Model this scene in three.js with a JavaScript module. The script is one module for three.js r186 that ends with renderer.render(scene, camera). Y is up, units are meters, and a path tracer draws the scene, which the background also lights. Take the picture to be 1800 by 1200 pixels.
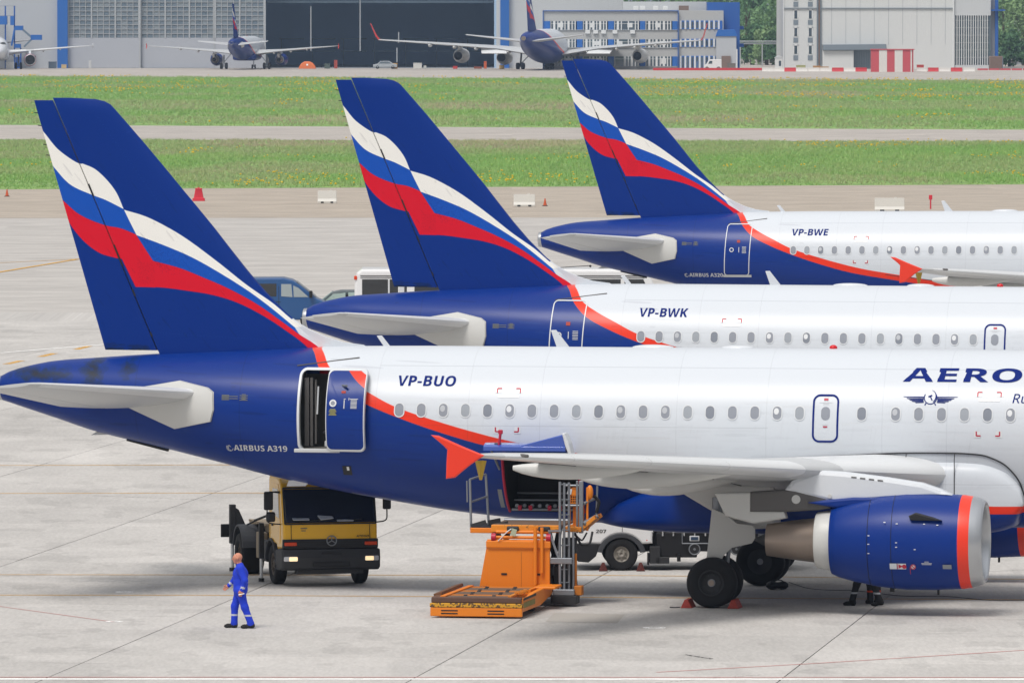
import * as THREE from 'three';
import { mergeGeometries, mergeVertices, toCreasedNormals } from 'three/addons/utils/BufferGeometryUtils.js';
import { RoundedBoxGeometry } from 'three/addons/geometries/RoundedBoxGeometry.js';
import { FontLoader } from 'three/addons/loaders/FontLoader.js';
import { MarchingCubes } from 'three/addons/objects/MarchingCubes.js';
import { Brush, Evaluator, HOLLOW_SUBTRACTION } from 'three-bvh-csg';

// ---------------------------------------------------------------- camera, sky, sun, exposure
const scene = new THREE.Scene();
const EYE = 14.13, LENS = 15500;                       // eye height in metres, focal length in pixels of the 1800 pixel wide picture
const camera = new THREE.PerspectiveCamera(2 * Math.atan(600 / LENS) * 180 / Math.PI, 1.5, 1, 6000);
camera.position.set(0, EYE, 0);
camera.lookAt(0, EYE - 4, -100);
scene.add(camera);
const renderer = new THREE.WebGLRenderer({ antialias: true });
renderer.toneMapping = THREE.LinearToneMapping;
renderer.toneMappingExposure = 1.04;
renderer.shadowMap.enabled = true;

const SUN = new THREE.Vector3(-0.3, 1.0, 0.55).normalize();
{ // bright thin overcast: even cloud, brighter overhead and a broad soft glow round the hidden sun
  const w = 256, h = 128, d = new Float32Array(w * h * 4);
  for (let j = 0; j < h; j++) for (let i = 0; i < w; i++) {
    const phi = (i + 0.5) / w * Math.PI * 2 - Math.PI, el = ((j + 0.5) / h - 0.5) * Math.PI;
    const v = new THREE.Vector3(Math.cos(el) * Math.cos(phi), Math.sin(el), Math.cos(el) * Math.sin(phi));
    const up = Math.max(0, v.y), g = Math.pow(Math.max(0, v.dot(SUN)), 3);
    const cl = 0.04 * Math.sin(v.x * 7 + Math.sin(v.z * 5)) * up;
    const L = 0.27 + 0.46 * up + 0.25 * g + cl;
    const k = (j * w + i) * 4;
    d[k] = L * 0.985; d[k + 1] = L * 1.0; d[k + 2] = L * 1.035; d[k + 3] = 1;
  }
  const t = new THREE.DataTexture(d, w, h, THREE.RGBAFormat, THREE.FloatType);
  t.mapping = THREE.EquirectangularReflectionMapping; t.magFilter = THREE.LinearFilter; t.needsUpdate = true;
  scene.background = t; scene.environment = t;
}
const sun = new THREE.DirectionalLight(0xfff8f0, 2.35);
sun.position.copy(SUN).multiplyScalar(400).add(new THREE.Vector3(0, 0, -260));
sun.target.position.set(0, 0, -260); sun.castShadow = true; sun.shadow.radius = 42;
Object.assign(sun.shadow.camera, { left: -120, right: 120, top: 140, bottom: -140, near: 1, far: 1200 });
sun.shadow.mapSize.set(4096, 4096);
scene.add(sun, sun.target);
scene.fog = new THREE.FogExp2(0xb4cbea, 0.00009);

// ---------------------------------------------------------------- helpers
let seed = 7;
const rnd = () => { seed = (seed + 0x6d2b79f5) | 0; let t = Math.imul(seed ^ (seed >>> 15), 1 | seed); t = (t + Math.imul(t ^ (t >>> 7), 61 | t)) ^ t; return ((t ^ (t >>> 14)) >>> 0) / 4294967296; };
const rr = (a, b) => a + (b - a) * rnd();
const V = (x, y, z) => new THREE.Vector3(x, y, z);
const R = (deg) => deg * Math.PI / 180;
const taken = {};
const numbered = (n) => { const k = taken[n] = (taken[n] ?? -1) + 1; return k ? `${n}_${String(k).padStart(3, '0')}` : n; };
// smooth value noise, tiling with period p
function makeNoise(s0) {
  const N = 256, a = new Float32Array(N * N); let s = s0; const r = () => { s = (Math.imul(s, 1664525) + 1013904223) | 0; return (s >>> 0) / 4294967296; };
  for (let i = 0; i < N * N; i++) a[i] = r();
  return (x, y, p = 256) => {
    const xi = Math.floor(x), yi = Math.floor(y), fx = x - xi, fy = y - yi, u = fx * fx * (3 - 2 * fx), v = fy * fy * (3 - 2 * fy);
    const m = (q) => ((q % p) + p) % p, at = (i, j) => a[m(j) * N + m(i)];
    return (at(xi, yi) * (1 - u) + at(xi + 1, yi) * u) * (1 - v) + (at(xi, yi + 1) * (1 - u) + at(xi + 1, yi + 1) * u) * v;
  };
}
const noise = makeNoise(11), noise2 = makeNoise(97);
const fbm = (x, y, o = 4, n = noise) => { let s = 0, a = 0.5, f = 1; for (let i = 0; i < o; i++) { s += a * n(x * f, y * f); a *= 0.5; f *= 2; } return s; };
const clamp = (x, a = 0, b = 1) => Math.min(b, Math.max(a, x));
const smooth = (a, b, x) => { const t = clamp((x - a) / (b - a)); return t * t * (3 - 2 * t); };
// monotone cubic interpolation through [[x, y], ...]
function curve(pts) {
  const n = pts.length, x = pts.map((p) => p[0]), y = pts.map((p) => p[1]), d = [], m = [];
  for (let i = 0; i < n - 1; i++) d.push((y[i + 1] - y[i]) / (x[i + 1] - x[i]));
  m[0] = d[0]; m[n - 1] = d[n - 2];
  for (let i = 1; i < n - 1; i++) m[i] = d[i - 1] * d[i] <= 0 ? 0 : 2 * d[i - 1] * d[i] / (d[i - 1] + d[i]);
  return (q) => {
    if (q <= x[0]) return y[0]; if (q >= x[n - 1]) return y[n - 1];
    let i = 0; while (q > x[i + 1]) i++;
    const h = x[i + 1] - x[i], t = (q - x[i]) / h, t2 = t * t, t3 = t2 * t;
    return (2 * t3 - 3 * t2 + 1) * y[i] + (t3 - 2 * t2 + t) * h * m[i] + (-2 * t3 + 3 * t2) * y[i + 1] + (t3 - t2) * h * m[i + 1];
  };
}
function dataTex(w, h, f, { srgb = true, repeat = true } = {}) {
  const d = new Uint8Array(w * h * 4);
  for (let j = 0; j < h; j++) for (let i = 0; i < w; i++) { const c = f(i, j), k = (j * w + i) * 4; for (let q = 0; q < 3; q++) d[k + q] = clamp(c[q], 0, 255); d[k + 3] = 255; }
  const t = new THREE.DataTexture(d, w, h, THREE.RGBAFormat); t.magFilter = THREE.LinearFilter;
  if (srgb) t.colorSpace = THREE.SRGBColorSpace;
  if (repeat) t.wrapS = t.wrapT = THREE.RepeatWrapping;
  t.needsUpdate = true; return t;
}
function canvasTex(w, h, draw) {
  const c = document.createElement('canvas'); c.width = w; c.height = h; const g = c.getContext('2d'); draw(g, w, h);
  const t = new THREE.CanvasTexture(c); t.colorSpace = THREE.SRGBColorSpace; t.magFilter = THREE.LinearFilter; return t;
}
const mats = {};
function mat(name, color, roughness = 0.6, o = {}) {
  const m = new THREE.MeshPhysicalMaterial({ name, roughness, metalness: 0, ...o });
  if (color !== null) m.color.set(color);
  mats[name] = m; return m;
}
const plain = (g) => { // position, normal, uv only, without an index
  let q = g.index ? g.toNonIndexed() : g;
  for (const k of Object.keys(q.attributes)) if (!['position', 'normal', 'uv'].includes(k)) q.deleteAttribute(k);
  if (!q.attributes.normal) q.computeVertexNormals();
  if (!q.attributes.uv) q.setAttribute('uv', new THREE.BufferAttribute(new Float32Array(q.attributes.position.count * 2), 2));
  return q;
};
const joined = (gs) => { gs = (Array.isArray(gs) ? gs : [gs]).filter(Boolean).map(plain); return gs.length === 1 ? gs[0] : mergeGeometries(gs); };
const place = (g, x = 0, y = 0, z = 0, rx = 0, ry = 0, rz = 0) => { if (rx || ry || rz) g.applyMatrix4(new THREE.Matrix4().makeRotationFromEuler(new THREE.Euler(rx, ry, rz, 'YXZ'))); return g.translate(x, y, z); };
const box = (w, h, d, x = 0, y = 0, z = 0, rx = 0, ry = 0, rz = 0) => place(new THREE.BoxGeometry(w, h, d), x, y, z, rx, ry, rz);
const rbox = (w, h, d, x = 0, y = 0, z = 0, r = 0.02, rx = 0, ry = 0, rz = 0) => place(new RoundedBoxGeometry(w, h, d, 2, Math.min(r, w / 2.01, h / 2.01, d / 2.01)), x, y, z, rx, ry, rz);
const cylY = (r0, r1, h, x = 0, y = 0, z = 0, seg = 20) => new THREE.CylinderGeometry(r1, r0, h, seg).translate(x, y, z);
const cylX = (r, l, x = 0, y = 0, z = 0, seg = 20, r2 = r) => new THREE.CylinderGeometry(r2, r, l, seg).rotateZ(-Math.PI / 2).translate(x, y, z);
const cylZ = (r, l, x = 0, y = 0, z = 0, seg = 20, r2 = r) => new THREE.CylinderGeometry(r2, r, l, seg).rotateX(Math.PI / 2).translate(x, y, z);
function bar(a, b, r = 0.02, seg = 8) { // straight round bar between two points
  const A = V(...a), B = V(...b), g = new THREE.CylinderGeometry(r, r, A.distanceTo(B), seg);
  g.applyQuaternion(new THREE.Quaternion().setFromUnitVectors(V(0, 1, 0), B.clone().sub(A).normalize()));
  return g.translate((A.x + B.x) / 2, (A.y + B.y) / 2, (A.z + B.z) / 2);
}
function sbar(a, b, w = 0.06, h = w) { // straight square bar between two points
  const A = V(...a), B = V(...b), g = new THREE.BoxGeometry(w, A.distanceTo(B), h);
  g.applyQuaternion(new THREE.Quaternion().setFromUnitVectors(V(0, 1, 0), B.clone().sub(A).normalize()));
  return g.translate((A.x + B.x) / 2, (A.y + B.y) / 2, (A.z + B.z) / 2);
}
const tube = (pts, r = 0.02, seg = 6, n = 0) => new THREE.TubeGeometry(new THREE.CatmullRomCurve3(pts.map((p) => V(...p)), false, 'catmullrom', 0.3), n || pts.length * 6, r, seg, false);
const poly = (pts) => { const s = new THREE.Shape(); pts.forEach((p, i) => (i ? s.lineTo(p[0], p[1]) : s.moveTo(p[0], p[1]))); s.closePath(); return s; };
// outline in x, y pushed along z between z0 and z1
function prism(pts, z0, z1, bevel = 0, holes = []) {
  const s = pts.isShape ? pts : poly(pts); for (const h of holes) s.holes.push(poly(h));
  const b = Math.min(bevel, (z1 - z0) / 2.2);
  return new THREE.ExtrudeGeometry(s, { depth: z1 - z0 - 2 * b, bevelEnabled: b > 0, bevelThickness: b, bevelSize: b, bevelOffset: -b, bevelSegments: 2, curveSegments: 10 }).translate(0, 0, z0 + b);
}
const prismX = (pts, x0, x1, bevel = 0) => prism(pts.map(([z, y]) => [-z, y]), x0, x1, bevel).rotateY(Math.PI / 2); // outline in z, y pushed along x
function rrect(w, h, r, cx = 0, cy = 0, n = 6, m = 4) { // rounded rectangle, its straight sides cut into m pieces
  const p = []; for (const [sx, sy, a0] of [[1, 1, 0], [-1, 1, 90], [-1, -1, 180], [1, -1, 270]]) for (let i = 0; i <= n; i++) { const a = R(a0 + 90 * i / n); p.push([cx + sx * (w / 2 - r) + r * Math.cos(a), cy + sy * (h / 2 - r) + r * Math.sin(a)]); }
  const q = []; p.forEach((a, i) => { q.push(a); if (i % (n + 1) === n) { const b = p[(i + 1) % p.length]; for (let k = 1; k < m; k++) q.push([a[0] + (b[0] - a[0]) * k / m, a[1] + (b[1] - a[1]) * k / m]); } });
  return q;
}
const circ = (r, cx = 0, cy = 0, n = 24) => Array.from({ length: n }, (_, i) => [cx + r * Math.cos(i / n * 2 * Math.PI), cy + r * Math.sin(i / n * 2 * Math.PI)]);
// skin through rings of points; each ring has the same number of points
function loft(rings, { caps = true, crease = 0.7, uv = null, close = true } = {}) {
  const n = rings[0].length, pos = [], idx = [];
  for (const r of rings) for (const p of r) pos.push(p[0], p[1], p[2]);
  for (let i = 0; i < rings.length - 1; i++) for (let j = 0; j < (close ? n : n - 1); j++) {
    const a = i * n + j, b = i * n + (j + 1) % n, c = a + n, d = b + n; idx.push(a, b, d, a, d, c);
  }
  if (caps) for (const [i, flip] of [[0, 1], [rings.length - 1, 0]]) {
    const c = pos.length / 3, ctr = rings[i].reduce((s, p) => [s[0] + p[0] / n, s[1] + p[1] / n, s[2] + p[2] / n], [0, 0, 0]); pos.push(...ctr);
    for (let j = 0; j < n; j++) { const a = i * n + j, b = i * n + (j + 1) % n; flip ? idx.push(c, b, a) : idx.push(c, a, b); }
  }
  let g = new THREE.BufferGeometry(); g.setAttribute('position', new THREE.Float32BufferAttribute(pos, 3)); g.setIndex(idx);
  if (uv) setUV(g, uv);
  // outward faces: the signed volume must be positive
  let vol = 0; for (let i = 0; i < idx.length; i += 3) { const [a, b, c] = [idx[i] * 3, idx[i + 1] * 3, idx[i + 2] * 3]; vol += pos[a] * (pos[b + 1] * pos[c + 2] - pos[b + 2] * pos[c + 1]) - pos[a + 1] * (pos[b] * pos[c + 2] - pos[b + 2] * pos[c]) + pos[a + 2] * (pos[b] * pos[c + 1] - pos[b + 1] * pos[c]); }
  if (vol < 0) { for (let i = 0; i < idx.length; i += 3) { const t = idx[i]; idx[i] = idx[i + 1]; idx[i + 1] = t; } g.setIndex(idx); }
  if (crease) { g = toCreasedNormals(g, crease); } else g.computeVertexNormals();
  return g;
}
function setUV(g, f) { const p = g.attributes.position, u = new Float32Array(p.count * 2); for (let i = 0; i < p.count; i++) { const q = f(p.getX(i), p.getY(i), p.getZ(i)); u[2 * i] = q[0]; u[2 * i + 1] = q[1]; } g.setAttribute('uv', new THREE.BufferAttribute(u, 2)); return g; }
const mirrorZ = (g) => { const q = plain(g.clone()); const p = q.attributes.position, n = q.attributes.normal, u = q.attributes.uv; // mirrored copy with faces turned back outward
  for (let i = 0; i < p.count; i++) { p.setZ(i, -p.getZ(i)); n.setZ(i, -n.getZ(i)); }
  for (const a of [p, n, u]) for (let i = 0; i < a.count; i += 3) for (let k = 0; k < a.itemSize; k++) { const t = a.array[(i + 1) * a.itemSize + k]; a.array[(i + 1) * a.itemSize + k] = a.array[(i + 2) * a.itemSize + k]; a.array[(i + 2) * a.itemSize + k] = t; }
  return q; };
function part(name, gs, m, parent, label) {
  const o = new THREE.Mesh(gs.isBufferGeometry ? gs : joined(gs), m); o.name = name; o.castShadow = o.receiveShadow = true; parent.add(o);
  if (label) o.userData.label = label; return o;
}
// several alike pieces, each a part of its own
const many = (name, gs, m, parent) => gs.forEach((g) => part(name, g, m, parent));
const sub = (name, parent) => { const g = new THREE.Group(); g.name = name; parent.add(g); return g; };
function thing(name, label, category, [x, y, z] = [0, 0, 0], turn = 0, group) {
  const o = new THREE.Group(); o.name = numbered(name); o.position.set(x, y, z); o.rotation.y = turn; scene.add(o);
  o.userData = { label, category }; if (group) o.userData.group = group; return o;
}
function single(name, gs, m, label, category, group, pos) {
  const o = part(numbered(name), gs, m, scene); o.userData = { label, category }; if (group) o.userData.group = group; if (pos) o.position.set(...pos); return o;
}
function struct(name, gs, m) { const o = part(numbered(name), gs, m, scene); o.userData.kind = 'structure'; return o; }
// the point where a line of sight of the photograph meets a given distance: used to lay out far buildings at their true size
const gx = (px, Z) => (px - 900) / LENS * Z, gy = (py, Z) => EYE - (py + 20) / LENS * Z;

// ---------------------------------------------------------------- materials
const grime = dataTex(512, 512, (i, j) => { const a = fbm(i / 32, j / 32, 5, (x, y) => noise(x, y, 16 * 16)), v = 205 + 60 * (a - 0.45); return [v, v, v]; });
const M = {
  white: mat('white gloss paint', '#d3d8de', 0.32, { clearcoat: 0.5, clearcoatRoughness: 0.15 }),
  wing: mat('pale grey wing paint', '#c0c3c5', 0.42),
  slat: mat('white slat paint', '#d9dcde', 0.3),
  fairing: mat('off white fairing paint', '#c9cac8', 0.4),
  blue: mat('blue livery paint', '#002e80', 0.4, { clearcoat: 0.12, clearcoatRoughness: 0.3, specularIntensity: 0.4 }),
  orange: mat('orange red paint', '#e8371c', 0.38),
  metal: mat('bare aluminium', '#b9bcc0', 0.3, { metalness: 0.85 }),
  steel: mat('galvanised steel', '#8b9097', 0.45, { metalness: 0.6 }),
  nozzle: mat('heat stained nozzle metal', '#a3958a', 0.36, { metalness: 0.85 }),
  dark: mat('dark grey paint', '#2a2b2e', 0.6),
  panel: mat('dull grey heat panel', '#5d5b5a', 0.55),
  black: mat('black plastic', '#15161a', 0.55),
  rubber: mat('tyre rubber', '#17171a', 0.85),
  seam: mat('black sealing strip', '#2b2c30', 0.8),
  pane: mat('cabin window pane', '#8d929c', 0.12, { clearcoat: 1 }),
  ring: mat('window surround', '#d4d8dc', 0.4),
  navy: mat('navy lettering', '#0e2674', 0.7, { specularIntensity: 0.2 }),
  red: mat('red marking paint', '#b5163a', 0.45),
  text: mat('pale grey lettering', '#cfd2d6', 0.5),
  blueSkySheen: mat('polished blue door paint', '#2f52ad', 0.22, { clearcoat: 1, clearcoatRoughness: 0.1 }),  // livery blue, lightened in colour to stand in for sky reflection
  khaki: mat('faded yellow print', '#8f8d55', 0.6),
  inner: mat('cabin lining', '#6a6966', 0.7),
  hold: mat('dark hold lining', '#3a3a3c', 0.8),
  glassDark: mat('tinted glass', '#14181d', 0.06, { clearcoat: 1 }),
  yellow: mat('yellow cab paint', '#f2b90c', 0.38, { clearcoat: 0.5 }),
  amber: mat('orange loader paint', '#e07f14', 0.5),
  amberWorn: mat('worn orange loader paint', '#b96d1c', 0.7),
  rust: mat('rusted steel deck', '#6d5848', 0.8),
  chock: mat('faded red rubber', '#a94238', 0.75),
  cloth: mat('blue cloth', '#1743c4', 0.85),
};
const font = await new FontLoader().loadAsync('fonts/droid/droid_sans_bold.typeface.json');
const fontR = await new FontLoader().loadAsync('fonts/droid/droid_sans_regular.typeface.json');
const fontM = await new FontLoader().loadAsync('fonts/droid/droid_sans_mono_regular.typeface.json');
// flat lettering as a shape geometry, x from 0 to width, y from 0 to height
function letters(txt, width, height, f = font, slant = 0, stretch = true) {
  const g = new THREE.ShapeGeometry(f.generateShapes(txt, 1), 6); g.computeBoundingBox(); const b = g.boundingBox;
  g.translate(-b.min.x, -b.min.y, 0); const sx = width / (b.max.x - b.min.x), sy = height / (b.max.y - b.min.y); g.scale(stretch ? sx : sy, sy, 1);
  if (slant) { const p = g.attributes.position; for (let i = 0; i < p.count; i++) p.setX(i, p.getX(i) + slant * p.getY(i)); }
  return g;
}
// ---------------------------------------------------------------- ground
// apron of concrete slabs laid at 7.5 degrees, 7.5 m a side
const GRID = R(7.5), SL = 7.5, gU = [Math.cos(GRID), Math.sin(GRID)], gV = [Math.sin(GRID), -Math.cos(GRID)], G0 = [-9.74, -179.24];
const slabXY = (i, j) => [G0[0] + gU[0] * SL * i + gV[0] * SL * j, G0[1] + gU[1] * SL * i + gV[1] * SL * j];
const APX = 27, APN = -160, APF = -376;
const slabTone = {}; const toneOf = (i, j) => (slabTone[i + ',' + j] ??= rr(-6, 5));
const apronTex = dataTex(2048, 2048, (i, j) => {
  const x = -APX + 2 * APX * i / 2048, z = APN + (APF - APN) * j / 2048, dx = x - G0[0], dz = z - G0[1];
  const u = (dx * gU[0] + dz * gU[1]) / SL, v = (dx * gV[0] + dz * gV[1]) / SL;
  let t = 186 + toneOf(Math.floor(u), Math.floor(v));
  t += 16 * (fbm(x * 0.22 + 40, z * 0.07 + 90, 3) - 0.44) + 12 * (fbm(x * 0.55, z * 0.2 + 30, 3, noise2) - 0.44) + 11 * (noise(i * 0.55, j * 0.3) - 0.5) + 8 * (noise2(i * 0.9, j * 0.9) - 0.5);
  const wear = smooth(0.5, 0.62, fbm(x * 0.5 + 7, z * 0.28 + 3, 3, noise2)); t -= 6 * wear;
  const oil = smooth(0.69, 0.73, noise(x * 1.3 + 70, z * 0.5 + 33) * 0.8 + 0.2 * noise2(x * 5, z * 3)); t -= 9 * oil;
  const pale = smooth(0.66, 0.72, noise2(x * 0.7 + 20, z * 0.5 + 170)); t += 5 * pale;
  return [t * 1.0, t * 0.985, t * 0.965];
});
{ // scuffs, skid streaks and hairline cracks worn into the concrete
  const d = apronTex.image.data, put = (i, j, v) => { if (i < 0 || j < 0 || i > 2047 || j > 2047) return; const k = (j * 2048 + i) * 4; for (let q = 0; q < 3; q++) d[k + q] = clamp(d[k + q] + v, 0, 255); };
  for (let n = 0; n < 520; n++) { const i0 = rr(0, 2048), j0 = Math.pow(rnd(), 1.3) * 2048, len = rr(20, 110), th = rr(0, 2.4), v = rnd() < 0.8 ? -rr(6, 24) : rr(6, 16), sl = rr(-0.04, 0.04); for (let s = 0; s < len; s++) { const f = Math.sin(Math.PI * s / len) * (0.5 + 0.5 * noise(s * 0.2 + n, n)); for (let w = 0; w <= th; w++) put(Math.round(i0 + s), Math.round(j0 + w + s * sl), v * f); } }
  for (let n = 0; n < 26; n++) { let x = rr(0, 2048), y = Math.pow(rnd(), 1.6) * 1600; const dx = rr(-1, 1), dy = rr(0.05, 0.4); for (let s = 0; s < 160; s++) { x += dx + rr(-0.6, 0.6); y += dy * rr(0, 1.4); put(Math.round(x), Math.round(y), -38); } }
}
apronTex.wrapS = apronTex.wrapT = THREE.ClampToEdgeWrapping;
const fineBump = dataTex(512, 512, (i, j) => { const v = 255 * (0.6 * noise(i / 2, j / 2, 256) + 0.4 * noise2(i / 8, j / 8, 64)); return [v, v, v]; }, { srgb: false });
const slabMat = mat('apron concrete', null, 0.9, { map: apronTex });
const apronUV = (x, y, z) => [(x + APX) / (2 * APX), (z - APN) / (APF - APN)];
const apron = new THREE.Group(); apron.name = 'apron'; apron.userData.kind = 'structure'; scene.add(apron);
{
  const base = part('joint_bed', box(120, 0.1, 215, 0, -0.1, -262), mat('dark joint filler', '#4c4a47', 0.95), apron);
  const cells = [];
  for (let i = -14; i < 20; i++) for (let j = -3; j < 27; j++) { const [x, z] = slabXY(i + 0.5, j + 0.5); cells.push([i, j, x, z]); }
  const inside = ([i, j, x, z]) => z < -158 && z > -366 && Math.abs(x) < -z * 0.0581 + 7;
  const seenAt = cells.filter(inside).sort((p, q) => q[3] - p[3]);
  const slab = (i, j) => { const m = 0.0135, c = [[i, j], [i + 1, j], [i + 1, j + 1], [i, j + 1]].map(([a, b], k) => { const [x, z] = slabXY(a + (k === 0 || k === 3 ? 1 : -1) * m / SL, b + (k < 2 ? 1 : -1) * m / SL); return [x, z]; });
    const top = rr(-0.0015, 0.0015); const g = loft([c.map(([x, z]) => [x, -0.06, z]), c.map(([x, z]) => [x, top - 0.006, z]), c.map(([x, z], k) => { const mx = (c[0][0] + c[2][0]) / 2, mz = (c[0][1] + c[2][1]) / 2, s = 1 - 0.01 / (SL / 2); return [mx + (x - mx) * s, top, mz + (z - mz) * s]; })], { crease: 0.5 });
    return setUV(g, apronUV); };
  seenAt.forEach(([i, j], k) => { if (k < 300) part('slab', slab(i, j), slabMat, apron); });
  const rest = [...seenAt.slice(300), ...cells.filter((c) => !inside(c))].map(([i, j]) => slab(i, j));
  part('outer_slabs', joined(rest), slabMat, apron).userData.kind = 'stuff';
}
// the ground all round, then strips on it, each a few millimetres to centimetres above
const farConc = dataTex(1024, 1024, (i, j) => { let t = 180 + 30 * (fbm(i / 60, j / 20, 5) - 0.47) + 26 * (fbm(i / 200, j / 12, 4, noise2) - 0.47) + 10 * (noise(i * 0.7, j * 0.7) - 0.5); return [t, t * 0.98, t * 0.955]; });
const stripUV = (sx, sz) => (x, y, z) => [x / sx, z / sz];
const farMat = mat('far concrete', null, 0.92, { map: farConc });
const tanMat = mat('dusty apron edge', '#f3e9dc', 0.92, { map: farConc });
const pale = mat('pale taxiway concrete', '#f7f3ef', 0.92, { map: farConc });
const grassTex = dataTex(1024, 1024, (i, j) => { const a = fbm(i / 40, j / 14, 5) - 0.47, b = fbm(i / 150, j / 30, 4, noise2) - 0.47, c = noise(i * 0.8, j * 0.8) - 0.5; return [124 + 60 * a + 40 * b + 30 * c, 158 + 55 * a + 30 * b + 28 * c, 84 + 40 * a + 20 * b + 18 * c]; });
const grassMat = mat('grass field', null, 0.95, { map: grassTex });
const flat = (corners, y, uv) => { const g = new THREE.BufferGeometry(); const n = corners.length / 2, pos = [], idx = []; // corners: near edge left to right, then far edge left to right
  for (const [x, z] of corners) pos.push(x, y, z); for (let i = 0; i < n - 1; i++) idx.push(i, i + 1, n + i + 1, i, n + i + 1, n + i);
  g.setAttribute('position', new THREE.Float32BufferAttribute(pos, 3)); g.setIndex(idx); setUV(g, uv); g.computeVertexNormals(); return g; };
struct('ground', flat([[-2500, 300], [2500, 300], [-2500, -5000], [2500, -5000]], -0.3, stripUV(90, 90)), grassMat);
struct('near_ground', flat([[-400, 300], [400, 300], [-400, -158], [400, -158]], -0.012, stripUV(30, 60)), farMat);
struct('apron_wing_left', flat([[-400, -158], [-50, -158], [-400, -352], [-50, -352]], -0.012, stripUV(30, 60)), farMat);
struct('apron_wing_right', flat([[50, -158], [400, -158], [50, -352], [400, -352]], -0.012, stripUV(30, 60)), farMat);
struct('far_apron', flat([[-400, -352], [400, -352], [-400, -596], [400, -612]], -0.012, stripUV(30, 70)), farMat);
struct('apron_edge', flat([[-400, -530], [400, -560], [-400, -700], [400, -730]], -0.006, stripUV(34, 90)), tanMat);
const line = (x, p, q) => p[1] + (q[1] - p[1]) * (x - p[0]) / (q[0] - p[0]);
const edges = { g1: [[-36.1, -621.6], [37, -637.1]], t2: [[-48.2, -826], [47.3, -815]], t1: [[-53.5, -915], [51.3, -884]], ap: [[-83.2, -1425], [78.6, -1358]] };
const eAt = (k, x) => line(x, ...edges[k]);
const strip = (name, a, b, y, m, uv) => struct(name, flat([-420, -140, -60, 0, 60, 140, 420].map((x) => [x, eAt(a, clamp(x, -140, 140))]).concat([-420, -140, -60, 0, 60, 140, 420].map((x) => [x, eAt(b, clamp(x, -140, 140))])), y, uv), m);
strip('near_grass_field', 'g1', 't2', 0.0, grassMat, stripUV(14, 120));
strip('taxiway', 't2', 't1', 0.01, pale, stripUV(40, 120));
strip('far_grass_field', 't1', 'ap', 0.0, grassMat, stripUV(18, 220));
struct('hangar_road', flat([-420, -140, -60, 0, 60, 140, 420].map((x) => [x, eAt('ap', clamp(x, -140, 140)) + 0.5]).concat([-420, -140, -60, 0, 60, 140, 420].map((x) => [x, -1800])), 0.012, stripUV(40, 200)), pale);
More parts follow.
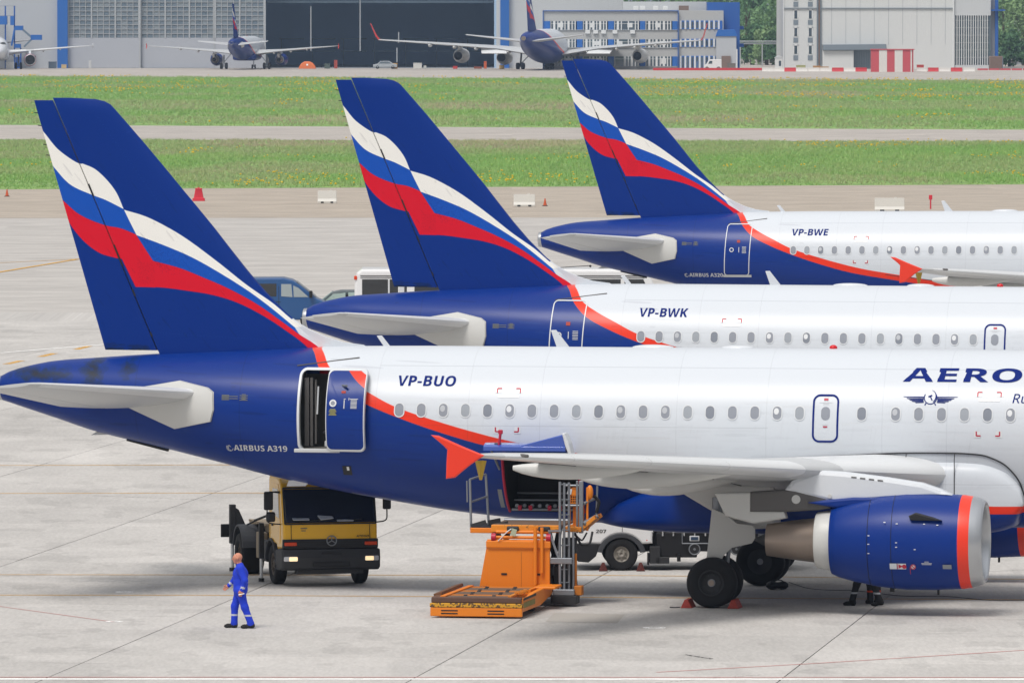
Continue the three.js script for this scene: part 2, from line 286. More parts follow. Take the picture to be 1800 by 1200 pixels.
// grass blades in tufts and dandelions: too many to count
{
  const tuft = (() => { const gs = []; for (let k = 0; k < 5; k++) { const a = k / 5 * 2 * Math.PI, lean = 0.35, g = new THREE.BufferGeometry(); g.setAttribute('position', new THREE.Float32BufferAttribute([Math.cos(a) * 0.05 - 0.05, 0, Math.sin(a) * 0.05, Math.cos(a) * 0.05 + 0.05, 0, Math.sin(a) * 0.05, Math.cos(a) * lean, 0.9 + 0.1 * (k % 2), Math.sin(a) * lean], 3)); g.setIndex([0, 1, 2]); g.computeVertexNormals(); gs.push(plain(g)); } return joined(gs); })();
  const gm = mat('grass blades', '#ffffff', 0.95), fm = mat('dandelion heads', '#d9b411', 0.8);
  const c = new THREE.Color(), m4 = new THREE.Matrix4(), q = new THREE.Quaternion(), up = V(0, 1, 0);
  const fieldOf = (name, za, zb, n, size, label) => {
    const o = new THREE.InstancedMesh(tuft, gm, n); o.name = name;
    for (let i = 0; i < n; i++) {
      const t = rnd(); let z0 = -(600 + 0 * t), x, z; const k = Math.pow(rnd(), 0.9); const xn = rr(-1, 1); const zz = za + (zb - za) * k; x = xn * (-zz * 0.0581 + 12); const lo = eAt(name === 'near_grass' ? 'g1' : 't1', x), hi = eAt(name === 'near_grass' ? 't2' : 'ap', x); z = lo + (hi - lo) * k;
      const pn = fbm(x * 0.05 + 9, z * 0.02, 4), pb = fbm(x * 0.25, z * 0.06, 3, noise2), s = size * (0.5 + 0.9 * pb) * rr(0.6, 1.3) * (k < 0.02 || k > 0.985 ? 0.6 : 1);
      m4.compose(V(x, 0.0, z), q.setFromAxisAngle(up, rr(0, 6.3)), V(s * 1.6, s * rr(0.7, 1.1), s * 1.6)); o.setMatrixAt(i, m4);
      const dry = smooth(0.5, 0.62, pn) + 0.9 * smooth(0.42, 0.6, noise2(x * 0.012, z * 0.022 + 4)); c.setRGB(0.05 * dry + 0.235 + 0.11 * pb + 0.05 * dry + rr(-0.03, 0.03), 0.40 + 0.14 * pb - 0.02 * dry + rr(-0.04, 0.04), 0.12 + 0.05 * pb + 0.075 * dry); o.setColorAt(i, c);
    }
    o.userData = { kind: 'stuff', label, category: 'grass' }; scene.add(o);
  };
  fieldOf('near_grass', -622, -822, 70000, 0.32, 'green grass tufts on the strip beyond the apron');
  fieldOf('far_grass', -900, -1390, 80000, 0.42, 'green grass tufts on the strip before the hangars');
  const head = new THREE.IcosahedronGeometry(1, 0), n = 2600, o = new THREE.InstancedMesh(head, fm, n); o.name = 'dandelions';
  let i = 0, guard = 0; while (i < n && guard++ < 400000) {
    const far = rnd() < 0.6, k = rnd(), za = far ? -900 + -490 * k : -622 - 200 * k, x = rr(-1, 1) * (-za * 0.0581 + 12), lo = eAt(far ? 't1' : 'g1', x), hi = eAt(far ? 'ap' : 't2', x), z = lo + (hi - lo) * k;
    const p = fbm(x * 0.11 + (far ? 50 : 0), z * 0.03, 4, noise2) + (far ? (k > 0.5 ? 0.05 : -0.12) : -0.035); if (p < 0.5 || rnd() > (p - 0.5) * 5) continue;
    const s = far ? rr(0.05, 0.11) : rr(0.04, 0.075); m4.compose(V(x, far ? 0.38 : 0.27, z), q.identity(), V(s * 1.3, s, s * 1.3)); o.setMatrixAt(i++, m4);
  }
  o.count = i; o.userData = { kind: 'stuff', label: 'yellow dandelion heads scattered through both grass strips', category: 'flowers' }; scene.add(o);
}
// painted lines on the apron: sheets a few millimetres thick, worn through in places
const wornAlpha = dataTex(1024, 64, (i, j) => { const v = fbm(i / 14, j / 6, 4) > 0.40 - 0.02 ? 255 : noise(i, j) > 0.5 ? 150 : 60; return [v, v, v]; }, { srgb: false });
const linePaint = (name, c) => mat(name, c, 0.85, { alphaMap: wornAlpha, transparent: true });
const lineYellow = linePaint('worn yellow line paint', '#d2a24e'), lineWhite = linePaint('worn white line paint', '#fbfbf9'), lineRed = linePaint('worn red line paint', '#c08c88');
function painted(name, pts, w, m) { // a ribbon along ground points [x, z]
  const pos = [], idx = [], uv = []; let run = rr(0, 9);
  pts.forEach(([x, z], i) => { const a = pts[Math.max(0, i - 1)], b = pts[Math.min(pts.length - 1, i + 1)], dx = b[0] - a[0], dz = b[1] - a[1], l = Math.hypot(dx, dz); if (i) run += Math.hypot(x - pts[i - 1][0], z - pts[i - 1][1]); pos.push(x - dz / l * w / 2, 0.0055, z + dx / l * w / 2, x + dz / l * w / 2, 0.0055, z - dx / l * w / 2); uv.push(run / 20, 0, run / 20, 1); if (i) idx.push(2 * i - 2, 2 * i - 1, 2 * i, 2 * i - 1, 2 * i + 1, 2 * i); });
  const g = new THREE.BufferGeometry(); g.setAttribute('position', new THREE.Float32BufferAttribute(pos, 3)); g.setAttribute('uv', new THREE.Float32BufferAttribute(uv, 2)); g.setIndex(idx); g.computeVertexNormals();
  return struct(name, g, m);
}
painted('apron_line', [[-22, -212.5], [-12.4, -212.4], [2.1, -212.2], [12, -210.8], [22, -209.4]], 0.16, lineYellow);
painted('apron_line', [[-22, -205.3], [-7.3, -205.2], [11.6, -203.7], [22, -202.8]], 0.17, lineYellow);
painted('apron_line', [[-22, -246.5], [-14.3, -246.7], [14, -247.6]], 0.2, lineYellow);
painted('apron_line', [[-22, -260.9], [-15.2, -261.2], [14, -262.6]], 0.2, lineYellow);
painted('apron_line', [[-60, -180.3], [60, -180.1]], 0.34, lineWhite);
painted('apron_line', [[-22, -180.75], [22, -180.6]], 0.16, lineRed);
painted('apron_line', [[3, -182.0], [6.56, -184.55], [10.94, -188.06], [20, -195.5]], 0.12, lineRed);
painted('apron_line', [[-26, -332], [-19.9, -342.2], [-15.9, -351]], 0.22, lineWhite);
painted('apron_line', [[-29, -418], [-25.6, -439.9], [-22.7, -461.3]], 0.32, lineYellow);
painted('apron_line', [[-34, -446], [-28, -452], [-22.7, -461.3]], 0.22, lineYellow);
for (const p of [[[-18.14, -338.5], [-17.76, -341.7]], [[-19.07, -331.8], [-18.66, -334.9]], [[-17.1, -345.4], [-16.75, -348.6]]]) painted('apron_line', p, 0.3, lineYellow);
painted('apron_line', [[-26, -226.5], [-8.9, -196.5]], 0.07, lineRed);
// patched concrete and small painted marks
const patchMat = mat('patched concrete', '#a9a59f', 0.95);
struct('concrete_patch', flat([[0.75, -196.6], [2.35, -196.2], [0.95, -199.4], [2.55, -198.9]], 0.0042, stripUV(1, 1)), patchMat);
const disc = (x, z, r0, r1, m) => struct('apron_mark', place(new THREE.RingGeometry(r0, r1, 32), 0, 0, 0, -Math.PI / 2).translate(x, 0.0058, z), m);
disc(3.15, -194.7, 0.12, 0.26, lineWhite); disc(-9.1, -206.3, 0.1, 0.22, lineWhite); disc(-8.9, -196.6, 0.1, 0.2, lineWhite);
// ---------------------------------------------------------------- airliners
// own axes of an airliner: x forward, y up from the ground, z to its right wing; x = 0 lies 17.74 m ahead of the end of the tail cone
const cylTop = 5.77, cylBot = 1.65, cylHalf = 1.975;
const tailTop = curve([[-17.7, 4.97], [-17.5, 5.08], [-17, 5.23], [-16.3, 5.36], [-15.4, 5.43], [-14.3, 5.51], [-12.2, 5.63], [-11.08, 5.68], [-8.8, 5.755], [-7, 5.77], [0, 5.77]]);
const tailBot = curve([[-17.7, 4.43], [-17.5, 4.37], [-17, 4.21], [-16.3, 3.99], [-15.4, 3.70], [-13.7, 3.31], [-12.2, 2.95], [-11.08, 2.67], [-8.8, 2.22], [-7.85, 2.07], [-6.86, 1.92], [-6, 1.82], [-5, 1.73], [-3.5, 1.665], [-2, 1.65], [0, 1.65]]);
const tailHalf = curve([[-17.7, 0.26], [-17, 0.47], [-16.3, 0.64], [-14.3, 1.06], [-12.2, 1.46], [-10, 1.76], [-8, 1.91], [-6, 1.968], [-5, 1.975], [0, 1.975]]);
const noseTop = curve([[0, 3.1], [0.1, 3.32], [0.3, 3.55], [1, 4.0], [2, 4.62], [3, 5.28], [4, 5.6], [5.5, 5.75], [6.5, 5.77]]);
const noseBot = curve([[0, 3.1], [0.1, 2.86], [0.3, 2.62], [1, 2.25], [2, 1.95], [3, 1.8], [4, 1.7], [5.5, 1.65], [6.5, 1.65]]);
const noseHalf = curve([[0, 0.02], [0.1, 0.28], [0.3, 0.52], [1, 0.98], [2, 1.4], [3, 1.68], [4, 1.85], [5.5, 1.96], [6.5, 1.975]]);
function section(X, nose) { // [centre height, half height, half width]
  const fromNose = nose - X;
  const t = fromNose < 6.5 ? noseTop(fromNose) : tailTop(X), b = fromNose < 6.5 ? noseBot(fromNose) : tailBot(X), a = fromNose < 6.5 ? noseHalf(fromNose) : tailHalf(X);
  return [(t + b) / 2, (t - b) / 2, a];
}
const skinZ = (X, Y, nose = 16.1) => { const [c, b, a] = section(X, nose), q = clamp((Y - c) / b, -0.999, 0.999); return a * Math.sqrt(1 - q * q); };
// a flat shape in x, y wrapped on the right side of the hull, standing out by `off`
function wrap(g, X, Y, off = 0.008, nose = 16.1) {
  const p = g.attributes.position;
  for (let i = 0; i < p.count; i++) { const x = X + p.getX(i), y = Y + p.getY(i), e = 0.01; p.setXYZ(i, x, y, skinZ(x, y, nose) + off * Math.hypot(1, (skinZ(x, y + e, nose) - skinZ(x, y - e, nose)) / (2 * e))); }
  g.computeVertexNormals(); return g;
}
// ring between two outlines as a grid that follows the hull
function ringOn(outer, inner, X, Y, off, nose) {
  const n = outer.length, pos = [], idx = [], uv = [];
  for (let i = 0; i < n; i++) for (const o of [outer[i], inner[i]]) pos.push(o[0], o[1], 0);
  for (let i = 0; i < n; i++) { const a = 2 * i, b = 2 * ((i + 1) % n); idx.push(a, b, a + 1, b, b + 1, a + 1); }
  const g = new THREE.BufferGeometry(); g.setAttribute('position', new THREE.Float32BufferAttribute(pos, 3)); g.setIndex(idx); return wrap(g, X, Y, off, nose);
}
function patchOn(outline, X, Y, off, nose, rings = 4) { // filled outline, star shaped about 0, 0, with inner rings so that it follows the curve
  const n = outline.length, pos = [0, 0, 0], idx = [];
  for (let k = 1; k <= rings; k++) for (const o of outline) pos.push(o[0] * k / rings, o[1] * k / rings, 0);
  for (let i = 0; i < n; i++) { const j = (i + 1) % n; idx.push(0, 1 + i, 1 + j); for (let k = 0; k < rings - 1; k++) { const a = 1 + k * n + i, b = 1 + k * n + j; idx.push(a, a + n, b, b, a + n, b + n); } }
  const g = new THREE.BufferGeometry(); g.setAttribute('position', new THREE.Float32BufferAttribute(pos, 3)); g.setIndex(idx); return wrap(g, X, Y, off, nose);
}
const shiftOutline = (o, dx, dy) => o.map(([x, y]) => [x + dx, y + dy]);

// ---- livery, painted on flat side views in metres
const stripeUp = [[-10.25, 6.1], [-9.95, 5.76], [-9.75, 5.6], [-9.5, 5.29], [-9.1, 5.04], [-8.48, 4.73], [-7.86, 4.43], [-6.71, 4.06], [-5.2, 3.67], [-4.0, 3.46], [0, 2.85], [3, 2.5], [6.2, 2.25], [30, 2.2]];
const stripeLo = [[-10.6, 6.1], [-10.2, 5.76], [-9.98, 5.6], [-9.74, 5.25], [-9.35, 4.88], [-8.6, 4.5], [-7.9, 4.22], [-6.8, 3.85], [-5.6, 3.52], [-4, 3.24], [0, 2.65], [3, 2.32], [6.2, 2.07], [30, 2.02]];
function smoothLine(g, pts, X, Y, first) {
  const c = new THREE.CatmullRomCurve3(pts.map((p) => V(p[0], p[1], 0)), false, 'centripetal').getPoints(pts.length * 12);
  c.forEach((p, i) => (i || !first ? g.lineTo(X(p.x), Y(p.y)) : g.moveTo(X(p.x), Y(p.y))));
}
const paneB = mat('cabin window pane, paler', '#9aa0a8', 0.12, { clearcoat: 1 }), paneC = mat('cabin window pane, darker', '#7e848f', 0.12, { clearcoat: 1 }), glintA = mat('painted pane reflection', '#d9dcdf', 0.5), glintB = mat('half painted pane reflection', '#b3b7bd', 0.5);  // the last two are pale tones for reflections painted on panes
const LIVERY = { blue: '#002e80', white: '#cfd5dc', orange: '#e5361d', flagBlue: '#1450b2', flagRed: '#d3142c', flagWhite: '#ecebe6' };
function hullTexture(soot) {
  return canvasTex(2048, 512, (g, w, h) => {
    const X = (x) => (x + 17.8) / 24 * w, Y = (y) => (6.0 - y) / 4.5 * h;
    g.fillStyle = LIVERY.white; g.fillRect(0, 0, w, h);
    g.fillStyle = LIVERY.blue; g.beginPath(); g.moveTo(-5, -5); smoothLine(g, stripeLo, X, Y, false); g.lineTo(w + 5, h + 5); g.lineTo(-5, h + 5); g.fill();
    g.fillStyle = LIVERY.orange; g.beginPath(); smoothLine(g, stripeLo, X, Y, true); smoothLine(g, [...stripeUp].reverse(), X, Y, false); g.fill();
    // skin joints, rivet rows and faint dirt streaks
    g.lineWidth = 1;
    for (const x of [-14.2, -11.6, -8.3, -6.1, -4.4, -1.2, 0.9, 3.6, 5.1]) { g.strokeStyle = x < -9 ? 'rgba(0,0,20,.22)' : 'rgba(70,75,85,.11)'; g.beginPath(); g.moveTo(X(x), 0); g.lineTo(X(x), h); g.stroke(); }
    for (const y of [4.0, 5.35, 2.75]) { g.strokeStyle = 'rgba(70,75,85,.24)'; g.beginPath(); g.moveTo(X(-8.3), Y(y)); g.lineTo(X(y === 4.0 ? 0.95 : 9), Y(y)); g.stroke(); }
    for (let i = 0; i < 260; i++) { const x = rr(-9, 6.2), y = rr(2.1, 4.3), l = rr(0.05, 0.5); g.strokeStyle = `rgba(90,88,82,${rr(0.01, 0.035)})`; g.lineWidth = rr(1, 3); g.beginPath(); g.moveTo(X(x), Y(y)); g.lineTo(X(x - l * 0.15), Y(y - l)); g.stroke(); }
    for (let i = 0; i < 420; i++) { const x = rr(-9, 6.2), y = rr(1.7, 4.6); g.fillStyle = `rgba(80,80,78,${rr(0.01, 0.032)})`; g.beginPath(); g.ellipse(X(x), Y(y), rr(4, 60), rr(1, 5), 0, 0, 7); g.fill(); }
    for (let i = 0; i < 160; i++) { const x = rr(-17, -7), y = rr(3, 5.5); g.fillStyle = rnd() < 0.5 ? `rgba(0,0,10,${rr(0.03, 0.09)})` : `rgba(150,160,190,${rr(0.02, 0.05)})`; g.beginPath(); g.ellipse(X(x), Y(y), rr(3, 50), rr(1, 4), 0.06, 0, 7); g.fill(); }
    if (soot) { // exhaust soot smeared on the tail cone
      for (const [x0, x1, y0, y1, n] of [[-17.3, -15.9, 4.92, 5.2, 150], [-15.55, -15.05, 4.8, 5.42, 110], [-14.6, -14.3, 4.95, 5.5, 40]])
        for (let i = 0; i < n; i++) { const x = (x0 + x1) / 2 + (rnd() + rnd() - 1) * (x1 - x0) / 1.6, y = (y0 + y1) / 2 + (rnd() + rnd() - 1) * (y1 - y0) / 1.7; g.fillStyle = `rgba(38,35,36,${rr(0.04, 0.17)})`; g.beginPath(); g.ellipse(X(x), Y(y), rr(2, 15), rr(2, 9), rr(0, 3), 0, 7); g.fill(); }
    }
  });
}
const finTexture = canvasTex(1024, 768, (g, w, h) => {
  const X = (x) => (x + 17.2) / 8.5 * w, Y = (y) => (11.6 - y) / 6.4 * h;
  const fill = (c, ...lines) => { g.fillStyle = c; g.beginPath(); lines.forEach((l, i) => smoothLine(g, l, X, Y, i === 0)); g.closePath(); g.fill(); };
  const wTopA1 = [[-16.75, 10.9], [-16.59, 10.71], [-16.27, 10.34], [-15.75, 10.01], [-15.67, 10.01]], wTopA2 = [[-15.67, 10.01], [-15.38, 9.89], [-15.07, 9.62], [-14.84, 9.32], [-14.67, 8.94]];
  const wBotA = [[-16.6, 10.2], [-16.34, 9.87], [-15.98, 9.51], [-15.41, 9.26], [-15.13, 9.16], [-14.67, 8.94]], bBotA = [[-16.4, 9.36], [-16.13, 9.11], [-15.76, 8.81], [-15.13, 8.56], [-14.75, 8.49], [-14.38, 8.35]];
  const rBotA = [[-16.1, 8.75], [-15.88, 8.42], [-15.58, 8.11], [-15.24, 7.89], [-14.84, 7.78]];
  const wTopB = [[-14.67, 8.93], [-14.1, 8.76], [-13.3, 8.35], [-12.5, 7.79], [-11.71, 7.18], [-11.08, 6.74], [-10.66, 6.38], [-10.4, 6.2]], wBotB = [[-14.36, 8.33], [-13.76, 8.12], [-13.07, 7.84], [-12.5, 7.54], [-11.65, 7.02], [-11.08, 6.6], [-10.57, 6.18]];
  const bBotB = [[-13.96, 7.73], [-13.3, 7.56], [-12.73, 7.34], [-12.16, 7.1], [-11.48, 6.74], [-10.91, 6.35], [-10.46, 6.02], [-9.98, 5.68], [-9.7, 5.2]], rBotB = [[-14.39, 7.11], [-13.76, 7.1], [-13.13, 7.03], [-12.5, 6.93], [-11.93, 6.76], [-11.37, 6.49], [-10.8, 6.13], [-10.23, 5.68], [-9.95, 5.2]];
  g.fillStyle = LIVERY.blue; g.fillRect(0, 0, w, h);
  fill(LIVERY.white, [[-10.66, 6.36], [-10.46, 6.02], [-9.98, 5.68], [-9.7, 5.1]], [[-8, 5.1], [-8, 6.6], [-10.6, 6.42]]);
  fill(LIVERY.flagWhite, wTopB, [...wBotB].reverse());
  fill(LIVERY.flagBlue, wBotB, [...bBotB.slice(0, 7)].reverse());
  fill(LIVERY.flagRed, bBotB, [...rBotB].reverse());
  g.fillStyle = LIVERY.flagRed; g.beginPath(); [[-14.84, 8.0], [-14.38, 8.35], [-13.96, 7.73], [-13.9, 7.1], [-14.39, 7.11]].forEach((p, i) => (i ? g.lineTo(X(p[0]), Y(p[1])) : g.moveTo(X(p[0]), Y(p[1])))); g.fill();
  fill(LIVERY.flagWhite, wTopA1, wTopA2, [...wBotA].reverse());
  fill(LIVERY.flagBlue, wBotA, [[-14.67, 8.94], [-14.38, 8.35]], [...bBotA].reverse());
  fill(LIVERY.flagRed, bBotA, [[-14.38, 8.35], [-13.96, 7.73]], [[-13.96, 7.73], [-14.2, 7.72], [-14.84, 7.78]], [...rBotA].reverse());
  // dot print where the flag folds, rivet rows, scuffs
  for (let i = 0; i < 900; i++) { const t = rnd(), x = -14.38 + 0.5 * t + rr(0, 1.3) * rnd(), y = 8.3 - 0.62 * t - rnd() * 0.3 * t; g.fillStyle = 'rgba(9,20,90,.35)'; if (x > -14.3 + (8.3 - y) * 0.66 && y < 8.05 - (x + 13.6) * 0.4) g.fillRect(X(x), Y(y), 1.3, 1.3); }
  for (let i = 0; i < 500; i++) { const x = -14.35 + rr(0, 0.42), y = 7.2 + rr(0, 0.5); g.fillStyle = 'rgba(150,12,34,.3)'; g.fillRect(X(x), Y(y), 1.3, 1.3); }
  g.fillStyle = 'rgba(200,210,235,.33)';
  const row = (a, b, n) => { for (let i = 0; i < n; i++) { const t = i / n; g.fillRect(X(a[0] + (b[0] - a[0]) * t), Y(a[1] + (b[1] - a[1]) * t), 1.2, 1.2); } };
  row([-15.3, 11.1], [-11.6, 6.1], 60); row([-14.1, 6.05], [-10.3, 5.85], 50); row([-12.4, 9.0], [-12.2, 8.8], 6); row([-14.6, 10.75], [-14.4, 10.85], 6); row([-13.0, 9.1], [-12.85, 9.2], 5); row([-11.3, 7.3], [-11.1, 7.4], 5);
  for (let i = 0; i < 160; i++) { g.fillStyle = `rgba(0,0,20,${rr(0.02, 0.08)})`; g.beginPath(); g.ellipse(X(rr(-16.5, -10)), Y(rr(5.7, 11.4)), rr(2, 26), rr(1, 3), 0.9, 0, 7); g.fill(); }
  for (let i = 0; i < 200; i++) { g.fillStyle = `rgba(30,28,30,${rr(0.05, 0.16)})`; g.beginPath(); g.ellipse(X(rr(-15.15, -14.1)), Y(5.58 + rr(0, 0.22) * rnd()), rr(2, 14), rr(1, 4), 0, 0, 7); g.fill(); }
});
const paint = { clearcoat: 0.14, clearcoatRoughness: 0.2, specularIntensity: 0.4 };
const hullMat = { clean: mat('hull livery', null, 0.38, { ...paint, map: hullTexture(false) }), sooty: mat('hull livery with soot', null, 0.38, { ...paint, map: hullTexture(true) }) };
const finMat = mat('tail fin livery', null, 0.45, { specularIntensity: 0.3, map: finTexture });
const hullUV = (x, y) => [(x + 17.8) / 24, (y - 1.5) / 4.5], finUV = (x, y) => [(x + 17.2) / 8.5, (y - 5.2) / 6.4];
hullMat.clean.map.wrapS = hullMat.clean.map.wrapT = hullMat.sooty.map.wrapS = hullMat.sooty.map.wrapT = THREE.ClampToEdgeWrapping;

function hullGeometry(nose, nx = 120, nr = 72) {
  const xs = []; for (let i = 0; i <= 60; i++) xs.push(-17.7 + 14.2 * i / 60);
  for (let x = -3; x < nose - 6.5; x += 0.9) xs.push(x);
  for (let i = 0; i <= 26; i++) { const t = 1 - i / 26; xs.push(nose - 6.5 * t * t); }
  return loft(xs.map((x) => { const [c, b, a] = section(x, nose); return Array.from({ length: nr }, (_, j) => { const q = j / nr * 2 * Math.PI; return [x, c + b * Math.sin(q), a * Math.cos(q)]; }); }), { crease: 0, uv: hullUV });
}
// aerofoil ring between chord fractions c0 and c1: [fraction, offset] pairs, upper side from aft to front, then lower side
function foil(c0, c1, tc, camber = 0.012, n = 12, off = 0) {
  const t = (c) => 5 * tc * (0.2969 * Math.sqrt(c) - 0.126 * c - 0.3516 * c * c + 0.2843 * c ** 3 - 0.1036 * c ** 4), m = (c) => camber * 4 * c * (1 - c);
  const up = [], lo = [];
  for (let i = 0; i <= n; i++) { const c = c0 + (c1 - c0) * (1 - Math.cos(Math.PI * i / n / 2)); up.push([c, m(c) + t(c) + off]); lo.push([c, m(c) - t(c) - off]); }
  return [...up.reverse(), ...lo.slice(c0 === 0 ? 1 : 0)];
}
// flying surface whose sections lie at [z, x of leading edge, chord, y, thickness ratio, nose-up degrees]
function surface(st, c0, c1, { off = 0, camber = 0.012, n = 12 } = {}) {
  return loft(st.map(([z, xl, ch, y, tc, tw = 0]) => foil(c0, c1, tc, camber, n, off / ch).map(([c, v]) => { const dx = -c * ch, dy = v * ch, a = R(tw); return [xl + dx * Math.cos(a) - dy * Math.sin(a) - (off && c === 0 ? -off : 0), y + dx * Math.sin(a) + dy * Math.cos(a), z]; })), { crease: 0.6 });
}
const between = (st, z) => { let i = 0; while (i < st.length - 2 && z > st[i + 1][0]) i++; const t = (z - st[i][0]) / (st[i + 1][0] - st[i][0]); return st[i].map((v, k) => v + (st[i + 1][k] - v) * t); };
const WING = [[0, 5.2, 6.8, 2.78, 0.15, 2.5], [1.9, 5.25, 6.55, 2.94, 0.15, 2.5], [2.6, 4.6, 5.9, 3.0, 0.148, 2.2], [3.6, 3.98, 5.3, 3.08, 0.138, 1.8], [6.4, 2.49, 3.84, 3.29, 0.118, 1], [12.5, -0.68, 2.52, 3.78, 0.11, 0], [15.6, -2.29, 1.5, 4.01, 0.105, -0.5], [16.5, -2.77, 0.85, 4.08, 0.1, -1], [16.98, -3.05, 0.6, 4.12, 0.09, -1]];
const STAB = [[0.5, -12.25, 3.75, 4.62, 0.11, 5.5], [6.0, -15.3, 1.38, 5.07, 0.1, 5.5], [6.2, -15.55, 1.05, 5.08, 0.07, 5.5]];
const cache = {};
const once = (k, f) => (cache[k] ??= f());
const onSide = (side, k, f) => (side > 0 ? once(k, f) : once(k + ' mirrored', () => mirrorZ(once(k, f))));

function engine(parent, side, dX, plainBlue) {
  const e = sub('engine', parent); e.position.x = dX;
  const L = (k, pts, seg = 56) => onSide(side, 'engine ' + k, () => { const g = new THREE.LatheGeometry(pts.map(([x, r]) => new THREE.Vector2(r, x)), seg); g.rotateZ(-Math.PI / 2); return g.translate(0, 1.665, 5.75); });
  part('nacelle', L('nacelle', [[3.0, 0.72], [2.99, 0.76], [3.15, 0.83], [3.5, 0.925], [4.1, 1.04], [4.7, 1.095], [5.3, 1.095], [5.96, 1.06]]), M.blue, e);
  part('red_band', L('band', [[5.95, 1.062], [6.0, 1.06], [6.2, 1.03], [6.21, 1.02]]), M.orange, e);
  part('inlet_lip', L('lip', [[6.2, 1.03], [6.33, 0.995], [6.43, 0.955], [6.485, 0.905], [6.48, 0.87], [6.42, 0.84], [6.25, 0.82]]), M.metal, e);
  part('inlet_duct', L('duct', [[6.26, 0.822], [5.9, 0.83], [5.4, 0.86], [5.38, 0.02]]), M.dark, e);
  part('fan', onSide(side, 'fan', () => joined([...Array.from({ length: 18 }, (_, i) => { const a = i / 18 * 2 * Math.PI; return box(0.02, 0.62, 0.22, 0, 0.53, 0, 0, R(35), 0).rotateX(a).translate(5.5, 1.665, 5.75); }), new THREE.ConeGeometry(0.26, 0.55, 24).rotateZ(-Math.PI / 2).translate(5.75, 1.665, 5.75)])), M.panel, e);
  part('rear_duct', L('rear duct', [[3.02, 0.74], [3.3, 0.72], [3.4, 0.5]]), M.dark, e);
  part('core_cowl', L('core', [[2.62, 0.60], [2.64, 0.63], [2.8, 0.66], [3.05, 0.69], [3.35, 0.7]]), M.fairing, e);
  part('exhaust_nozzle', L('nozzle', [[1.5, 0.335], [1.49, 0.36], [1.7, 0.39], [2.2, 0.46], [2.66, 0.51], [2.68, 0.6]]), M.nozzle, e);
  part('exhaust_plug', L('plug', [[1.2, 0.02], [1.35, 0.1], [1.6, 0.2], [2.0, 0.26], [2.4, 0.28], [2.42, 0.34], [1.52, 0.33]]), M.dark, e);
  part('nacelle_chine', onSide(side, 'chine', () => prism([[4.85, 2.3], [5.0, 2.37], [5.4, 2.27], [5.6, 2.2], [4.9, 2.2]], 6.6, 6.8, 0.02)), M.black, e);
  part('drain_mast', onSide(side, 'mast', () => plain(box(0.05, 0.14, 0.04, 5.4, 0.53, 5.75))), M.black, e); part('drain_mast', onSide(side, 'mast b', () => plain(box(0.1, 0.08, 0.08, 4.35, 0.56, 5.75))), M.black, e);
  const P = [[5.75, 2.72], [5.5, 2.84], [5.05, 2.99], [4.3, 3.1], [3.3, 3.22], [2.7, 3.26], [2.1, 3.05], [1.9, 2.8], [2.6, 2.62], [3.1, 2.5], [4.2, 2.6], [5.2, 2.66]];
  part('pylon', onSide(side, 'pylon', () => prism(P, 5.53, 5.97, 0.1)), M.white, e);
  part('pylon_heat_panel', onSide(side, 'heat panel', () => prism([[2.95, 2.75], [2.4, 2.84], [1.9, 2.81], [1.12, 2.75], [1.12, 2.3], [2.0, 2.31], [2.7, 2.36], [2.95, 2.4]], 5.55, 5.95, 0.05)), M.panel, e);
  part('pylon_tail', onSide(side, 'pylon tail', () => prism([[0.3, 2.72], [1.14, 2.74], [1.14, 2.32], [1.9, 2.32], [1.95, 2.16], [1.2, 2.03], [0.55, 2.2]], 5.57, 5.93, 0.05)), M.fairing, e);
  part('nacelle_tail', onSide(side, 'nacelle tail', () => prism([[2.45, 2.53], [2.9, 2.6], [3.5, 2.66], [4.2, 2.66], [4.2, 2.5], [3.1, 2.42], [2.8, 2.47]], 5.6, 6.1, 0.05)), M.blue, e);
  if (side > 0) {
    many('vent_mark', once('vent marks', () => [0, 1, 2, 3].map((i) => box(0.12, 0.03, 0.012, 3.5 + 0.2 * i, 3.11 - 0.022 * i, 5.972, 0, 0, -0.1))), M.panel, e);
    many('access_disc', once('access disc', () => [cylZ(0.1, 0.03, 2.18, 2.6, 5.96, 24), cylZ(0.05, 0.04, 2.95, 2.68, 5.97, 16)]), M.fairing, e);
    const rim = (x, y, o) => [x, y, 5.75 + Math.sqrt(Math.max(0.01, 1.095 ** 2 - (y - 1.665) ** 2)) + o];
    const decal = (g, x0, y0, o = 0.012) => { const p = g.attributes.position; for (let i = 0; i < p.count; i++) p.setXYZ(i, ...rim(x0 + p.getX(i), y0 + p.getY(i), o)); g.computeVertexNormals(); return g; };
    const plate = (w, h) => new THREE.PlaneGeometry(w, h, 4, 4);
    many('warning_plate', once('e1', () => [decal(plate(0.16, 0.13), 4.5, 1.16), decal(plate(0.2, 0.13), 4.69, 1.16), decal(new THREE.CircleGeometry(0.062, 20), 4.95, 1.15)]), M.white, e);
    many('warning_symbol', once('e2', () => ([decal(plate(0.015, 0.12), 4.595, 1.16, 0.018), decal(new THREE.CircleGeometry(0.05, 16), 4.75, 1.155, 0.018), decal(new THREE.ShapeGeometry(poly([[0, 0.05], [0.1, 0], [0, -0.05]])), 4.62, 1.16, 0.018), decal(new THREE.RingGeometry(0.042, 0.06, 20), 4.95, 1.15, 0.018), decal(plate(0.02, 0.1).rotateZ(0.8), 4.95, 1.15, 0.018), decal(plate(0.012, 0.16), 4.88, 1.06)])), M.red, e);
